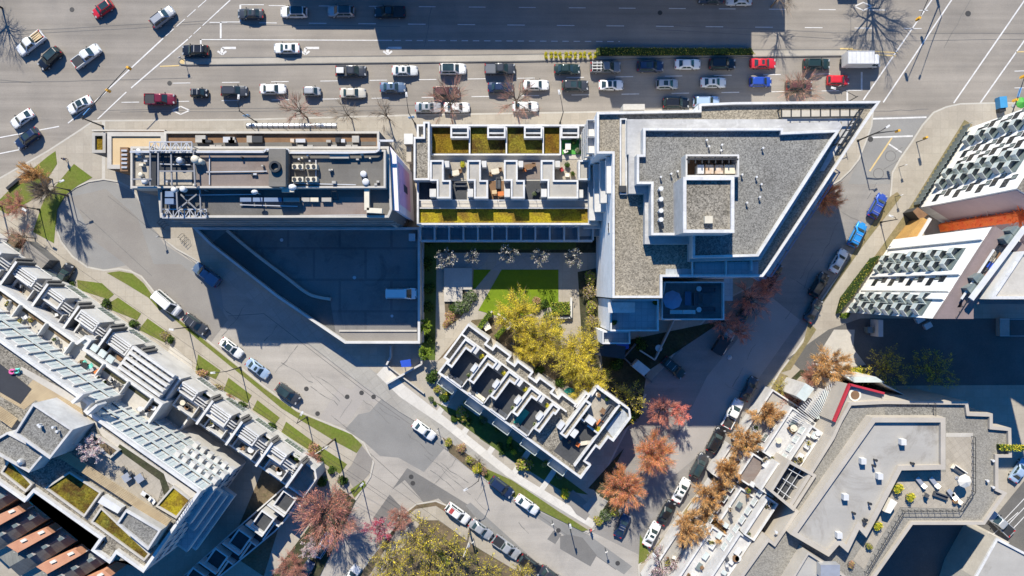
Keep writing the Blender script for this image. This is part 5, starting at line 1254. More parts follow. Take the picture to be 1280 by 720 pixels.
# ------------------------------------------------------------------ vehicles
def lerp(a, b, t): return a+(b-a)*t
def loft_body(L, Wd, st, zb=.28):
    """st: list of (x fraction -.5 rear .. .5 front, half width factor, shoulder z, centre z)"""
    m = MB(); rows = []
    for fx, fw, zs, zc in st:
        x = fx*L; w = Wd/2*fw
        half = [(w*.86, zb), (w*.99, zb+.16), (w, zs*.72), (w*.96, zs-.04), (w*.84, zs+.01), (w*.45, zc-.01)]
        rows.append([(x, y, z) for y, z in half] + [(x, 0, zc)] + [(x, -y, z) for y, z in half[::-1]])
    for a, b in zip(rows, rows[1:]):
        for i in range(len(a)-1): m.face([a[i], a[i+1], b[i+1], b[i]])
        m.face([a[-1], a[0], b[0], b[-1]])
    m.face(rows[0][::-1]); m.face(rows[-1]); return m
def rrect(x0, x1, w, r, n=4):
    out = []
    for cx, cy, a0 in ((x1-r, w-r, 0), (x0+r, w-r, 90), (x0+r, -w+r, 180), (x1-r, -w+r, 270)):
        for k in range(n+1):
            a = R(a0+90*k/n); out.append((cx+r*math.cos(a), cy+r*math.sin(a)))
    return out
def cabin(m, b, t, z0, z1, rb=.25, rt=.28):
    """b, t: (x rear, x front, half width) at belt and roof"""
    B = rrect(*b, rb); T_ = rrect(*t, rt); n = len(B)
    T2 = rrect(t[0]+.16, t[1]-.16, t[2]-.14, rt*.7)
    for i in range(n):
        j = (i+1) % n
        m.face([(*B[i], z0), (*B[j], z0), (*T_[j], z1-.05), (*T_[i], z1-.05)])
        m.face([(*T_[i], z1-.05), (*T_[j], z1-.05), (*T2[j], z1), (*T2[i], z1)])
    m.face([(*p, z1) for p in T2])
def quadpanel(name, pts, mat, push=(0, 0, .02)):
    m = MB(); m.face([tuple(Vector(p)+Vector(push)) for p in pts]); return (name, m.mesh(name, M[mat]), None, (0, 0, 0), 0)
def glass_set(b, t, z0, z1, side=True, rear=True, zs=.12):
    """front, rear and side glazing a little proud of the cabin"""
    out = []; zt = z1-.09; u = (z0+.04-z0)/(z1-z0); v = (zt-z0)/(z1-z0)
    xf0, xf1 = lerp(b[1], t[1], u), lerp(b[1], t[1], v); xr0, xr1 = lerp(b[0], t[0], u), lerp(b[0], t[0], v)
    w0, w1 = lerp(b[2], t[2], u), lerp(b[2], t[2], v)
    out.append(quadpanel('windscreen', [(xf0+.02, -w0+.16, z0+.05), (xf0+.02, w0-.16, z0+.05), (xf1+.02, w1-.17, zt+.03), (xf1+.02, -w1+.17, zt+.03)], 'car_glass', (.03, 0, .03)))
    if rear: out.append(quadpanel('rear_window', [(xr0-.02, w0-.2, z0+.05), (xr0-.02, -w0+.2, z0+.05), (xr1-.02, -w1+.2, zt+.03), (xr1-.02, w1-.2, zt+.03)], 'car_glass', (-.03, 0, .03)))
    if side:
        for s in (1, -1):
            m = MB(); x0, x1, X0, X1 = xr0+.3, xf0-.35, xr1+.16, xf1-.14; mid = (x0+x1)/2
            for a0, a1, A0, A1 in ((x0, mid-.04, X0, mid-.04), (mid+.04, x1, mid+.04, X1)):
                m.face([(a0, s*(w0+.025), z0+.06), (a1, s*(w0+.025), z0+.06), (A1, s*(w1+.025), zt-.02), (A0, s*(w1+.025), zt-.02)])
            out.append(('side_window', m.mesh('side_window', M['car_glass']), None, (0, 0, 0), 0))
    return out
def wheel_mesh(r=.33, w=.22):
    m = MB(); n = 16
    for s in (0,):
        A = [(r*math.cos(2*math.pi*k/n), -w/2, r*math.sin(2*math.pi*k/n)) for k in range(n)]; B = [(x, w/2, z) for x, y, z in A]
        for k in range(n):
            j = (k+1) % n; m.face([A[k], A[j], B[j], B[k]], 0)
        m.face(A[::-1], 0); m.face(B, 0)
        for y in (-w/2-.01, w/2+.01): m.face([(r*.62*math.cos(2*math.pi*k/n), y, r*.62*math.sin(2*math.pi*k/n)) for k in range(n)], 1)
    return m.mesh('wheel', [M['black_rubber'], M['metal_light']])
WHL = wheel_mesh()
def std_parts(L, Wd, zh=.72, wb=.30, mir=(.22, .98)):
    p = []
    for sx in (wb, -wb+.01):
        for s in (1, -1): p.append(('wheel', WHL, None, (sx*L, s*(Wd/2-.13), .33), 0))
    h = MB(); h.prism(rrect(-.12, .12, .2, .07, 3), 0, .13, bottom=True); hm = h.mesh('headlight', M['lens_clear'])
    t = MB(); t.prism(rrect(-.08, .08, .2, .05, 3), 0, .14, bottom=True); tm = t.mesh('tail_light', M['lens_red'])
    for s in (1, -1):
        p.append(('headlight', hm, None, (L/2-.24, s*(Wd/2-.36), zh-.1), -s*.35)); p.append(('tail_light', tm, None, (-L/2+.13, s*(Wd/2-.32), zh+.02), s*.2))
    mm = MB(); mm.prism(rrect(-.09, .09, .1, .05, 3), 0, .14, bottom=True); me = mm.mesh('wing_mirror', M['metal_dark'])
    for s in (1, -1): p.append(('wing_mirror', me, None, (mir[0]*L, s*(Wd/2+.06), mir[1]-.05), 0))
    return p
def roofpanel(x0, x1, w, z, mat='car_glass', name='sunroof', r=.12):
    m = MB(); m.prism(rrect(x0, x1, w, r, 3), z-.02, z+.012); return (name, m.mesh(name, M[mat]), None, (0, 0, 0), 0)
CAR = {}
def make_car(kind):
    if kind == 'sedan':
        L, Wd = 4.65, 1.82; st = [(-.5, .72, .74, .76), (-.485, .86, .88, .92), (-.44, .95, .92, .98), (-.33, .985, .93, 1.0), (-.1, 1, .92, .99), (.16, 1, .90, .98), (.24, .99, .88, .96), (.36, .97, .80, .87), (.45, .90, .70, .76), (.485, .80, .60, .66), (.5, .62, .52, .56)]
        b, t, z0, z1 = (-1.62, 1.02, .83), (-.92, .28, .62), .93, 1.43
    elif kind == 'coupe':
        L, Wd = 4.45, 1.82; st = [(-.5, .70, .72, .74), (-.48, .86, .86, .90), (-.42, .96, .9, .96), (-.1, .99, .88, .96), (.16, 1, .87, .95), (.26, .99, .85, .92), (.38, .96, .77, .84), (.46, .88, .67, .73), (.49, .74, .57, .62), (.5, .6, .5, .53)]
        b, t, z0, z1 = (-1.75, .95, .82), (-.75, .15, .6), .9, 1.34
    elif kind == 'hatch':
        L, Wd = 4.0, 1.76; st = [(-.5, .78, .8, .84), (-.48, .92, .95, 1.0), (-.38, .99, .97, 1.03), (-.1, 1, .95, 1.02), (.18, 1, .92, 1.0), (.27, .99, .9, .97), (.38, .96, .82, .88), (.46, .88, .7, .76), (.49, .76, .6, .65), (.5, .62, .52, .56)]
        b, t, z0, z1 = (-1.9, .98, .8), (-1.55, .25, .63), .96, 1.48
    elif kind == 'compact':
        L, Wd = 3.1, 1.6; st = [(-.5, .8, .8, .84), (-.47, .93, .95, 1.0), (-.3, .99, .97, 1.02), (.1, 1, .95, 1.0), (.25, .98, .9, .96), (.4, .92, .8, .85), (.47, .82, .65, .7), (.5, .66, .52, .56)]
        b, t, z0, z1 = (-1.48, .95, .72), (-1.2, .35, .58), .95, 1.5
    elif kind == 'suv':
        L, Wd = 4.75, 1.92; st = [(-.5, .80, .85, .9), (-.485, .92, 1.0, 1.05), (-.4, .985, 1.04, 1.1), (-.1, 1, 1.04, 1.1), (.15, 1, 1.02, 1.09), (.25, .99, 1.0, 1.07), (.37, .97, .94, 1.0), (.45, .91, .84, .9), (.485, .82, .7, .75), (.5, .68, .6, .64)]
        b, t, z0, z1 = (-2.22, 1.1, .87), (-1.88, .35, .70), 1.04, 1.68
    elif kind == 'pickup':
        L, Wd = 5.5, 1.98; st = [(-.5, .93, .95, .96), (-.495, .97, 1.02, 1.03), (-.2, 1, 1.04, 1.04), (-.02, 1, 1.06, 1.1), (.18, 1, 1.06, 1.12), (.27, .99, 1.04, 1.11), (.38, .97, 1.0, 1.05), (.46, .92, .9, .95), (.49, .84, .75, .8), (.5, .74, .62, .66)]
        b, t, z0, z1 = (-.72, 1.42, .88), (-.5, .62, .72), 1.07, 1.78
    elif kind == 'van':
        L, Wd = 5.4, 2.0; st = [(-.5, .90, 1.0, 1.05), (-.49, .96, 1.1, 1.15), (-.2, 1, 1.15, 1.2), (.2, 1, 1.12, 1.18), (.33, .99, 1.06, 1.14), (.42, .95, .96, 1.03), (.47, .87, .82, .88), (.49, .78, .7, .74), (.5, .66, .6, .63)]
        b, t, z0, z1 = (-2.68, 1.75, .96), (-2.58, .95, .84), 1.12, 2.05
    elif kind == 'truck':
        L, Wd = 6.9, 2.1; st = [(.19, .95, 1.2, 1.25), (.2, .98, 1.3, 1.32), (.36, 1, 1.3, 1.34), (.44, .98, 1.2, 1.27), (.48, .92, 1.0, 1.05), (.495, .84, .8, .84), (.5, .72, .7, .72)]
        b, t, z0, z1 = (1.35, 3.1, .96), (1.4, 2.55, .84), 1.28, 2.15
    body = loft_body(L, Wd, st, .30 if kind not in ('truck',) else .45); cabin(body, b, t, z0, z1)
    P = [('body', body.mesh('body', M['paint_white'], smooth=False), 'paint', (0, 0, 0), 0)]
    P += std_parts(L, Wd, zh=st[-4][2]-.03 if kind != 'truck' else 1.0, wb={'truck': .34, 'pickup': .31}.get(kind, .29), mir=((b[1]-.35)/L, z0+.05))
    P += glass_set(b, t, z0, z1, rear=kind not in ('truck',))
    if kind == 'pickup':
        m = MB(); m.prism(rrect(-L/2+.12, -.82, .8, .06, 2), 1.0, 1.055); P.append(('cargo_bed', m.mesh('cargo_bed', M['metal_dark']), 'bed', (0, 0, 0), 0))
        m = MB()
        for s in (1, -1): m.box((-1.75, s*.9, 1.05), (1.75, .1, .07))
        m.box((-L/2+.08, 0, 1.05), (.1, 1.85, .07)); P.append(('bed_rail', m.mesh('bed_rail', M['paint_white']), 'paint', (0, 0, 0), 0))
    if kind == 'truck':
        m = MB(); q = rrect(-L/2, 1.25, 1.16, .06, 2); m.prism(q, .85, 3.1, 0, 0, bottom=True); P.append(('cargo_box', m.mesh('cargo_box', M['white_metal']), None, (0, 0, 0), 0))
        m = MB(); m.ring(rrect(-L/2+.01, 1.24, 1.15, .06, 2), .09, 3.1, 3.15)
        for k in range(5): m.box((-2.7+k*.75, 0, 3.1), (.05, 2.1, .02))
        P.append(('box_edge', m.mesh('box_edge', M['metal_light']), None, (0, 0, 0), 0))
        m = MB(); m.box((-1.0, 0, .5), (5.2, .9, .3)); P.append(('chassis', m.mesh('chassis', M['metal_dark']), None, (0, 0, 0), 0))
    if kind in ('suv', 'van'):
        m = MB()
        for s in (1, -1): m.box(((t[0]+t[1])/2, s*(t[2]-.08), z1), ((t[1]-t[0])*.8, .05, .06))
        P.append(('roof_rail', m.mesh('roof_rail', M['metal_dark']), None, (0, 0, 0), 0))
    m = MB()                                         # dark sills, grille and bumper inserts
    m.box((L/2-.06, 0, .42), (.1, Wd*.5, .22)); m.box((-L/2+.02 if kind != 'truck' else -L/2-.02, 0, .4), (.1, Wd*.6, .12)); P.append(('bumper', m.mesh('bumper', M['metal_dark']), None, (0, 0, 0), 0))
    CAR[kind] = (P, t, z1, b, z0)
for k_ in ('sedan', 'coupe', 'hatch', 'compact', 'suv', 'pickup', 'van', 'truck'): make_car(k_)
KN = dict(sedan='car', coupe='car', hatch='car', compact='car', suv='suv', pickup='pickup_truck', van='van', truck='box_truck')
KC = dict(sedan='car', coupe='car', hatch='car', compact='car', suv='car', pickup='pickup truck', van='van', truck='truck')
_rp = {}
def place(kind, col, px, py, hx, hy, label, opt='', z=0.0, group=None, s=1.0):
    P, t, z1, b, z0 = CAR[kind]
    x, y = g(px, py, z+.8); rz = math.atan2(-hy, hx)
    r = thing(KN[kind], label, KC[kind], (x, y, z), rz, group)
    if s != 1.0: r.scale = (s, s, s)
    for nm, me, role, loc, prz in P:
        o = inst(nm, me, r, loc, prz)
        if role == 'paint' and col != 'white':
            o.material_slots[0].link = 'OBJECT'; o.material_slots[0].material = M['paint_'+col]
        if role == 'bed' and 'cover' in opt:
            o.material_slots[0].link = 'OBJECT'; o.material_slots[0].material = M['paint_grey']
    key = (kind, opt)
    if opt and key not in _rp:
        L_ = []
        if 'glassroof' in opt: L_.append(roofpanel(t[0]+.12, t[1]-.1, t[2]-.1, z1))
        if 'sunroof' in opt: L_.append(roofpanel((t[0]+t[1])/2-.1, t[1]-.22, t[2]-.22, z1))
        if 'racks' in opt:
            m = MB()
            for q in (.2, .75): m.box((lerp(t[0], t[1], q), 0, z1+.06), (.06, t[2]*1.7, .05))
            L_.append(('roof_rack', m.mesh('roof_rack', M['metal_light']), None, (0, 0, 0), 0))
        if 'boxload' in opt:
            m = MB(); m.prism(rrect(-2.5, -1.2, .5, .06, 2), 1.05, 1.5); L_.append(('tool_box', m.mesh('tool_box', M['white_metal']), None, (0, 0, 0), 0))
        if 'planks' in opt:
            m = MB(); rn = random.Random(2)
            for k in range(7): m.bar((-2.5, -.6+k*.2, 1.12+rn.random()*.2), (-.9, -.5+k*.17, 1.2+rn.random()*.25), .18, .1)
            L_.append(('load', m.mesh('load', M['tan_panel']), None, (0, 0, 0), 0))
        if 'ladderrack' in opt:
            m = MB()
            for q in (-2.4, -1.6, -.9): m.box((q, 0, 1.5), (.08, 1.7, .08)); m.box((q, .82, 1.05), (.06, .06, .5)); m.box((q, -.82, 1.05), (.06, .06, .5))
            for sy in (.5, 0, -.5): m.bar((-2.5, sy, 1.6), (-.7, sy, 1.6), .12, .06)
            L_.append(('ladder_rack', m.mesh('ladder_rack', M['white_metal']), None, (0, 0, 0), 0))
        if 'patch' in opt:
            m = MB(); m.prism(rrect(t[0]+.3, t[0]+1.0, t[2]-.2, .06, 2), z1, z1+.015); L_.append(('roof_decal', m.mesh('roof_decal', M['cushion_red']), None, (0, 0, 0), 0))
        if 'tarp' in opt:
            m = MB(); m.prism([(-2.6, -.9), (-.7, -.9), (-.4, 0), (-.7, .9), (-2.6, .9)], 1.0, 1.9, bottom=True); L_.append(('load_cover', m.mesh('load_cover', M['paint_steel']), None, (0, 0, 0), 0))
        _rp[key] = L_
    if opt:
        for nm, me, role, loc, prz in _rp[key]: inst(nm, me, r, loc, prz)
    return r
G1 = 'cars waiting below the traffic island'; G2 = 'cars on the upper carriageway'; G3 = 'cars turning through the intersection'; G4 = 'cars parked along the diagonal street'; G5 = 'cars parked along the side street'; G6 = 'cars parked by the shop front kerb'
V = [
 # upper carriageway, driving left
 ('sedan', 'charcoal', 313, 17, -1, 0, 'dark sedan at the stop line, leftmost on the upper carriageway', 'sunroof', G2),
 ('suv', 'white', 367, 15, -1, 0, 'white suv with long black roof on the sunlit upper carriageway', 'glassroof', G2),
 ('suv', 'silver', 426, 14, -1, 0, 'silver suv half in the edge of the big road shadow', 'glassroof', G2),
 ('pickup', 'black', 487, 15, -1, 0, 'black pickup truck wholly in the big road shadow', '', G2),
 ('sedan', 'pearl', 924, 0, -1, 0, 'white sedan cut by the top edge in the shadow', '', G2),
 ('sedan', 'charcoal', 889, -2, -1, 0, 'dark sedan cut by the top edge, left of the white one', '', G2),
 ('suv', 'black', 244, 63, -1, 0, 'black suv at the stop line beside the island nose', 'racks', G2),
 ('sedan', 'white', 358, 60, -1, 0, 'white sedan with sunroof in the left turn lane', 'sunroof', G2),
 # intersection
 ('hatch', 'red', 128, 11, -.72, .5, 'red hatchback turning near the top left', 'glassroof', G3),
 ('suv', 'silver', 203, 21, .72, -.55, 'silver suv turning across the left crosswalk', '', G3),
 ('pickup', 'white', 38, 54, -.72, .55, 'white pickup truck carrying pale planks through the intersection', 'planks', G3),
 ('suv', 'black', 62, 73, -.66, .62, 'black suv beside the loaded white pickup', 'glassroof', G3),
 ('pickup', 'pearl', 108, 70, .74, -.55, 'white pickup truck with an empty black bed turning right', '', G3),
 ('sedan', 'white', 99, 131, -.8, .42, 'white sedan under the left signal arm', 'glassroof', G3),
 ('coupe', 'white', 27, 148, -.74, .5, 'white coupe at the left edge above the crossing line', '', G3),
 ('suv', 'navy', 34, 173, -.72, .52, 'dark blue suv at the left edge on the crossing line', 'sunroof', G3),
 # below the island, driving right: far lane
 ('pickup', 'charcoal', 439, 89, 1, 0, 'dark pickup truck with white box in its bed', 'boxload', G1),
 ('sedan', 'pearl', 506, 88, 1, 0, 'pale sedan with black sunroof between the box pickup and a white suv', 'sunroof', G1),
 ('suv', 'white', 566, 86, 1, 0, 'white suv with black glass roof in the far lane', 'glassroof', G1),
 ('pickup', 'charcoal', 625, 86, 1, 0, 'dark pickup truck with grey covered bed', 'cover', G1),
 ('sedan', 'green', 709, 86, 1, 0, 'dark green sedan below the start of the planted island', '', G1),
 ('pickup', 'grey', 757, 84, 1, 0, 'grey pickup truck with ladder rack at the shadow edge', 'ladderrack', G1),
 ('suv', 'navy', 813, 83, 1, 0, 'navy suv in the shade of the planted island', 'sunroof', G1),
 ('sedan', 'white', 860, 80, 1, 0, 'white sedan in the shade between the navy and black cars', '', G1),
 ('suv', 'black', 903, 80, 1, 0, 'black suv in the shade just left of the red sedan', '', G1),
 ('sedan', 'red', 954, 79, 1, 0, 'bright red sedan just out of the shade', 'sunroof', G1),
 ('suv', 'green', 1021, 80, 1, 0, 'dark green suv behind the white box truck', '', G1),
 ('truck', 'white', 1076, 77, 1, 0, 'white box truck first at the right crosswalk', '', G1),
 # near lane
 ('pickup', 'maroon', 200, 124, 1, 0, 'maroon pickup truck at the left end of the lower lanes', '', G1),
 ('compact', 'black', 249, 116, 1, 0, 'short black car behind the maroon pickup', 'racks', G1),
 ('suv', 'charcoal', 293, 114, 1, 0, 'charcoal suv beside the corner street lamp', '', G1),
 ('sedan', 'white', 341, 111, 1, 0, 'white sedan above the long glazed shelter', '', G1),
 ('compact', 'silver', 390, 114, 1, 0, 'tiny silver car above the first bare street tree', '', G1),
 ('sedan', 'beige', 441, 116, 1, 0, 'beige sedan between two bare street trees', '', G1),
 ('sedan', 'steel', 491, 109, 1, 0, 'blue grey sedan above a bare street tree with green shoots', 'sunroof', G1),
 ('suv', 'rust', 558, 115, 1, 0, 'dark brown suv behind bare twigs in the near lane', '', G1),
 ('sedan', 'navy', 626, 109, 1, 0, 'navy sedan half behind the twigs of a bare tree', '', G1),
 ('sedan', 'white', 670, 106, 1, 0, 'white sedan with two dark windows before the street lamp', '', G1),
 ('suv', 'charcoal', 719, 107, 1, 0, 'dark suv below the green sedan in the sun', 'sunroof', G1),
 ('coupe', 'white', 764, 106, 1, 0, 'white coupe with black roof at the shadow edge', 'glassroof', G1),
 ('hatch', 'silver', 834, 105, 1, 0, 'silver hatchback in the shade above the apartment block', 'sunroof', G1),
 ('sedan', 'pearl', 892, 103, 1, 0, 'pale sedan with sunroof in the shade above the stepped eave', 'sunroof', G1),
 ('hatch', 'blue', 951, 102, 1, 0, 'blue hatchback below the bright red sedan', '', G1),
 ('suv', 'rust', 999, 107, 1, 0, 'dark brown suv behind the twigs of the tree by the apartment block', '', G1),
 ('hatch', 'red', 1048, 100, 1, 0, 'red hatchback alongside the white box truck', '', G1),
 # kerb lane
 ('sedan', 'silver', 535, 134, 1, 0, 'silver sedan parked by the kerb, leftmost of the kerb lane', 'sunroof', G6),
 ('sedan', 'white', 571, 134, 1, 0, 'white sedan parked under the largest bare tree', '', G6),
 ('sedan', 'white', 657, 133, 1, 0, 'white sedan parked under the bare tree with green shoots by the terrace row', '', G6),
 ('suv', 'black', 845, 129, 1, 0, 'black suv parked in deep shade against the apartment block', '', G6),
 ('suv', 'paleblue', 883, 127, 1, 0, 'pale blue suv parked half under the apartment block eave', '', G6),
 # diagonal street
 ('suv', 'black', 80, 345, .45, -.85, 'black suv parked on the pavement below the turning circle', 'glassroof', G4),
 ('pickup', 'steel', 258, 343, -.8, -.6, 'blue pickup truck with covered load by the shaded kerb', 'tarp', G4),
 ('van', 'white', 209, 379, .76, .65, 'white van parked at the head of the diagonal row', '', G4),
 ('suv', 'charcoal', 244, 405, .8, .6, 'charcoal suv parked behind the white van', 'racks', G4),
 ('sedan', 'white', 289, 435, .8, .62, 'white sedan parked at the corner of the tower shadow', 'glassroof', G4),
 ('sedan', 'paleblue', 322, 461, .8, .6, 'pale blue sedan parked below the white sedan', 'sunroof', G4),
 ('suv', 'charcoal', 360, 492, .8, .58, 'charcoal suv with glass roof, lowest of the upper diagonal row', 'glassroof', G4),
 ('sedan', 'white', 530, 538, .8, .6, 'white sedan parked at the pavement beside the flower bed', '', G4),
 ('suv', 'navy', 627, 609, .8, .6, 'dark blue suv parked by the kerb in front of a slim street lamp', '', G4),
 ('sedan', 'white', 659, 631, .8, .58, 'white sedan parked right of the dark blue suv', '', G4),
 ('suv', 'white', 572, 642, .8, .58, 'white suv with red roof mark across from the flower bed', 'patch', G4),
 ('sedan', 'silver', 601, 662, .8, .56, 'silver sedan parked behind the white suv with red mark', '', G4),
 ('pickup', 'silver', 633, 684, .8, .58, 'silver pickup truck beside the yellow bushes', '', G4),
 ('suv', 'black', 663, 706, .8, .6, 'black suv half behind yellow bushes at the bottom edge', '', G4),
 ('sedan', 'charcoal', 688, 720, .8, .6, 'dark sedan cut by the bottom edge', '', G4),
 ('suv', 'paleblue', 404, 682, .5, -.8, 'pale suv under the large red tree at the corner', 'glassroof', G4),
 ('sedan', 'navy', 381, 716, .5, -.85, 'dark blue car cut by the bottom edge left of the corner', '', G4),
 ('sedan', 'white', 438, 721, .6, -.8, 'white car roof just showing at the bottom edge', '', G4),
 # side street
 ('suv', 'blue', 1097, 257, .48, -.87, 'deep blue suv first in the row by the slab block', 'racks', G5),
 ('suv', 'sky', 1072, 293, .45, -.88, 'bright sky blue suv second in the row by the slab block', 'racks', G5),
 ('sedan', 'white', 1049, 326, .5, -.86, 'white sedan third in the row, in the last of the sun', '', G5),
 ('suv', 'black', 1024, 356, .5, -.86, 'black suv in shade just below the white sedan of the row', '', G5),
 ('sedan', 'charcoal', 1017, 388, .5, -.86, 'dark sedan parked at the kerb bulb in the shade', '', G5),
 ('sedan', 'charcoal', 933, 388, .5, -.86, 'dark sedan parked in shade by the apartment block terrace', '', G5),
 ('suv', 'black', 966, 344, .5, -.86, 'black suv almost hidden by the apartment block corner', '', G5),
 ('sedan', 'silver', 907, 427, .5, -.86, 'silver sedan standing in shade among dark red trees', '', G5),
 ('suv', 'green', 842, 460, .7, .6, 'dark suv nosed into the shaded driveway', 'racks', G5),
 ('sedan', 'charcoal', 937, 486, .46, -.88, 'dark sedan parked in shade above the white pickup', '', G5),
 ('pickup', 'white', 916, 517, .46, -.88, 'white pickup truck parked in the shaded side street', '', G5),
 ('suv', 'black', 895, 550, .46, -.88, 'black suv parked just below the white pickup', '', G5),
 ('suv', 'charcoal', 874, 582, .46, -.88, 'charcoal suv parked at the edge of the sun', 'glassroof', G5),
 ('sedan', 'white', 852, 613, .48, -.87, 'white sedan parked between amber trees and tree shadows', 'sunroof', G5),
 ('sedan', 'black', 833, 641, .48, -.87, 'black sedan parked between the two lower white sedans', '', G5),
 ('sedan', 'white', 815, 668, .46, -.88, 'white sedan parked last before the street corner', 'sunroof', G5),
 ('coupe', 'navy', 778, 657, .42, -.9, 'dark navy coupe in the shadow of the orange tree', 'racks', G5),
 # elsewhere
 ('van', 'white', 502, 367, 1, 0, 'white van alone on the parking deck', '', None),
 ('pickup', 'silver', 1250, 654, -.6, -.55, 'silver pickup truck in the lane by the lower right corner', '', None),
 ('sedan', 'paleblue', 1275, 588, .55, -.8, 'pale blue car cut by the right edge beside the angular apartments', '', None),
]
for kind, col, px, py, hx, hy, lab, opt, grp in V:
    place(kind, col, px, py, hx, hy, lab, opt, z=3.0 if 'parking deck' in lab else (.12 if 'on the pavement' in lab else .012), group=grp)
# ------------------------------------------------------------------ trees and shrubs
def rvec(rn):
    z = rn.uniform(-1, 1); a = rn.uniform(0, 2*math.pi); s = math.sqrt(1-z*z)
    return Vector((s*math.cos(a), s*math.sin(a), z))
def blade(m, p, d, L, w, rn, mi=0):
    s = d.cross(rvec(rn))
    if s.length < 1e-3: return
    s = s.normalized()*w/2; q = p+d*L
    m.face([p-s, p+s, q+s*.4, q-s*.4], mi)
def leafq(m, p, s, rn, mi=0, flat=.8):
    n = rvec(rn); n.z = abs(n.z)+flat; n.normalize(); u = n.cross(rvec(rn))
    if u.length < 1e-3: return
    u = u.normalized(); v = n.cross(u); a = s*rn.uniform(.6, 1.3)
    m.face([p-u*a*.5, p+v*a*.28, p+u*a*.5, p-v*a*.28], mi)
def tree_mesh(seed, h, r, limbs=10, subs=7, cz=.62, rz=.38, tr=.16, twigs=1200, tl=.9, tw=.05, leaves=0, ls=.25, tmats=('twig_brown',), lmats=(), bark='bark', lean=(0, 0), outward=.75, spread=.9, up=.25):
    """tapered trunk + limbs as one mesh, twigs and leaves as the crown mesh"""
    rn = random.Random(seed); tm = MB(); cm = MB(); C0 = Vector((lean[0], lean[1], h*cz))
    top = Vector((lean[0]*.5, lean[1]*.5, h*.34))
    tm.tube([(0, 0, -.05), (lean[0]*.1+rn.uniform(-.05, .05), lean[1]*.1, h*.15), tuple(top), tuple(C0+Vector((0, 0, h*rz*.4)))], [tr*1.25, tr, tr*.85, tr*.25], 7)
    tips = []
    for i in range(limbs):
        a = 2*math.pi*(i+rn.uniform(-.3, .3))/limbs*1.0+seed; e = rn.uniform(-.25, .95)
        rr = r*rn.uniform(.75, 1.05)*math.sqrt(max(.1, 1-e*e*.8))
        T = C0+Vector((rr*math.cos(a), rr*math.sin(a), h*rz*e)); st = top+(C0-top)*rn.uniform(-.1, .9)
        mid = st+(T-st)*.5+Vector((rn.uniform(-.1, .1)*r, rn.uniform(-.1, .1)*r, h*.05))
        tm.tube([st, mid, T], [tr*.5, tr*.33, tr*.10], 5)
        for j in range(subs):
            t = rn.uniform(.25, 1.0); s0 = st+(mid-st)*min(1, t*2) if t < .5 else mid+(T-mid)*(t*2-1)
            d = ((s0-C0)*outward+rvec(rn)*r*.65+Vector((0, 0, up*r))).normalized(); Ls = r*rn.uniform(.25, .55)*spread
            q = s0+d*Ls; tm.tube([s0, s0+d*Ls*.5+rvec(rn)*.08*r, q], [tr*.17, tr*.11, tr*.05], 3, cap=False); tips.append((s0, q, d))
    nm = len(tmats)
    for k in range(twigs):
        s0, q, d = rn.choice(tips); p = s0+(q-s0)*rn.uniform(.1, 1.05)+rvec(rn)*.12*r*rn.random()
        o = ((p-C0).normalized()*outward+d*.5+rvec(rn)*.55+Vector((0, 0, up))).normalized()
        blade(cm, p, o, tl*rn.uniform(.5, 1.3), tw*rn.uniform(.6, 1.4), rn, rn.randrange(nm))
    for k in range(leaves):
        s0, q, d = rn.choice(tips); p = s0+(q-s0)*rn.uniform(.35, 1.25)+rvec(rn)*.16*r*rn.random()**.5
        leafq(cm, p, ls, rn, nm+rn.randrange(len(lmats)))
    return (tm.mesh('trunk', M[bark]), cm.mesh('crown', [M[k] for k in tmats]+[M[k] for k in lmats]))
TK = {}
def tk(name, n, **kw): TK[name] = [tree_mesh(seed=11*i+len(name), **kw) for i in range(n)]
tk('bare_brown', 3, h=8, r=2.6, limbs=9, twigs=700, tl=1.3, tw=.035, tmats=('twig_brown', 'twig_brown', 'bud_rust'), outward=.9, tr=.13)
tk('bare_shoot', 2, h=7, r=2.3, limbs=8, twigs=420, tl=1.2, tw=.035, tmats=('twig_grey', 'twig_brown'), leaves=0, outward=.9, tr=.12)
tk('bare_big', 2, h=11, r=5.5, limbs=14, subs=11, twigs=2400, tl=1.2, tw=.03, tmats=('bark_dark', 'twig_grey'), bark='bark_dark', tr=.26)
tk('maple_red', 2, h=9, r=3.9, limbs=18, subs=12, twigs=6500, tl=1.05, tw=.045, tmats=('twig_brown', 'bud_red', 'bud_orange'), leaves=3200, ls=.2, lmats=('bud_red', 'bud_orange', 'bud_pink'), tr=.17)
tk('maple_pink', 1, h=6, r=1.9, limbs=10, subs=8, twigs=900, tl=.6, tw=.045, tmats=('bud_pink', 'bud_red'), leaves=1500, ls=.18, lmats=('bud_pink',), tr=.1)
tk('maple_amber', 2, h=8, r=2.6, limbs=12, subs=9, twigs=4200, tl=.8, tw=.042, tmats=('twig_brown', 'bud_amber', 'bud_amber'), leaves=2000, ls=.19, lmats=('bud_amber', 'bud_orange'), tr=.13)
tk('maple_rust', 2, h=9, r=5.0, limbs=16, subs=11, twigs=5200, tl=1.0, tw=.05, tmats=('bud_rust', 'twig_brown', 'bud_rust'), leaves=1800, ls=.2, lmats=('bud_rust', 'bud_red'), tr=.2)
tk('fan', 1, h=9.5, r=1.7, limbs=14, subs=11, cz=.6, rz=.36, twigs=1900, tl=1.1, tw=.04, tmats=('twig_grey', 'twig_brown'), up=.6, tr=.17)
tk('shade_red', 2, h=7.5, r=3.2, limbs=12, subs=9, twigs=1800, tl=.9, tw=.04, tmats=('bud_rust', 'bud_red'), leaves=700, ls=.18, lmats=('bud_rust',), bark='bark_dark', tr=.15)
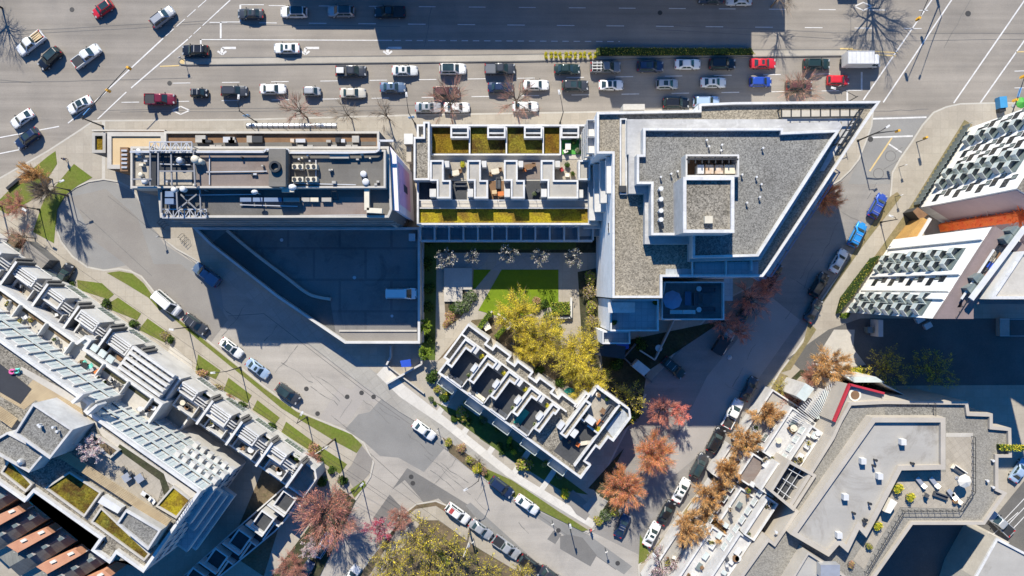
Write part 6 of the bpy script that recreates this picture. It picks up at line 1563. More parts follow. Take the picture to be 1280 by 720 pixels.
tk('willow', 3, h=7.5, r=3.9, limbs=14, subs=10, twigs=2600, tl=1.2, tw=.035, tmats=('leaf_olive', 'leaf_yellow', 'twig_brown'), leaves=6800, ls=.2, lmats=('leaf_yellow', 'leaf_yellow', 'leaf_yellow', 'leaf_olive'), tr=.2, up=.1)
tk('yellow_wood', 3, h=7, r=3.2, limbs=13, subs=8, twigs=1900, tl=1.1, tw=.035, tmats=('leaf_olive', 'twig_brown', 'twig_grey'), leaves=1900, ls=.24, lmats=('leaf_yellow', 'leaf_yellow', 'leaf_olive', 'twig_brown'), tr=.17)
tk('yellow_bare', 2, h=7, r=3.4, limbs=12, subs=8, twigs=900, tl=.9, tw=.04, tmats=('twig_grey', 'leaf_olive'), leaves=700, ls=.28, lmats=('leaf_yellow', 'leaf_olive'), tr=.16)
tk('blossom', 2, h=4.5, r=2.0, limbs=10, subs=8, twigs=350, tl=.5, tw=.04, tmats=('twig_grey',), leaves=2400, ls=.22, lmats=('petal_white', 'petal_white', 'petal_pink'), tr=.1)
tk('magnolia', 2, h=6.6, r=1.6, limbs=10, subs=6, cz=.82, rz=.16, twigs=160, tl=.5, tw=.035, tmats=('twig_grey',), leaves=420, ls=.24, lmats=('petal_white', 'leaf_grey', 'twig_grey'), tr=.08)
tk('cherry', 2, h=5.5, r=2.6, limbs=11, subs=8, twigs=800, tl=.7, tw=.04, tmats=('twig_brown', 'bark_dark'), leaves=1300, ls=.2, lmats=('petal_white', 'petal_pink'), bark='bark_dark', tr=.12)
tk('green', 2, h=6, r=1.9, limbs=9, subs=8, twigs=200, tl=.5, tw=.04, tmats=('leaf_green',), leaves=2600, ls=.26, lmats=('leaf_fresh', 'leaf_green', 'leaf_fresh'), tr=.1)
tk('plum', 1, h=4.5, r=2.2, limbs=10, subs=8, twigs=700, tl=.8, tw=.04, tmats=('petal_magenta', 'bud_rust'), leaves=1500, ls=.19, lmats=('petal_magenta', 'petal_pink'), tr=.1)
_tc = 0
KNAME = dict(fan='bare_tree', bare_brown='bare_tree', bare_shoot='bare_tree', bare_big='bare_tree', maple_red='maple_tree', maple_pink='maple_tree', maple_amber='maple_tree', maple_rust='maple_tree', shade_red='maple_tree', willow='willow_tree',
             yellow_wood='budding_tree', yellow_bare='budding_tree', blossom='blossom_tree', magnolia='magnolia_tree', cherry='cherry_tree', green='leafy_tree', plum='plum_tree')
def tree(kind, px, py, s, label, group=None, z=.12, zc=None, sz=None):
    """px, py: where the crown centre shows (zc = its height); the trunk stands below it"""
    global _tc
    _tc += 1; rn = random.Random(_tc*7)
    if zc is None: zc = 4.5*s
    x, y = g(px, py, z+zc)
    tmh, cmh = TK[kind][_tc % len(TK[kind])]
    r = thing(KNAME[kind], label, 'tree', (x, y, z), rn.uniform(0, 6.28), group); r.scale = (s, s, sz or s)
    inst('trunk', tmh, r); inst('crown', cmh, r); return r
GA = 'bare street trees above the shop fronts'; GB = 'red maples along the left kerb of the side street'; GC = 'amber maples along the right kerb of the side street'; GD = 'yellow willows in the courtyard'
GE = 'white magnolias in front of the courtyard row'; GF = 'budding trees on the lower corner lot'; GG = 'dark red maples in the shade of the apartment block'
tree('bare_brown', 374, 139, 1.05, 'bare brown tree leaning over the pavement beside the long glazed shelter', GA)
tree('bare_shoot', 433, 142, .9, 'thin bare tree between the beige sedan and the tower roof', GA)
tree('bare_shoot', 481, 142, .95, 'thin bare tree below the blue grey sedan', GA)
tree('bare_brown', 562, 128, 1.25, 'largest bare brown street tree, its twigs over two parked cars', GA)
tree('bare_brown', 645, 126, 1.2, 'bare brown street tree with green shoots by the terrace row skylights', GA)
tree('bare_brown', 997, 112, 1.05, 'bare brown tree at the edge of the big apartment roof', GA)
tree('bare_big', 1098, -48, 1.15, 'large bare tree beyond the top edge whose shadow crosses the right crosswalk', None)
tree('bare_shoot', 979, -8, 1.2, 'small bare tree beyond the top edge by the end of the big shadow', None)
tree('bare_big', -12, 2, .6, 'grey bare tree in the top left corner', None)
tree('maple_amber', 48, 220, .78, 'leaning brown maple on the plaza lawn nearest the turning circle', None)
tree('maple_rust', 22, 256, .42, 'small rusty maple on the plaza lawn at the left edge', None)
tree('fan', 63, 240, 1.0, 'bare tree whose streaked shadow falls on the turning circle', None)
tree('bare_brown', 28, 296, .7, 'bare tree by the left edge above the stepped apartments', None)
tree('maple_red', 1030, 247, .62, 'red maple at the sharp end of the apartment block', None)
tree('maple_pink', 851, 517, .9, 'small bright pink maple catching sun in the shaded side street', GB)
tree('maple_red', 815, 565, .8, 'red maple between the pink and the orange maple', GB)
tree('maple_red', 780, 607, .75, 'orange red maple closest to the diagonal terrace end', GB)
for i, (x, y, s, lab) in enumerate(((956, 515, .88, 'uppermost amber maple of the side street row'), (928, 550, .92, 'amber maple beside the black suv in the side street'), (906, 585, .92, 'amber maple above the sunny strip of pavement'), (884, 617, .9, 'amber maple beside the white sedan in tree shadows'),
                                  (857, 656, 1.0, 'amber maple next to the last two parked sedans'), (890, 655, .95, 'amber maple set back from the kerb, lowest of its row'))):
    tree('maple_amber', x, y, s, lab, GC)
tree('maple_rust', 925, 585, .45, 'thin rusty maple between the amber row and the angular apartments', None)
tree('maple_rust', 905, 625, .5, 'rusty maple tangled before the white roof lights', None)
tree('maple_rust', 988, 512, .52, 'brown maple above the glasshouse terraces', None)
tree('maple_amber', 1034, 456, 1.1, 'brown orange maple at the paved alley entrance', None)
tree('maple_rust', 1018, 470, .42, 'small rusty maple beside the alley entrance', None)
tree('yellow_bare', 1108, 460, 1.0, 'bare tree with yellow tips beside the alley', None)
tree('yellow_bare', 1165, 462, .95, 'bare tree with few yellow leaves in the alley shade', None)
tree('yellow_bare', 976, 484, .45, 'small yellow leaved tree in the shaded garden by the pavement', None)
for x, y, s, lab in ((648, 392, .9, 'yellow willow standing on the bright lawn'), (682, 420, .92, 'yellow willow in the middle of the courtyard'), (722, 448, .95, 'yellow willow beside the garden path end'), (662, 436, .6, 'small yellow willow close to the diagonal terrace'), (738, 480, .8, 'lowest yellow willow at the corner of the diagonal terrace')):
    tree('willow', x, y, s, lab, GD)
tree('yellow_bare', 742, 415, .7, 'sparse grey green tree against the wall of the apartment block', None)
tree('yellow_bare', 716, 430, .75, 'sparse tree with pale twigs at the end of the garden path', None)
for x, y, s, lab in ((558, 323, 1.1, 'leftmost white magnolia in the courtyard shade'), (590, 320, .75, 'smallest white magnolia in the courtyard shade'), (635, 317, 1.0, 'white magnolia at the middle of the courtyard row'), (675, 321, .9, 'white magnolia right of the diagonal path'), (717, 322, 1.0, 'rightmost white magnolia beside the apartment block')):
    tree('magnolia', x, y, s, lab, GE, zc=5.4, sz=.86+.14*s)
tree('green', 531, 408, .62, 'fresh green tree at the lower end of the deck wall', None)
tree('green', 531, 441, .62, 'fresh green tree below the corner of the parking deck', None)
tree('maple_rust', 410, 640, .98, 'large rusty red tree at the street corner beside the stepped apartments', None)
tree('maple_rust', 366, 706, .5, 'smaller rusty tree at the bottom edge', None)
tree('blossom', 385, 688, .75, 'pale blossoming tree between two rusty trees', None)
tree('plum', 471, 664, 1.0, 'magenta plum tree at the corner of the yellow lot', None)
tree('maple_rust', 500, 645, .38, 'little reddish tree on the rounded street corner', None)
for x, y, s, lab in ((488, 702, 1.05, 'yellow green tree at the left of the lower corner lot'), (527, 678, 1.1, 'yellow green tree nearest the rounded street corner'), (566, 690, 1.0, 'yellow green tree at the centre of the lower corner lot'), (536, 722, 1.0, 'yellow green tree at the bottom edge of the lower corner lot'), (608, 716, .9, 'yellow green tree beside the utility pole at the bottom'), (652, 722, .7, 'small yellow tree by the silver pickup at the bottom')):
    tree('yellow_bare' if x in (566, 608) else 'yellow_wood', x, y, s, lab, GF)
tree('green', 551, 699, .7, 'dark green tree among the yellow ones on the lower lot', None)
tree('blossom', 113, 563, .85, 'white blossoming tree on the planted roof of the stepped apartments', None, z=17.2, zc=2.6)
tree('cherry', 828, 706, 1.0, 'pale pink cherry tree at the lower end of the side street pavement', None)
tree('cherry', 858, 712, 1.0, 'pink cherry tree cut by the bottom edge before the angular apartments', None)
tree('cherry', 905, 700, .7, 'small cherry tree under the white roof lights', None)
for x, y, s, lab in ((940, 372, .95, 'dark red maple in the shade below the apartment block corner'), (960, 352, .7, 'dark red maple tucked under the apartment block corner'), (905, 402, .7, 'dark red maple by the terrace in deep shade'), (830, 512, .8, 'dark red maple beside the shaded driveway'), (925, 415, .6, 'dark red maple next to the shaded silver sedan')):
    tree('shade_red', x, y, s, lab, GG)
tree('yellow_bare', 785, 500, .9, 'grey tree in the shade between the diagonal terrace and the driveway', None)
tree('bare_shoot', 598, 578, .5, 'young bare tree in the flower bed by the diagonal pavement', None)
tree('maple_rust', 392, 572, .25, 'tiny brown tree in a front garden by the tall utility pole', None)

# shrubs: leafy mounds, each its own thing
def shrub_mesh(seed, n, ls, mats, stems='bark'):
    rn = random.Random(seed); m = MB()
    bl = [(rvec(rn)*.45, rn.uniform(.45, .75)) for _ in range(6)]
    for k in range(n):
        c_, r_ = rn.choice(bl); d = rvec(rn); p = Vector((c_.x, c_.y, abs(c_.z)*.8+.25))+d*r_*rn.uniform(.6, 1.05)
        if p.z < .02: p.z = rn.uniform(.02, .3)
        leafq(m, p, ls, rn, rn.randrange(len(mats)), .7)
    s = MB()
    for k in range(6):
        d = rvec(rn); d.z = abs(d.z)+.6; s.tube([(0, 0, -.05), tuple(d.normalized()*.7)], [.05, .02], 4)
    return m.mesh('foliage', [M[k] for k in mats]), s.mesh('stem', M[stems])
SH = {'green': [shrub_mesh(i, 700, .26, ('leaf_green', 'leaf_dark', 'leaf_green')) for i in (1, 2)], 'dark': [shrub_mesh(i, 600, .26, ('leaf_dark', 'leaf_green')) for i in (3, 4)], 'grey': [shrub_mesh(i, 700, .24, ('leaf_grey', 'leaf_green', 'leaf_grey')) for i in (5, 6)],
      'olive': [shrub_mesh(i, 650, .25, ('leaf_olive', 'leaf_fresh', 'twig_brown')) for i in (7, 8)], 'rust': [shrub_mesh(i, 550, .22, ('bud_rust', 'leaf_olive', 'twig_brown')) for i in (9, 10)], 'yellow': [shrub_mesh(i, 600, .25, ('leaf_yellow', 'leaf_fresh')) for i in (11,)], 'dry': [shrub_mesh(i, 420, .22, ('twig_brown', 'twig_grey', 'leaf_olive')) for i in (12, 13)]}
_sc = 0
def shrub(kind, px, py, r, label, z=.13, group=None, h=None):
    global _sc
    _sc += 1; rn = random.Random(_sc*3); f, s = SH[kind][_sc % len(SH[kind])]
    t = thing('shrub', label, 'shrub', (*g(px, py, z+.6), z), rn.uniform(0, 6.28), group); R_ = r*.143/.85; t.scale = (R_*rn.uniform(.9, 1.1), R_*rn.uniform(.9, 1.1), h or min(1.5, R_))
    inst('foliage', f, t); inst('stem', s, t)
def hedge(pts, h, label, mat=('leaf_green', 'leaf_dark'), n=900, ls=.22, z=.12, name='hedge'):
    poly = W(pts, h); rn = random.Random(len(pts)+n); xs = [p[0] for p in poly]; ys = [p[1] for p in poly]; m = MB(); k = 0
    core = MB(); core.prism(inset(poly, .12), z, z+h*.88); 
    def inside(x, y):
        c_ = False; j = len(poly)-1
        for i in range(len(poly)):
            if (poly[i][1] > y) != (poly[j][1] > y) and x < (poly[j][0]-poly[i][0])*(y-poly[i][1])/(poly[j][1]-poly[i][1])+poly[i][0]: c_ = not c_
            j = i
        return c_
    while k < n:
        x, y = rn.uniform(min(xs), max(xs)), rn.uniform(min(ys), max(ys))
        if inside(x, y): leafq(m, Vector((x, y, z+h*rn.uniform(.75, 1.05) if rn.random() < .75 else z+h*rn.random())), ls, rn, rn.randrange(len(mat)), .8); k += 1
    c_ = (sum(xs)/len(xs), sum(ys)/len(ys), z); t = thing(name, label, 'hedge', c_); core.build('stem', M['leaf_dark'], t); m.build('foliage', [M[q] for q in mat], t)
GS = 'shrubs in the courtyard garden'
for kd, x, y, r, lab in (('grey', 588, 372, 8, 'grey green shrub by the concrete pad in the courtyard'), ('grey', 574, 384, 8, 'grey green shrub lower left of the concrete pad'), ('green', 566, 386, 6, 'dark green shrub below the concrete pad'), ('grey', 582, 382, 7, 'grey green shrub in the middle of the pad clump'), ('rust', 563, 396, 7, 'rusty shrub at the foot of the pad clump'), ('rust', 558, 405, 5, 'small rusty shrub at the path bend'),
                         ('rust', 671, 376, 5, 'purple brown shrub at the lawn edge under the willow'), ('green', 681, 380, 5, 'round green shrub left of the clipped hedge'), ('green', 669, 384, 6, 'bright green shrub behind the willow'), ('grey', 686, 396, 7, 'blue green shrub below the clipped hedge'), ('grey', 697, 409, 5, 'small blue green shrub under the willow edge'), ('dark', 655, 437, 6, 'dark shrub between terrace patio walls, upper one'), ('green', 675, 462, 6, 'dark shrub between terrace patio walls, lower one'), ('green', 700, 478, 6, 'green shrub at the corner of the diagonal terrace'),
                         ('olive', 738, 348, 9, 'olive shrub topmost along the apartment block wall'), ('dry', 736, 366, 9, 'dry shrub second along the apartment block wall'), ('olive', 739, 384, 8, 'olive shrub third along the apartment block wall'), ('dry', 741, 400, 8, 'dry shrub lowest along the apartment block wall'), ('dark', 770, 455, 9, 'dark shrub in the shaded garden below the apartment block'), ('dark', 800, 430, 8, 'dark shrub beside the shaded lower terrace'), ('dark', 790, 520, 9, 'dark shrub near the shaded driveway mouth')):
    shrub(kd, x, y, r, lab, group=GS)
GT = 'shrubs beside the diagonal pavement'
for kd, x, y, r, lab in (('olive', 560, 553, 5, 'olive shrub at the tip of the flower bed'), ('rust', 576, 560, 6, 'rusty shrub in the left part of the flower bed'), ('yellow', 597, 585, 6, 'yellow shrub where the flower bed ends'), ('olive', 588, 575, 6, 'olive shrub in the middle of the flower bed'), ('rust', 604, 590, 5, 'rusty shrub at the right end of the flower bed'), ('olive', 655, 580, 10, 'brown olive shrub in shade before the diagonal terrace'), ('olive', 578, 518, 8, 'olive shrub in shade at the left end of the diagonal terrace'), ('green', 556, 497, 6, 'slim green shrub at the corner of the diagonal terrace'), ('yellow', 706, 617, 6, 'bright yellow green shrub at the end of the dark lawn'),
                         ('olive', 748, 652, 6, 'olive shrub at the corner bed, nearest the crossing person'), ('grey', 757, 645, 7, 'grey shrub in the corner bed'), ('olive', 768, 640, 7, 'olive shrub in the corner bed under the orange maple'), ('dark', 540, 470, 8, 'dark shrub in the narrow strip below the deck')):
    shrub(kd, x, y, r, lab, group=GT)
rn_ = random.Random(8)
for k in range(26):
    u, v = rn_.uniform(4, 210), rn_.uniform(-34, -8); q = (546+u*.804+v*.595, 467+u*.595-v*.804)
    shrub(rn_.choice(('green', 'olive', 'green', 'yellow', 'grey')), q[0], q[1], rn_.uniform(2.5, 5), 'one of the garden shrubs between the diagonal terrace and its pavement', group='garden shrubs along the diagonal terrace')
GU = 'shrubs in the front gardens of the stepped apartments'
for i, (kd, x, y, r, w) in enumerate((('dark', 131, 379, 6, 'beside the first garden path'), ('yellow', 120, 383, 4, 'yellow one by the first garden path'), ('dark', 167, 405, 6, 'beside the second garden path'), ('dry', 205, 420, 6, 'at the upper end of the paved forecourt'), ('dark', 213, 425, 5, 'at the corner of the paved forecourt'), ('rust', 251, 468, 7, 'below the paved forecourt'), ('dry', 272, 487, 7, 'in the garden left of the slim lamp'), ('rust', 287, 497, 6, 'in the garden right of the slim lamp'), ('dark', 302, 508, 6, 'by the third garden path'), ('green', 339, 535, 6, 'by the fourth garden path'),
                                     ('rust', 392, 560, 7, 'under the tall utility pole'), ('green', 402, 602, 6, 'green one at the corner of the stepped apartments'), ('olive', 398, 587, 6, 'olive one near the corner of the stepped apartments'), ('green', 414, 588, 5, 'green one beside a garden step at the corner'), ('dark', 50, 352, 5, 'by the parked black suv'), ('dry', 108, 375, 5, 'before the first house'), ('dark', 428, 600, 6, 'where the corner pavement begins'))):
    shrub(kd, x, y, r, 'front garden shrub of the stepped apartments, '+w, group=GU)
GW = 'shrubs between side street and angular apartments'
for i, (kd, x, y, r, w) in enumerate((('dark', 966, 500, 9, 'uppermost in the shaded bed'), ('dark', 945, 530, 8, 'below the uppermost amber maple'), ('dark', 940, 560, 9, 'between two amber maples'), ('green', 918, 572, 6, 'small green one between amber maples'), ('dark', 930, 605, 10, 'before the white terraces'), ('dry', 918, 640, 10, 'dry one before the white terraces'), ('dark', 895, 690, 9, 'near the small cherry tree'), ('dry', 870, 690, 9, 'dry one under the amber maples'), ('dark', 870, 665, 7, 'between the two lowest amber maples'), ('rust', 846, 675, 7, 'rusty one beside the lower pavement'), ('dark', 1060, 462, 5, 'by the forecourt of the alley'), ('dry', 960, 545, 8, 'dry one below the glasshouse terraces'), ('dark', 990, 530, 7, 'dark one below the glasshouse terraces'))):
    shrub(kd, x, y, r, 'shrub before the angular apartments, '+w, group=GW)
rn_ = random.Random(21)
for k in range(34):
    u = 60+k*12.6+rn_.uniform(-4, 4); w_ = rn_.uniform(-13, -4); shrub(rn_.choice(('dry', 'dark', 'olive', 'rust', 'green')), u*.816-w_*.578, 310+u*.578+w_*.816, rn_.uniform(3, 5), 'one of the low shrubs filling the front gardens of the stepped apartments', group='low front garden shrubs of the stepped apartments')
for k in range(30):
    u = -60+k*17.6+rn_.uniform(-4, 4)
    if 222 < u < 280: continue
    w_ = rn_.uniform(0, 3); shrub(rn_.choice(('dry', 'dark', 'olive', 'green')), u*.816-w_*.578, 310+u*.578+w_*.816, rn_.uniform(2.2, 3.4), 'one of the small shrubs in the roof edge beds of the stepped apartments', z=4.7, group='roof edge shrubs of the stepped apartments')
for i, (kd, x, y, r, w) in enumerate((('dark', 536, 300, 7, 'uppermost'), ('dark', 535, 330, 7, 'second from the top'), ('dark', 536, 360, 7, 'in the middle'), ('dark', 535, 385, 7, 'just above the fresh green tree'), ('dark', 536, 425, 6, 'between the two fresh green trees'))):
    shrub(kd, x, y, r, 'dark shrub along the shaded deck wall, '+w, group='dark shrubs along the deck wall')
hedge([(688, 378), (712, 377), (713, 393), (690, 394)], 1.5, 'clipped box hedge at the right of the bright lawn', ('leaf_olive', 'leaf_fresh', 'leaf_green'), 1100, .24)
hedge([(595, 410), (611, 388), (616, 393), (600, 413)], 1.4, 'clipped hedge on the first patio wall of the diagonal terrace', ('leaf_fresh', 'leaf_green'), 500)
hedge([(617, 420), (630, 406), (634, 411), (622, 424)], 1.4, 'clipped hedge on the second patio wall of the diagonal terrace', ('leaf_fresh', 'leaf_green'), 400)
hedge([(1090, 322), (1102, 318), (1066, 372), (1046, 394), (1052, 372)], 1.0, 'low hedge in the bed beside the mauve edged slab block', ('leaf_green', 'leaf_olive', 'leaf_dark'), 1100)
hedge([(1062, 460), (1082, 459), (1082, 467), (1062, 468)], 1.2, 'bright green hedge beside the alley forecourt', ('leaf_fresh', 'leaf_yellow'), 500)
hedge([(1052, 392), (1064, 390), (1060, 398), (1052, 398)], 1.0, 'short bright hedge by the alley mouth', ('leaf_fresh', 'leaf_green'), 260)
hedge([(1182, 534), (1222, 535), (1222, 542), (1182, 541)], 1.0, 'yellow green hedge on the roof of the angular apartments', ('leaf_yellow', 'leaf_fresh'), 600, .22, 13.5)
def bedplants():
    rn = random.Random(5)
    for a, b, n in ((682, 744, 11),):
        for i in range(n):
            x = a+(b-a)*i/(n-1)
            for y in (67, 71.5): yield x+rn.uniform(-.8, .8), y
k_ = 0
for x, y in bedplants():
    k_ += 1; f, s = SH['yellow'][0]
    t = thing('island_plant', 'yellow green clump in the double row on the sunny end of the traffic island', 'plant', (*g(x, y, .3), .16), k_, 'double row of clumps on the traffic island'); t.scale = (.36, .36, .45); inst('foliage', f, t); inst('stem', s, t)
hedge([(745, 59), (940, 60), (944, 68), (745, 69)], .9, 'dark planted strip along the shaded part of the traffic island', ('leaf_olive', 'leaf_dark', 'leaf_green'), 2400, .24, .16)
# ------------------------------------------------------------------ street furniture
def P3(px, py, z): return Vector((*g(px, py, z), z))
def signal_head(m, p, rz, mi=1):
    m.box((p.x, p.y, p.z-1.0), (.38, .36, 1.05), rz, mi)
    for k in range(3): m.cyl((p.x+.2*math.cos(rz), p.y+.2*math.sin(rz), p.z-.3-k*.33), .12, .04, 8, 2)
def traffic_signal(base, arm, label, heads=(.55, 1.0), zt=6.2, sign=None, lamp=None, z0=.12, thick=1.0):
    """mast at base px, arm tip px at height zt"""
    b = Vector((*g(*base, 0), z0)); top = Vector((b.x, b.y, zt)); tip = P3(*arm, zt+.2)
    t = thing('traffic_signal', label, 'traffic signal', tuple(b))
    m = MB(); m.tube([b, b+(top-b)*.5, top], [.16*thick, .13*thick, .11*thick], 8); m.cyl((b.x, b.y, z0), .24, .12, 8); m.build('pole', M['metal_dark'], t)
    m = MB(); m.tube([top-Vector((0, 0, .2)), top+(tip-top)*.4, tip], [.11, .09, .06], 6); m.build('mast_arm', M['metal_dark'], t)
    d = (tip-top); rz = math.atan2(d.y, d.x)
    for q in heads:
        m = MB(); p = top+d*q; signal_head(m, p, rz, 0); m.build('signal_head', [M['signal_yellow'], M['signal_yellow'], M['metal_dark']], t)
    if sign:
        p = top+d*sign; m = MB(); m.box((p.x, p.y, p.z-.3), (1.6, .08, .5), rz); m.build('street_sign', M['sign_blue'], t)
    if lamp:
        lt = P3(*lamp, zt+2.2); m = MB(); m.tube([top, top+Vector((0, 0, 1.6)), top+(lt-top)*.5+Vector((0, 0, .7)), lt], [.10, .08, .07, .05], 6); m.build('lamp_arm', M['metal_dark'], t)
        m = MB(); m.box((lt.x, lt.y, lt.z-.12), (.75, .3, .14), math.atan2(lt.y-top.y, lt.x-top.x)); m.build('lamp_head', M['white_metal'], t)
    return t
traffic_signal((129, 158), (159, 84), 'traffic signal with long arm over the left crosswalk', (.55, 1.0), sign=.12)
traffic_signal((1160, -48), (1150, 22), 'tall traffic signal beyond the top edge, its arm over the right crosswalk', (.5, 1.0), zt=7.0, lamp=(1172, -5), thick=2.2)
traffic_signal((1072, 176), (1124, 163), 'traffic signal and lamp at the sharp corner of the apartment block', (1.0,), lamp=(1110, 158), zt=6)
traffic_signal((1233, 156), (1284, 86), 'traffic signal on the paved corner at the right edge', (.35, .85), sign=.5)
def lamp_post(base, tip, label, zt=8.0, mat='metal_dark', name='street_lamp', group='street lamps', sign=None):
    b = Vector((*g(*base, 0), .12)); top = Vector((b.x, b.y, zt)); tp = P3(*tip, zt+.7)
    t = thing(name, label, 'street lamp', tuple(b), 0, group)
    m = MB(); m.tube([b, top], [.11, .07], 7); m.cyl((b.x, b.y, .12), .19, .5, 8); m.build('pole', M[mat], t)
    m = MB(); m.tube([top-Vector((0, 0, .4)), top+(tp-top)*.5+Vector((0, 0, .35)), tp], [.06, .05, .04], 5); m.build('lamp_arm', M[mat], t)
    m = MB(); m.box((tp.x, tp.y, tp.z-.14), (.8, .32, .15), math.atan2((tp-top).y, (tp-top).x)); m.build('lamp_head', M['white_metal'], t)
    if sign:
        m = MB(); p = b+(top-b)*.5; m.box((p.x, p.y, p.z), (1.0, .06, 1.2), .2); m.build('banner', M['sign_blue'], t)
lamp_post((321, 153), (298, 121), 'street lamp with blue banner at the end of the long glazed shelter', 8, sign=1)
lamp_post((519, 155), (508, 118), 'street lamp with blue banner before the terrace row corner', 8, sign=1)
lamp_post((700, 154), (699, 115), 'street lamp before the right end of the terrace row', 8)
lamp_post((1044, 136), (1042, 110), 'street lamp behind the edge of the apartment block roof', 8)
lamp_post((236, 409), (214, 412), 'street lamp by the paved forecourt of the stepped apartments', 6.0)
lamp_post((301, 459), (266, 466), 'street lamp beside the pale blue parked sedan', 6.5)
lamp_post((384, 521), (377, 517), 'street lamp behind the charcoal suv with glass roof', 6)
lamp_post((600, 590), (582, 612), 'curved street lamp in the flower bed', 6)
lamp_post((711, 654), (713, 658), 'short street lamp by the kerb near the crossing person', 4.8)
lamp_post((816, 686), (818, 694), 'street lamp at the lower corner of the side street', 5.5)
lamp_post((1100, 278), (1114, 270), 'street lamp between the deep blue and sky blue suvs', 5.5)
lamp_post((88, 238), (77, 226), 'plaza lamp beside the turning circle lawn', 5)
lamp_post((50, 262), (30, 262), 'plaza lamp beside the planted seating edge', 5)
lamp_post((452, 604), (452, 606), 'slim post on the small grass triangle', 6.4)
def ped_signal(px, py, arm, label):
    b = Vector((*g(px, py, 0), .12)); t = thing('pedestrian_signal', label, 'signal', tuple(b)); top = b+Vector((0, 0, 3.2)); tp = P3(*arm, 3.3)
    m = MB(); m.tube([b, top], [.09, .07], 6); m.tube([top, tp], [.06, .05], 5); m.build('pole', M['metal_dark'], t)
    m = MB(); m.box((tp.x, tp.y, tp.z-.5), (.45, .3, .9), .4); m.build('signal_head', M['signal_yellow'], t)
ped_signal(1145, 178, (1157, 172), 'yellow pedestrian signal on the wide paved corner')
ped_signal(195, 140, (190, 146), 'small pedestrian signal shaft above the concrete block') if False else None
def utility_pole(base, label, zt, arms, z0=.12):
    b = Vector((*g(*base, 0), z0)); top = Vector((b.x, b.y, zt)); t = thing('utility_pole', label, 'pole', tuple(b), 0, 'wooden utility poles')
    m = MB(); m.tube([b, top], [.17, .11], 8); m.build('pole', M['bark'], t); ends = []
    for k, (ax, ay) in enumerate(arms):
        a = Vector((ax, -ay, 0)).normalized()*1.3; c0 = top-Vector((0, 0, .3+.8*k)); m = MB(); m.bar(c0-a, c0+a, .12, .14)
        for s in (-.95, -.5, .5, .95): m.cyl((*(c0+a*s).xy, c0.z+.06), .05, .18, 6)
        m.build('crossarm', M['cream_metal'], t); ends.append((c0-a*.95, c0+a*.95, c0-a*.5))
    m = MB(); m.cyl((b.x+.3, b.y, zt-2.6), .25, .9, 10); m.build('transformer', M['metal_light'], t)
    return ends
e1 = utility_pole((587, 662), 'utility pole with pale crossarm rising from the yellow bushes', 9.5, [(.35, -.9)])
e2 = utility_pole((419, 548), 'tall utility pole on the verge near the street corner', 9.0, [(.8, -.5)])
e3 = utility_pole((3, 258), 'utility pole at the left edge of the plaza', 8.5, [(.6, -.7)])
e4 = utility_pole((790, 800), 'utility pole beyond the bottom edge', 9.5, [(.35, -.9)])
def wires(A, B, label):
    m = MB()
    for p, q in zip(A, B):
        pts = [p+(q-p)*t-Vector((0, 0, 1.0*4*t*(1-t))) for t in [k/10 for k in range(11)]]; m.tube(pts, .022, 3)
    solo(m, 'overhead_wires', M['metal_dark'], label, 'wires')
wires(e2[0], e1[0], 'thin overhead wires crossing the junction between two utility poles')
wires(e1[0], e4[0], 'thin overhead wires running past the yellow bushes to the bottom edge')
wires(e3[0], e2[0], 'thin overhead wires along the front of the stepped apartments')
# parking meters, posts, bins
def post(px, py, h, label, mat='metal_dark', head=None, name='sign_post', cat='post', z=.12, grp=None):
    b = (*g(px, py, 0), z); t = thing(name, label, cat, b, 0, grp); m = MB(); m.tube([b, (b[0], b[1], z+h)], .05, 6); m.build('pole', M[mat], t)
    m = MB(); m.box((b[0], b[1], z+h-.35), head or (.45, .05, .5), .5); m.build('sign', M['white_metal'], t)
for x, y, l in ((1123, 209, 'short sign post on the wide pavement near the bicycle loops'), (1118, 246, 'short sign post above the deep blue suv'), (1042, 112, 'white sign post beside the red hatchback'), (548, 535, 'sign post near the white sedan by the flower bed'), (756, 684, 'sign post at the corner bed facing the lower street'), (690, 650, 'sign post on the verge of the diagonal pavement'), (232, 77, 'keep right post on the island nose'), (284, 425, 'sign post on the verge beside the white sedan'), (205, 297, 'bollard sign at the kerb of the turning circle'), (592, 672, 'sign post on the pavement beside the silver sedan'), (512, 655, 'sign post on the rounded street corner')):
    post(x, y, 2.2, l, grp='short sign posts')
t = thing('bench_shelter', 'long glazed shelter roof along the pavement above the concrete block', 'shelter', (*g(364, 157), .12))
m = MB(); n_ = 8; y0_, y1_ = g(308, 153.2, 3)[1], g(308, 160.4, 3)[1]; xa, xb = g(308, 157, 3)[0], g(421, 157, 3)[0]; yc, ry = (y0_+y1_)/2, (y0_-y1_)/2
arc = [(yc+ry*math.cos(math.pi*k/n_), 2.6+.55*math.sin(math.pi*k/n_)) for k in range(n_+1)]
for (ya, za), (yb, zb_) in zip(arc, arc[1:]): m.face([(xa, ya, za), (xb, ya, za), (xb, yb, zb_), (xa, yb, zb_)])
m.build('roof', M['metal_light'], t)
m = MB()
for k in range(18):
    x = xa+(xb-xa)*k/17
    for (ya, za), (yb, zb_) in zip(arc, arc[1:]): m.bar((x, ya, za+.03), (x, yb, zb_+.03), .08, .05)
m.build('frame', M['metal_dark'], t)
m = MB()
for k in range(6):
    q = g(312+k*21, 159, 3); m.bar((*q, .12), (*q, 2.9), .1, .1)
m.build('post', M['metal_light'], t)
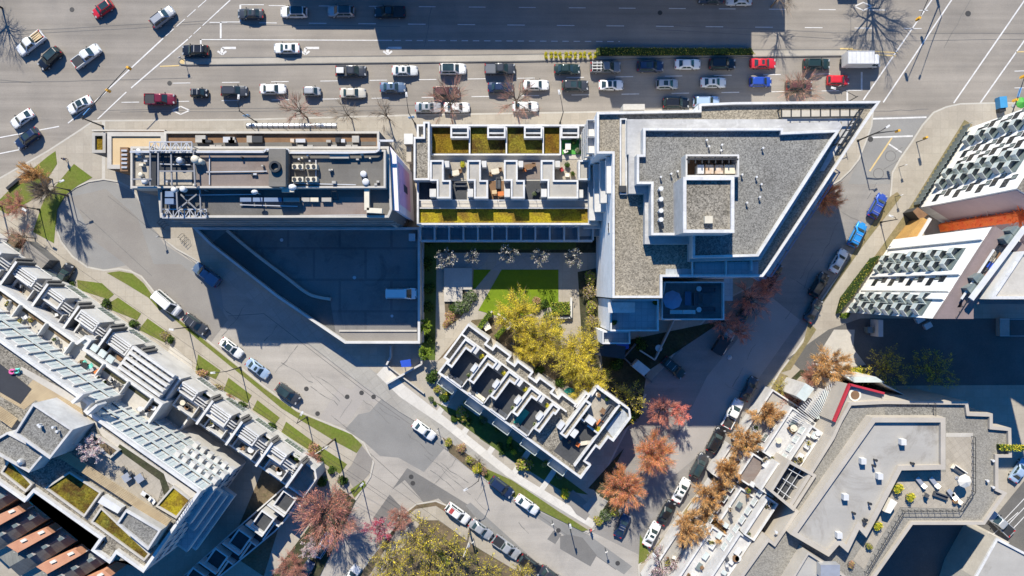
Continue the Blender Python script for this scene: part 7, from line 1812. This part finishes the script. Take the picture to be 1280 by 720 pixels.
def bin_(px, py, mat, label, r=.45, h=1.1, z=.12):
    b = (*g(px, py, 0), z); t = thing('bin', label, 'bin', b); m = MB(); m.cyl(b, r*.85, h, 14, 0, r); m.build('body', M[mat], t); m = MB(); m.cyl((b[0], b[1], z+h), r*1.05, .12, 14, 0, r*.7); m.build('lid', M['metal_dark'], t)
b = (*g(1248, 130, 0), .12); t = thing('newspaper_box', 'blue newspaper boxes on the paved corner at the right edge', 'newspaper box', b); m = MB(); m.box(b, (1.3, 2.0, 1.2), .1); m.build('cabinet', M['bin_blue'], t); m = MB(); m.box((b[0], b[1]-1.3, .12), (1.1, .6, 1.0), .1); m.build('base', M['metal_dark'], t)
def parasol(px, py, r, mat, label, z=.12, h=2.3, n=8):
    b = Vector((*g(px, py, z+h), z)); t = thing('parasol', label, 'parasol', tuple(b)); m = MB(); m.tube([b, b+Vector((0, 0, h))], .04, 6); m.cyl(tuple(b), .3, .08, 10); m.build('pole', M['metal_light'], t)
    m = MB(); c_ = b+Vector((0, 0, h+.25))
    for k in range(n):
        a0, a1 = 2*math.pi*k/n, 2*math.pi*(k+1)/n; m.face([c_, (b.x+r*math.cos(a0), b.y+r*math.sin(a0), z+h-.2), (b.x+r*math.cos(a1), b.y+r*math.sin(a1), z+h-.2)])
        m.face([(b.x+r*math.cos(a0), b.y+r*math.sin(a0), z+h-.2), (b.x+r*math.cos(a0), b.y+r*math.sin(a0), z+h-.32), (b.x+r*math.cos(a1), b.y+r*math.sin(a1), z+h-.32), (b.x+r*math.cos(a1), b.y+r*math.sin(a1), z+h-.2)])
    m.build('canopy', M[mat], t)
parasol(1278, 128, 1.0, 'bright_green', 'green parasol at the right edge of the paved corner')
# bus-size things on the ground: concrete pad, pergola table
t = MB(); t.prism(W([(555, 335), (590, 335), (590, 362), (578, 362), (578, 377), (555, 377)], .5), .12, .5); solo(t, 'concrete_pad', M['pale_concrete'], 'raised concrete pad in the courtyard, half in shade', 'plinth')
# garden walls and fences
def wall_run(pts, h, w, mat, label, name='garden_wall', cat='wall', z=.12):
    P = [Vector(g(x, y, z+h)) for x, y in pts]; m = MB()
    for a, b in zip(P, P[1:]):
        d = (b-a).normalized(); n = Vector((-d.y, d.x))*w/2; m.prism(ccw([tuple(a-n), tuple(a+n), tuple(b+n), tuple(b-n)]), z, z+h)
    solo(m, name, M[mat], label, cat)
wall_run([(615, 389), (596, 411)], .9, .3, 'pale_concrete', 'low pale wall at the upper end of the diagonal terrace patios')
wall_run([(622, 392), (640, 406), (634, 412)], .9, .3, 'pale_concrete', 'angled pale patio wall under the first willow')
wall_run([(690, 397), (714, 397), (714, 372)], .8, .35, 'white_render', 'low white wall round the clipped box hedge')
wall_run([(525, 432), (527, 455), (483, 480)], 1.0, .3, 'weathered_white', 'curved pale wall round the dark yard below the deck', 'yard_wall')
wall_run([(488, 432), (488, 446), (483, 456)], 1.0, .3, 'weathered_white', 'thin pale wall between pavement and dark yard', 'yard_wall')
wall_run([(483, 456), (530, 492)], .6, .2, 'pale_concrete', 'pale kerb wall along the pavement beside the dark yard', 'yard_wall')
wall_run([(848, 372), (848, 390), (819, 450), (800, 438)], 1.1, .25, 'pale_concrete', 'bent pale garden wall in the shade below the big terrace')
wall_run([(795, 430), (780, 447), (800, 466), (815, 478)], 1.1, .25, 'dark_concrete', 'dark garden wall by the shaded driveway')
wall_run([(528, 285), (528, 428)], 1.2, .35, 'weathered_white', 'long pale wall between the deck and the courtyard path')
m = MB(); m.prism(W([(790, 458), (798, 450), (813, 462), (805, 470)], 2.4), .12, 2.4, 0, 1); solo(m, 'skylight_lantern', [M['white_render'], M['glass_pale']], 'pale glass topped box in the shaded garden below the apartment block', 'roof light')
m = MB(); m.prism(W([(770, 427), (786, 424), (786, 436), (772, 438)], 2.6), 2.45, 2.6, bottom=True)
for x, y in ((771, 429), (785, 426), (784, 435), (773, 437)): q = g(x, y, 2.5); m.bar((*q, .12), (*q, 2.5), .06, .06)
solo(m, 'tarp_canopy', M['blue_tarp'], 'deep blue tarp canopy at the foot of the apartment block', 'canopy')
m = MB(); m.prism(W([(500, 451), (513, 449), (514, 458), (502, 459)], 2.6), 2.45, 2.6, bottom=True)
for x, y in ((501, 452), (512, 450), (513, 457), (503, 458)): q = g(x, y, 2.5); m.bar((*q, .12), (*q, 2.5), .06, .06)
solo(m, 'tarp_canopy', M['blue_tarp'], 'bright blue tarp canopy in the dark yard below the deck', 'canopy')
m = MB(); m.prism(W([(22, 318), (33, 301), (62, 325), (50, 338)], 2.8), .12, 2.8, 0, 1); solo(m, 'garage_box', [M['dark_concrete'], M['tan_asphalt']], 'flat tan roofed shed beside the stepped apartments at the left', 'shed')
m = MB(); m.prism(W([(3, 311), (14, 292), (24, 299), (12, 318)], 2.0), .12, 2.0, 0, 1); solo(m, 'raised_planter', [M['wood_brown'], M['earth']], 'brown timber planter next to the tan roofed shed', 'planter')
for x0, y0, x1, y1, l in ((40, 240, 60, 222, 'upper dark seating edge across the plaza lawn'), (8, 236, 34, 214, 'lower dark seating edge along the plaza lawn')):
    wall_run([(x0, y0), (x1, y1)], .5, .5, 'metal_dark', l, 'seat_wall', 'bench')
for x, y in ((203, 283), (229, 301)):
    m = MB(); q = g(x, y)
    for k in range(4): 
        a = Vector((q[0]+k*.35-.5, q[1]-k*.35+.5, .12)); m.bar(a, a+Vector((0, 0, .9)), .05, .05); m.bar(a+Vector((0, 0, .9)), a+Vector((.7, .7, .9)), .05, .05); m.bar(a+Vector((.7, .7, .9)), a+Vector((.7, .7, 0)), .05, .05)
    solo(m, 'bicycle_rack', M['metal_dark'], ('bicycle rack nearer the turning circle' if x < 210 else 'bicycle rack nearer the tower shadow')+' on the pale pavement', 'bicycle rack', 'pavement bicycle racks')

# ------------------------------------------------------------------ roof and patio furniture
def box_table(px, py, z, s, mat, label, rz=0.0, legs=True):
    b = (*g(px, py, z+.7), z); t = thing('patio_table', label, 'table', b, 0); m = MB(); m.box((b[0], b[1], z+.68), (s[0], s[1], .06), rz); m.build('table_top', M[mat], t)
    co, si = math.cos(rz), math.sin(rz)
    for u in (-1, 1):
        for v in (-1, 1):
            x, y = u*s[0]*.42, v*s[1]*.42; m = MB(); m.bar((b[0]+x*co-y*si, b[1]+x*si+y*co, z), (b[0]+x*co-y*si, b[1]+x*si+y*co, z+.68), .06, .06); m.build('leg', M['metal_dark'], t)
def lounger(px, py, z, rz, label, mat='metal_light', grp=None):
    b = (*g(px, py, z+.4), z); t = thing('sun_lounger', label, 'lounger', b, rz, grp)
    m = MB(); m.box((-.25, 0, .3), (1.4, .65, .1)); m.mesh; me = m.mesh('seat', M[mat]); inst('seat', me, t)
    m = MB(); m.face([(.45, -.32, .36), (.95, -.32, .75), (.95, .32, .75), (.45, .32, .36)]); m.face([(.45, -.32, .30), (.45, .32, .30), (.98, .32, .70), (.98, -.32, .70)]); inst('backrest', m.mesh('backrest', M[mat]), t)
    for u in (-.8, .4):
        for v in (-.27, .27): m = MB(); m.box((u, v, 0), (.05, .05, .3)); inst('leg', m.mesh('leg', M['metal_dark']), t)
def chair(px, py, z, rz, label, mat='cushion_dark', grp=None):
    b = (*g(px, py, z+.4), z); t = thing('patio_chair', label, 'chair', b, rz, grp)
    for nm, c_, s_ in (('seat', (0, 0, .36), (.6, .6, .12)), ('backrest', (-.28, 0, .45), (.12, .6, .5)), ('armrest', (0, .3, .45), (.55, .08, .16)), ('armrest', (0, -.3, .45), (.55, .08, .16))): 
        m = MB(); m.box(c_, s_); inst(nm, m.mesh(nm, M[mat]), t)
    for u in (-.25, .25):
        for v in (-.25, .25): m = MB(); m.box((u, v, 0), (.05, .05, .36)); inst('leg', m.mesh('leg', M['metal_dark']), t)
def sofa(px, py, z, L, rz, label, mat='cushion_dark'):
    b = (*g(px, py, z+.4), z); t = thing('patio_sofa', label, 'sofa', b, rz)
    for nm, c_, s_ in (('base', (0, 0, 0), (L, .8, .3)), ('backrest', (0, .34, .3), (L, .16, .45)), ('armrest', (L/2-.08, 0, .3), (.16, .7, .28)), ('armrest', (-L/2+.08, 0, .3), (.16, .7, .28))):
        m = MB(); m.box(c_, s_); inst(nm, m.mesh(nm, M[mat]), t)
    for k in range(2): m = MB(); m.box(((k-.5)*(L/2-.2), -.06, .3), (L/2-.22, .55, .14)); inst('cushion', m.mesh('cushion', M['cushion_dark']), t)
def pot(px, py, z, r, label, kind='green', mat='dark_concrete', grp=None):
    b = (*g(px, py, z+.6), z); t = thing('planter', label, 'planter', b, random.Random(px*py).uniform(0, 6), grp); m = MB(); m.cyl((0, 0, 0), r*.7, .5, 12, 0, r*.9); inst('pot', m.mesh('pot', M[mat]), t)
    o = inst('plant', SH[kind][0][0], t, (0, 0, .35)); o.scale = (r*1.1,)*2+(r,)
zc = 8.47
for x, y, w in ((569, 216, 'first'), (619, 214, 'second'), (661, 208, 'third')):
    box_table(x, y, zc, (1.3, .8), 'cream_metal' if w != 'third' else 'wood_brown', w+' upper patio table from the left on the courtyard row roof', .2)
    chair(x-5, y+4, zc, 0, 'patio chair left of the '+w+' upper patio table', 'cushion_orange' if w == 'third' else 'wood_brown'); chair(x+6, y-2, zc, 3.1, 'patio chair right of the '+w+' upper patio table', 'wood_brown')
pot(578, 205, zc, .5, 'bushy planter in the corner of the first upper patio', 'yellow'); pot(709, 206, zc, .45, 'green planter on the last upper patio', 'green'); pot(716, 217, zc, .4, 'small planter at the foot of the last upper patio', 'green', 'terracotta'); chair(702, 212, zc, .5, 'red cushioned chair on the last upper patio', 'cushion_red'); chair(709, 219, zc, 1.5, 'white chair on the last upper patio', 'canvas')
sofa(576, 231, zc, 2.0, 0, 'dark sofa on the first lower patio of the courtyard row'); sofa(623, 229, zc, 1.8, 1.57, 'dark sofa on the second lower patio of the courtyard row'); box_table(626, 242, zc, (1.0, .7), 'cushion_orange', 'orange topped table on the second lower patio', .1); box_table(618, 240, zc, (.8, .6), 'tan_panel', 'small tan table on the second lower patio', .1)
chair(672, 238, zc, 1, 'dark chair on the third lower patio', 'cushion_dark'); pot(668, 242, zc, .4, 'planter with pale leaves on the third lower patio', 'grey')
box_table(710, 183, zc, (.9, 1.1), 'canvas', 'white table on the artificial grass roof terrace'); sofa(727, 181, zc, 1.8, 1.57, 'navy sofa on the artificial grass roof terrace', 'cushion_dark'); pot(717, 177, zc, .5, 'planter beside the white table on the grass roof terrace'); pot(722, 188, zc, .45, 'pale planter on the grass roof terrace', 'grey', 'cream_metal'); chair(707, 189, zc, 2, 'pale chair on the grass roof terrace', 'canvas')
# big shaded terrace of the apartment block
zt = 13.28
box_table(860, 373, zt, (1.0, 2.2), 'glass_blue', 'long glass dining table on the big shaded terrace'); sofa(886, 362, zt, 2.2, 0, 'upper dark sofa on the big shaded terrace'); sofa(886, 387, zt, 2.2, 3.14, 'lower dark sofa on the big shaded terrace'); box_table(884, 374, zt, (1.5, 1.5), 'cushion_dark', 'dark fire table between two sofas on the terrace')
for x, y, w in ((874, 361, 'upper'), (874, 387, 'lower')):
    b = (*g(x, y, zt+.5), zt); m = MB(); m.cyl(b, .3, .35, 16); m.cyl((b[0], b[1], zt+.35), .42, .08, 18); solo(m, 'round_side_table', M['white_metal'], w+' round white side table beside the terrace sofas', 'table', 'round white side tables')
sofa(870, 374, zt, 2.0, 1.57, 'side sofa left of the dark fire table')
parasol(841, 375, 1.5, 'metal_blue', 'large grey blue octagonal parasol on the shaded terrace', zt, 2.4)
for x, w in ((845, 'left'), (861, 'right')): lounger(x, 390, zt, 0, 'pale lounger on the shaded terrace, '+w+' one of the pair', 'glass_pale', 'pale loungers on the shaded terrace')
pot(768, 403, 14.28, .45, 'dark planter in the corner of the blue tiled terrace', 'dark'); pot(820, 378, 14.28, .5, 'green planter at the end of the blue tiled terrace', 'dark')
# diagonal terrace roof decks
zd = 6.3
for i, lab in enumerate(('first', 'second', 'third', 'fourth')):
    u = 2+i*34.4; x, y = D(u+24, 14); pot(*D(u+30, 50), zd, .42, lab+' yellow green planter from the left on the diagonal terrace', 'yellow', grp='planters on the diagonal terrace'); chair(*D(u+14, 8), zd, .6+i, 'dark chair in the corner of the %s roof deck of the diagonal terrace' % lab, 'cushion_dark'); lounger(*D(u+24, 9), zd, DROT, 'grey lounger on the %s roof deck of the diagonal terrace' % lab, 'cream_metal' if i == 1 else 'cushion_dark')
    pot(*D(u+31, 22), zd, .35, 'small pot beside the white hatch of the %s roof deck' % lab, 'green', 'cream_metal')
m = MB(); m.prism(W(DP([(113, 8), (122, 8), (122, 30), (113, 30)]), 6.4), 6.28, 6.4); solo(m, 'turf_mat', M['teal_fabric'], 'teal mat covering part of the fourth roof deck', 'mat')
sofa(*D(200, 92), zd, 1.8, DROT+1.57, 'dark sofa on the sunny end terrace'); sofa(*D(202, 80), zd, 1.6, DROT+1.57, 'second dark sofa on the sunny end terrace, nearer the corner'); box_table(*D(195, 86), zd, (.9, .9), 'wood_brown', 'low brown table between sofas on the sunny end terrace', DROT); sofa(*D(201, 70), zd, 1.5, DROT+1.57, 'orange sofa on the sunny end terrace', 'cushion_orange')
pot(*D(203, 64), zd, .55, 'yellow planter at the foot of the orange sofa', 'yellow'); pot(*D(178, 99), zd, .5, 'brown planter at the top of the sunny end terrace', 'rust', 'canvas'); pot(*D(190, 101), zd, .4, 'small green planter at the top of the sunny end terrace', 'green')
lounger(*D(200, 40), zd, DROT+.8, 'pale lounger on the dark end deck', 'cream_metal'); chair(*D(194, 34), zd, 1, 'orange chair on the dark end deck', 'cushion_orange'); pot(*D(184, 30), zd, .3, 'red pot on the dark end deck', 'rust', 'cushion_red')
# patio of diagonal terrace at garden level
box_table(608, 407, .15, (1.2, 1.6), 'canvas', 'pale table on the first garden patio of the diagonal terrace', .5)
chair(640, 430, .15, 1, 'dark chair on the second garden patio of the diagonal terrace', 'cushion_dark')
parasol(712, 492, 1.1, 'teal_fabric', 'folded green parasol beside the diagonal terrace', .15, 2.0, 7)
# stepped apartments: roof patio
zs = 17.25
for x, y, w in ((154, 586, 'upper'), (163, 592, 'lower')): chair(x, y, zs, 2.5, w+' dark round chair on the planted roof patio', 'cushion_dark', 'dark chairs on the planted roof patio')
for x, y, w in ((158, 597, 'left'), (174, 598, 'right')): box_table(x, y, zs, (1.2, 1.2), 'metal_light', w+' grey table on the planted roof patio', .6)
for x, y, w in ((183, 620, 'upper'), (188, 624, 'lower')): lounger(x, y, zs, -.62, w+' white lounger on the planted roof patio', 'white_metal', 'white loungers on the planted roof patio')
for x, y, mt_, w in ((13, 465, 'pink_vinyl', 'pink'), (19, 464, 'mint_vinyl', 'mint')):
    b = (*g(x, y, 17.8), 17.3); m = MB(); n = 16
    for k in range(n):
        a0, a1 = 2*math.pi*k/n, 2*math.pi*(k+1)/n
        m.tube([(b[0]+.36*math.cos(a0), b[1]+.3*math.sin(a0), 17.48), (b[0]+.36*math.cos(a1), b[1]+.3*math.sin(a1), 17.48)], .14, 6, cap=False)
    m.dome((b[0]+.45, b[1]+.3, 17.6), .2, .2, .35, 8, 4); solo(m, 'pool_float', M[mt_], w+' inflatable pool float on the dark pool cover', 'pool float')
# middle terrace of the stepped apartments
for x, y, mt_, lab in ((103, 455, 'mint_vinyl', 'mint deck chair on the terrace of the stepped apartments'), (111, 459, 'mint_vinyl', 'second mint deck chair, nearer the planters'), (94, 460, 'pink_vinyl', 'pink deck chair on the terrace of the stepped apartments'), (124, 463, 'cushion_orange', 'orange deck chair on the terrace of the stepped apartments')):
    lounger(x, y, 9.15, .6, lab, mt_)
sofa(184, 519, 5.0, 2.4, -.62, 'cream sofa at the end of the white parapet terrace', 'canvas'); m = MB(); m.prism(W([(0, 402), (6, 397), (12, 402), (5, 412), (-2, 408)], 10.6), 9.2, 10.6); solo(m, 'covered_grill', M['blue_tarp'], 'bright blue covered grill on the left terrace edge', 'grill')
# angular apartments: terrace furniture
zb = 13.56
parasol(1207, 602, 1.05, 'canvas', 'cream parasol at the corner of the angular roof terrace', zb, 2.2); 
for x, y, w in ((1151, 603, 'left'), (1168, 603, 'right')): lounger(x, y, zb, -.9, 'grey lounger in shade on the angular roof terrace, '+w+' one', 'metal_light', 'shaded loungers on the angular roof terrace')
sofa(1176, 620, zb, 2.2, -.35, 'dark sofa on the angular roof terrace'); lounger(1190, 618, zb, -.9, 'slatted lounger beside the dark sofa', 'metal_light'); lounger(1196, 623, zb, -.9, 'slatted lounger near the railing corner', 'canvas'); chair(1158, 619, zb, 1, 'dark chair on the angular roof terrace', 'cushion_dark'); sofa(1199, 588, zb, 2.3, -.6, 'cream sofa under the sunny wall of the angular roof terrace', 'canvas')
pot(1122, 611, zb, .8, 'large yellow planter at the left of the angular roof terrace', 'yellow'); pot(1138, 622, zb, .7, 'yellow planter next to the railing of the angular roof terrace', 'yellow'); pot(1097, 658, zb, .7, 'yellow planter on the narrow lower roof strip', 'yellow'); pot(1087, 683, zb, .55, 'small planter low on the narrow roof strip', 'olive'); pot(1065, 706, zb, .6, 'brown planter at the end of the narrow roof strip', 'rust'); pot(1195, 627, zb, .4, 'brown pot by the railing corner', 'rust', 'terracotta')
m = MB(); b = P3(1112, 632, zb); m.prism(W([(1106, 640), (1114, 623), (1122, 628), (1113, 642)], 15.3), zb, 15.3); solo(m, 'garden_store', M['canvas'], 'cream covered store box on the narrow roof strip', 'store box')
# small things crowding the terraces
rn = random.Random(77)
def clutter(px, py, z, kind, label, grp):
    b = (*g(px, py, z+.4), z); m = MB(); rz = rn.uniform(0, 3)
    if kind == 'planter':
        l_, w_ = rn.uniform(.7, 1.5), rn.uniform(.35, .6); m.box(b, (l_, w_, .5), rz, 0); m.box((b[0], b[1], z+.5), (l_*.85, w_*.75, .05), rz, 1)
        for k in range(40): leafq(m, Vector((b[0], b[1], z+.6))+rvec(rn)*.35, .2, rn, 2)
        solo(m, 'planter_box', [M[rn.choice(('grey_concrete', 'wood_brown', 'white_metal'))], M['garden_soil'], M[rn.choice(('leaf_green', 'leaf_olive', 'leaf_fresh', 'twig_brown'))]], label, 'planter', grp, base=b)
    elif kind == 'chair':
        co, si = math.cos(rz), math.sin(rz); m.box((b[0], b[1], z+.38), (.55, .55, .08), rz); m.box((b[0]-.25*co, b[1]-.25*si, z+.46), (.08, .55, .45), rz)
        for u in (-.22, .22):
            for v in (-.22, .22): m.box((b[0]+u*co-v*si, b[1]+u*si+v*co, z), (.06, .06, .38), rz)
        solo(m, 'patio_chair', M[rn.choice(('cushion_dark', 'canvas', 'wood_brown', 'metal_light', 'white_metal'))], label, 'chair', grp, base=b)
    else:
        r_ = rn.uniform(.35, .6); m.cyl((b[0], b[1], z+.66), r_, .05, 14); m.cyl(b, .06, .66, 8); m.cyl(b, r_*.6, .04, 10)
        solo(m, 'patio_table', M[rn.choice(('cream_metal', 'metal_dark', 'white_metal', 'wood_brown'))], label, 'table', grp, base=b)
NM = {'planter': 'planters', 'chair': 'chairs', 'table': 'tables'}
for k in range(54):                               # middle terrace of the stepped apartments
    u = rn.uniform(-40, 274); w_ = rn.uniform(50, 66); kd = rn.choice(('planter', 'chair', 'table', 'chair')); x, y = T(u, w_); clutter(x, y, 9.15, kd, 'one of the small patio %s along the glazed front of the stepped apartments' % NM[kd], 'patio %s along the glazed front' % NM[kd])
for u in units:
    for k in range(3): x, y = T(u+rn.uniform(12, 32), rn.uniform(23, 32)); kd = rn.choice(('planter', 'chair', 'table')); clutter(x, y, 6.35, kd, 'one of the small %s in the roof wells of the front houses' % NM[kd], 'roof well %s of the front houses' % NM[kd])
for k in range(70):                               # street terraces of the angular apartments
    t = rn.uniform(-9, Lr); dd, z = rn.choice(((1.2, 10.7), (3.6, 7.15), (6.6, 3.7), (6.6, 3.7))); q = wA+dR*t+nR*(dd+rn.uniform(-.7, .7)); kd = rn.choice(('planter', 'planter', 'chair', 'table'))
    s_ = (H-z-.4)/F; clutter(640+q.x/s_, 360-q.y/s_, z, kd, 'one of the small %s on the street terraces of the angular apartments' % NM[kd], 'street terrace %s of the angular apartments' % NM[kd])
# clutter on rooftop of the mauve edged slab
for x, y, mt_, lab in ((1246, 330, 'blue_tarp', 'blue covered table on the slab block roof'), (1257, 318, 'wood_brown', 'brown roof bench on the slab block'), (1242, 343, 'cushion_orange', 'orange roof bench on the slab block')):
    box_table(x-8, y+2, 25.25, (1.0, .7), mt_, lab, .9)
for x, y, s_, lab in ((1149, 399, 1.0, 'white folded cover lying in the alley yard'), (1159, 407, .9, 'small white box in the alley yard')):
    m = MB(); b = g(x, y, .5); m.box((*b, .13), (s_*1.4, s_, .7), .5); m.box((b[0], b[1], .83), (s_*1.5, s_*1.1, .05), .5); solo(m, 'yard_box', M['white_metal'], lab, 'box')
m = MB(); m.prism(W([(1098, 400), (1104, 400), (1104, 421), (1098, 421)], 2.8), .13, 2.8); solo(m, 'screen_wall', M['white_render'], 'white free standing wall in the alley yard', 'wall')
m = MB(); m.prism(W([(1085, 409), (1092, 409), (1092, 416), (1085, 416)], 1.6), .13, 1.6); m.prism(W([(1084.5, 408.5), (1092.5, 408.5), (1092.5, 416.5), (1084.5, 416.5)], 1.7), 1.6, 1.7); solo(m, 'yard_cabinet', M['glass_teal'], 'teal topped cabinet in the alley yard', 'cabinet')
t = thing('loading_ramp', 'railed grey ramp at the right end of the alley', 'ramp', (*g(1260, 405), .13)); m = MB(); m.prism(W([(1250, 398), (1262, 398), (1262, 420), (1250, 420)], 1.2), .13, 1.2); m.build('ramp_slab', M['grey_concrete'], t); m = MB()
for y in (399, 420): m.bar((*g(1250, y, 2), 2.0), (*g(1300, y, 2), 2.0), .08, .08)
m.build('railing', M['metal_light'], t)
m = MB(); m.box((*g(900, 432, .5), .13), (1.8, 3.0, 1.3), R(-32)); m.box((*g(900, 432, .5), 1.43), (1.9, 3.1, .1), R(-32)); solo(m, 'dumpster', M['metal_dark'], 'dark dumpster in shade beside the silver sedan', 'dumpster')
b = (*g(823, 435, .5), .13); m = MB(); m.cyl(b, .3, .7, 16); m.cyl((b[0], b[1], .8), .62, .1, 20); solo(m, 'round_garden_table', M['white_metal'], 'round white table in the shaded garden below the big terrace', 'table')
for x, y in ((912, 447),):
    m = MB(); q = g(x, y); m.cyl((*q, .02), .45, .5, 6, 0, .1); solo(m, 'traffic_cone', M['white_metal'], 'white marker cone on the shaded side street', 'cone')

# ------------------------------------------------------------------ people
def person(px, py, rz, label, jacket, z=.03):
    t = thing('person', label, 'person', (*g(px, py, z+.9), z), rz)
    J = dict(pel=(0, 0, .95), chest=(0.02, 0, 1.32), neck=(.02, 0, 1.50), head=(.05, 0, 1.62), top=(.05, 0, 1.72), hl=(0, .10, .90), kl=(.22, .10, .50), al=(.12, .10, .09), tl=(.30, .11, .05), hr=(0, -.10, .90), kr=(.02, -.10, .49), ar=(-.28, -.10, .13), tr=(-.12, -.11, .04),
             sl=(.01, .19, 1.42), el=(-.10, .25, 1.14), wl=(.02, .25, .90), fl=(.06, .24, .80), sr=(.01, -.19, 1.42), er=(.06, -.25, 1.14), wr=(.24, -.23, .98), fr=(.32, -.21, .93))
    RAD = dict(pel=.14, chest=.15, neck=.055, head=.095, top=.07, hl=.09, kl=.06, al=.04, tl=.035, hr=.09, kr=.06, ar=.04, tr=.035, sl=.06, el=.045, wl=.03, fl=.03, sr=.06, er=.045, wr=.03, fr=.03)
    E = [('pel', 'chest'), ('chest', 'neck'), ('neck', 'head'), ('head', 'top'), ('pel', 'hl'), ('hl', 'kl'), ('kl', 'al'), ('al', 'tl'), ('pel', 'hr'), ('hr', 'kr'), ('kr', 'ar'), ('ar', 'tr'), ('chest', 'sl'), ('sl', 'el'), ('el', 'wl'), ('wl', 'fl'), ('chest', 'sr'), ('sr', 'er'), ('er', 'wr'), ('wr', 'fr')]
    def skin(name, keys, edges, mat, grow, root):
        me = bpy.data.meshes.new(name); ks = list(keys); me.from_pydata([J[k] for k in ks], [(ks.index(a), ks.index(b)) for a, b in edges], []); me.materials.append(M[mat])
        o = bpy.data.objects.new(name, me); COL.objects.link(o); o.parent = t
        md = o.modifiers.new('skin', 'SKIN'); md.use_smooth_shade = True
        for i, k in enumerate(ks):
            me.skin_vertices[0].data[i].radius = (RAD[k]*grow,)*2; me.skin_vertices[0].data[i].use_root = (k == root)
        sb = o.modifiers.new('sub', 'SUBSURF'); sb.levels = sb.render_levels = 1
        return o
    def mk(name, keys, mat, grow, root):
        me_e = [(a, b) for a, b in E if a in keys and b in keys]; return skin(name, keys, me_e, mat, grow, root)
    mk('body', J.keys(), 'skin', 1.0, 'pel'); mk('jacket', ['pel', 'chest', 'neck', 'sl', 'el', 'wl', 'sr', 'er', 'wr'], jacket, 1.25, 'pel'); mk('trousers', ['pel', 'hl', 'kl', 'al', 'hr', 'kr', 'ar'], 'trousers', 1.22, 'pel')
    m = MB(); m.dome((.03, 0, 1.60), .115, .105, .16, 12, 5); inst('hair', m.mesh('hair', M['hair']), t)
person(738.5, 663, 2.6, 'person in a red jacket stepping off the corner of the diagonal pavement', 'jacket_red')
person(80, 199, .8, 'person in a dark jacket walking across the plaza', 'jacket_navy', .13)

# ------------------------------------------------------------------ camera, sun, sky
EL, AZ = R(40), R(13.5)
d = Vector((math.sin(AZ)*math.cos(EL), -math.cos(AZ)*math.cos(EL), -math.sin(EL)))
sl = bpy.data.lights.new('sun', 'SUN'); sl.energy = SUN_E; sl.angle = R(.53); sl.color = (1, .93, .79)
so = bpy.data.objects.new('sun', sl); COL.objects.link(so); so.rotation_euler = d.to_track_quat('-Z', 'Y').to_euler(); so.location = (0, 60, 90)
w = bpy.data.worlds.new('World'); scene.world = w; w.use_nodes = True; nt = w.node_tree
sk = nt.nodes.new('ShaderNodeTexSky'); sk.sky_type = 'NISHITA'; sk.sun_disc = False; sk.sun_elevation = EL; sk.sun_rotation = -AZ
sk.air_density = 1.0; sk.dust_density = .2; sk.ozone_density = 6.0
bg = nt.nodes['Background']; bg.inputs['Strength'].default_value = SKY_S
nt.links.new(_mix(nt, sk.outputs[0], SKY_T, 1.0, 'MULTIPLY'), bg.inputs['Color'])   # deep blue spring sky
cd = bpy.data.cameras.new('camera'); cd.sensor_width = 36; cd.lens = 36*F/1280; cd.clip_end = 4000
co = bpy.data.objects.new('camera', cd); COL.objects.link(co); co.location = (0, 0, H); co.rotation_euler = (0, 0, 0); scene.camera = co
vs = scene.view_settings; vs.view_transform = 'Standard'; vs.look = 'None'; vs.gamma = 1; vs.use_curve_mapping = False; vs.exposure = EXPO
scene.render.resolution_x = 1024; scene.render.resolution_y = 576
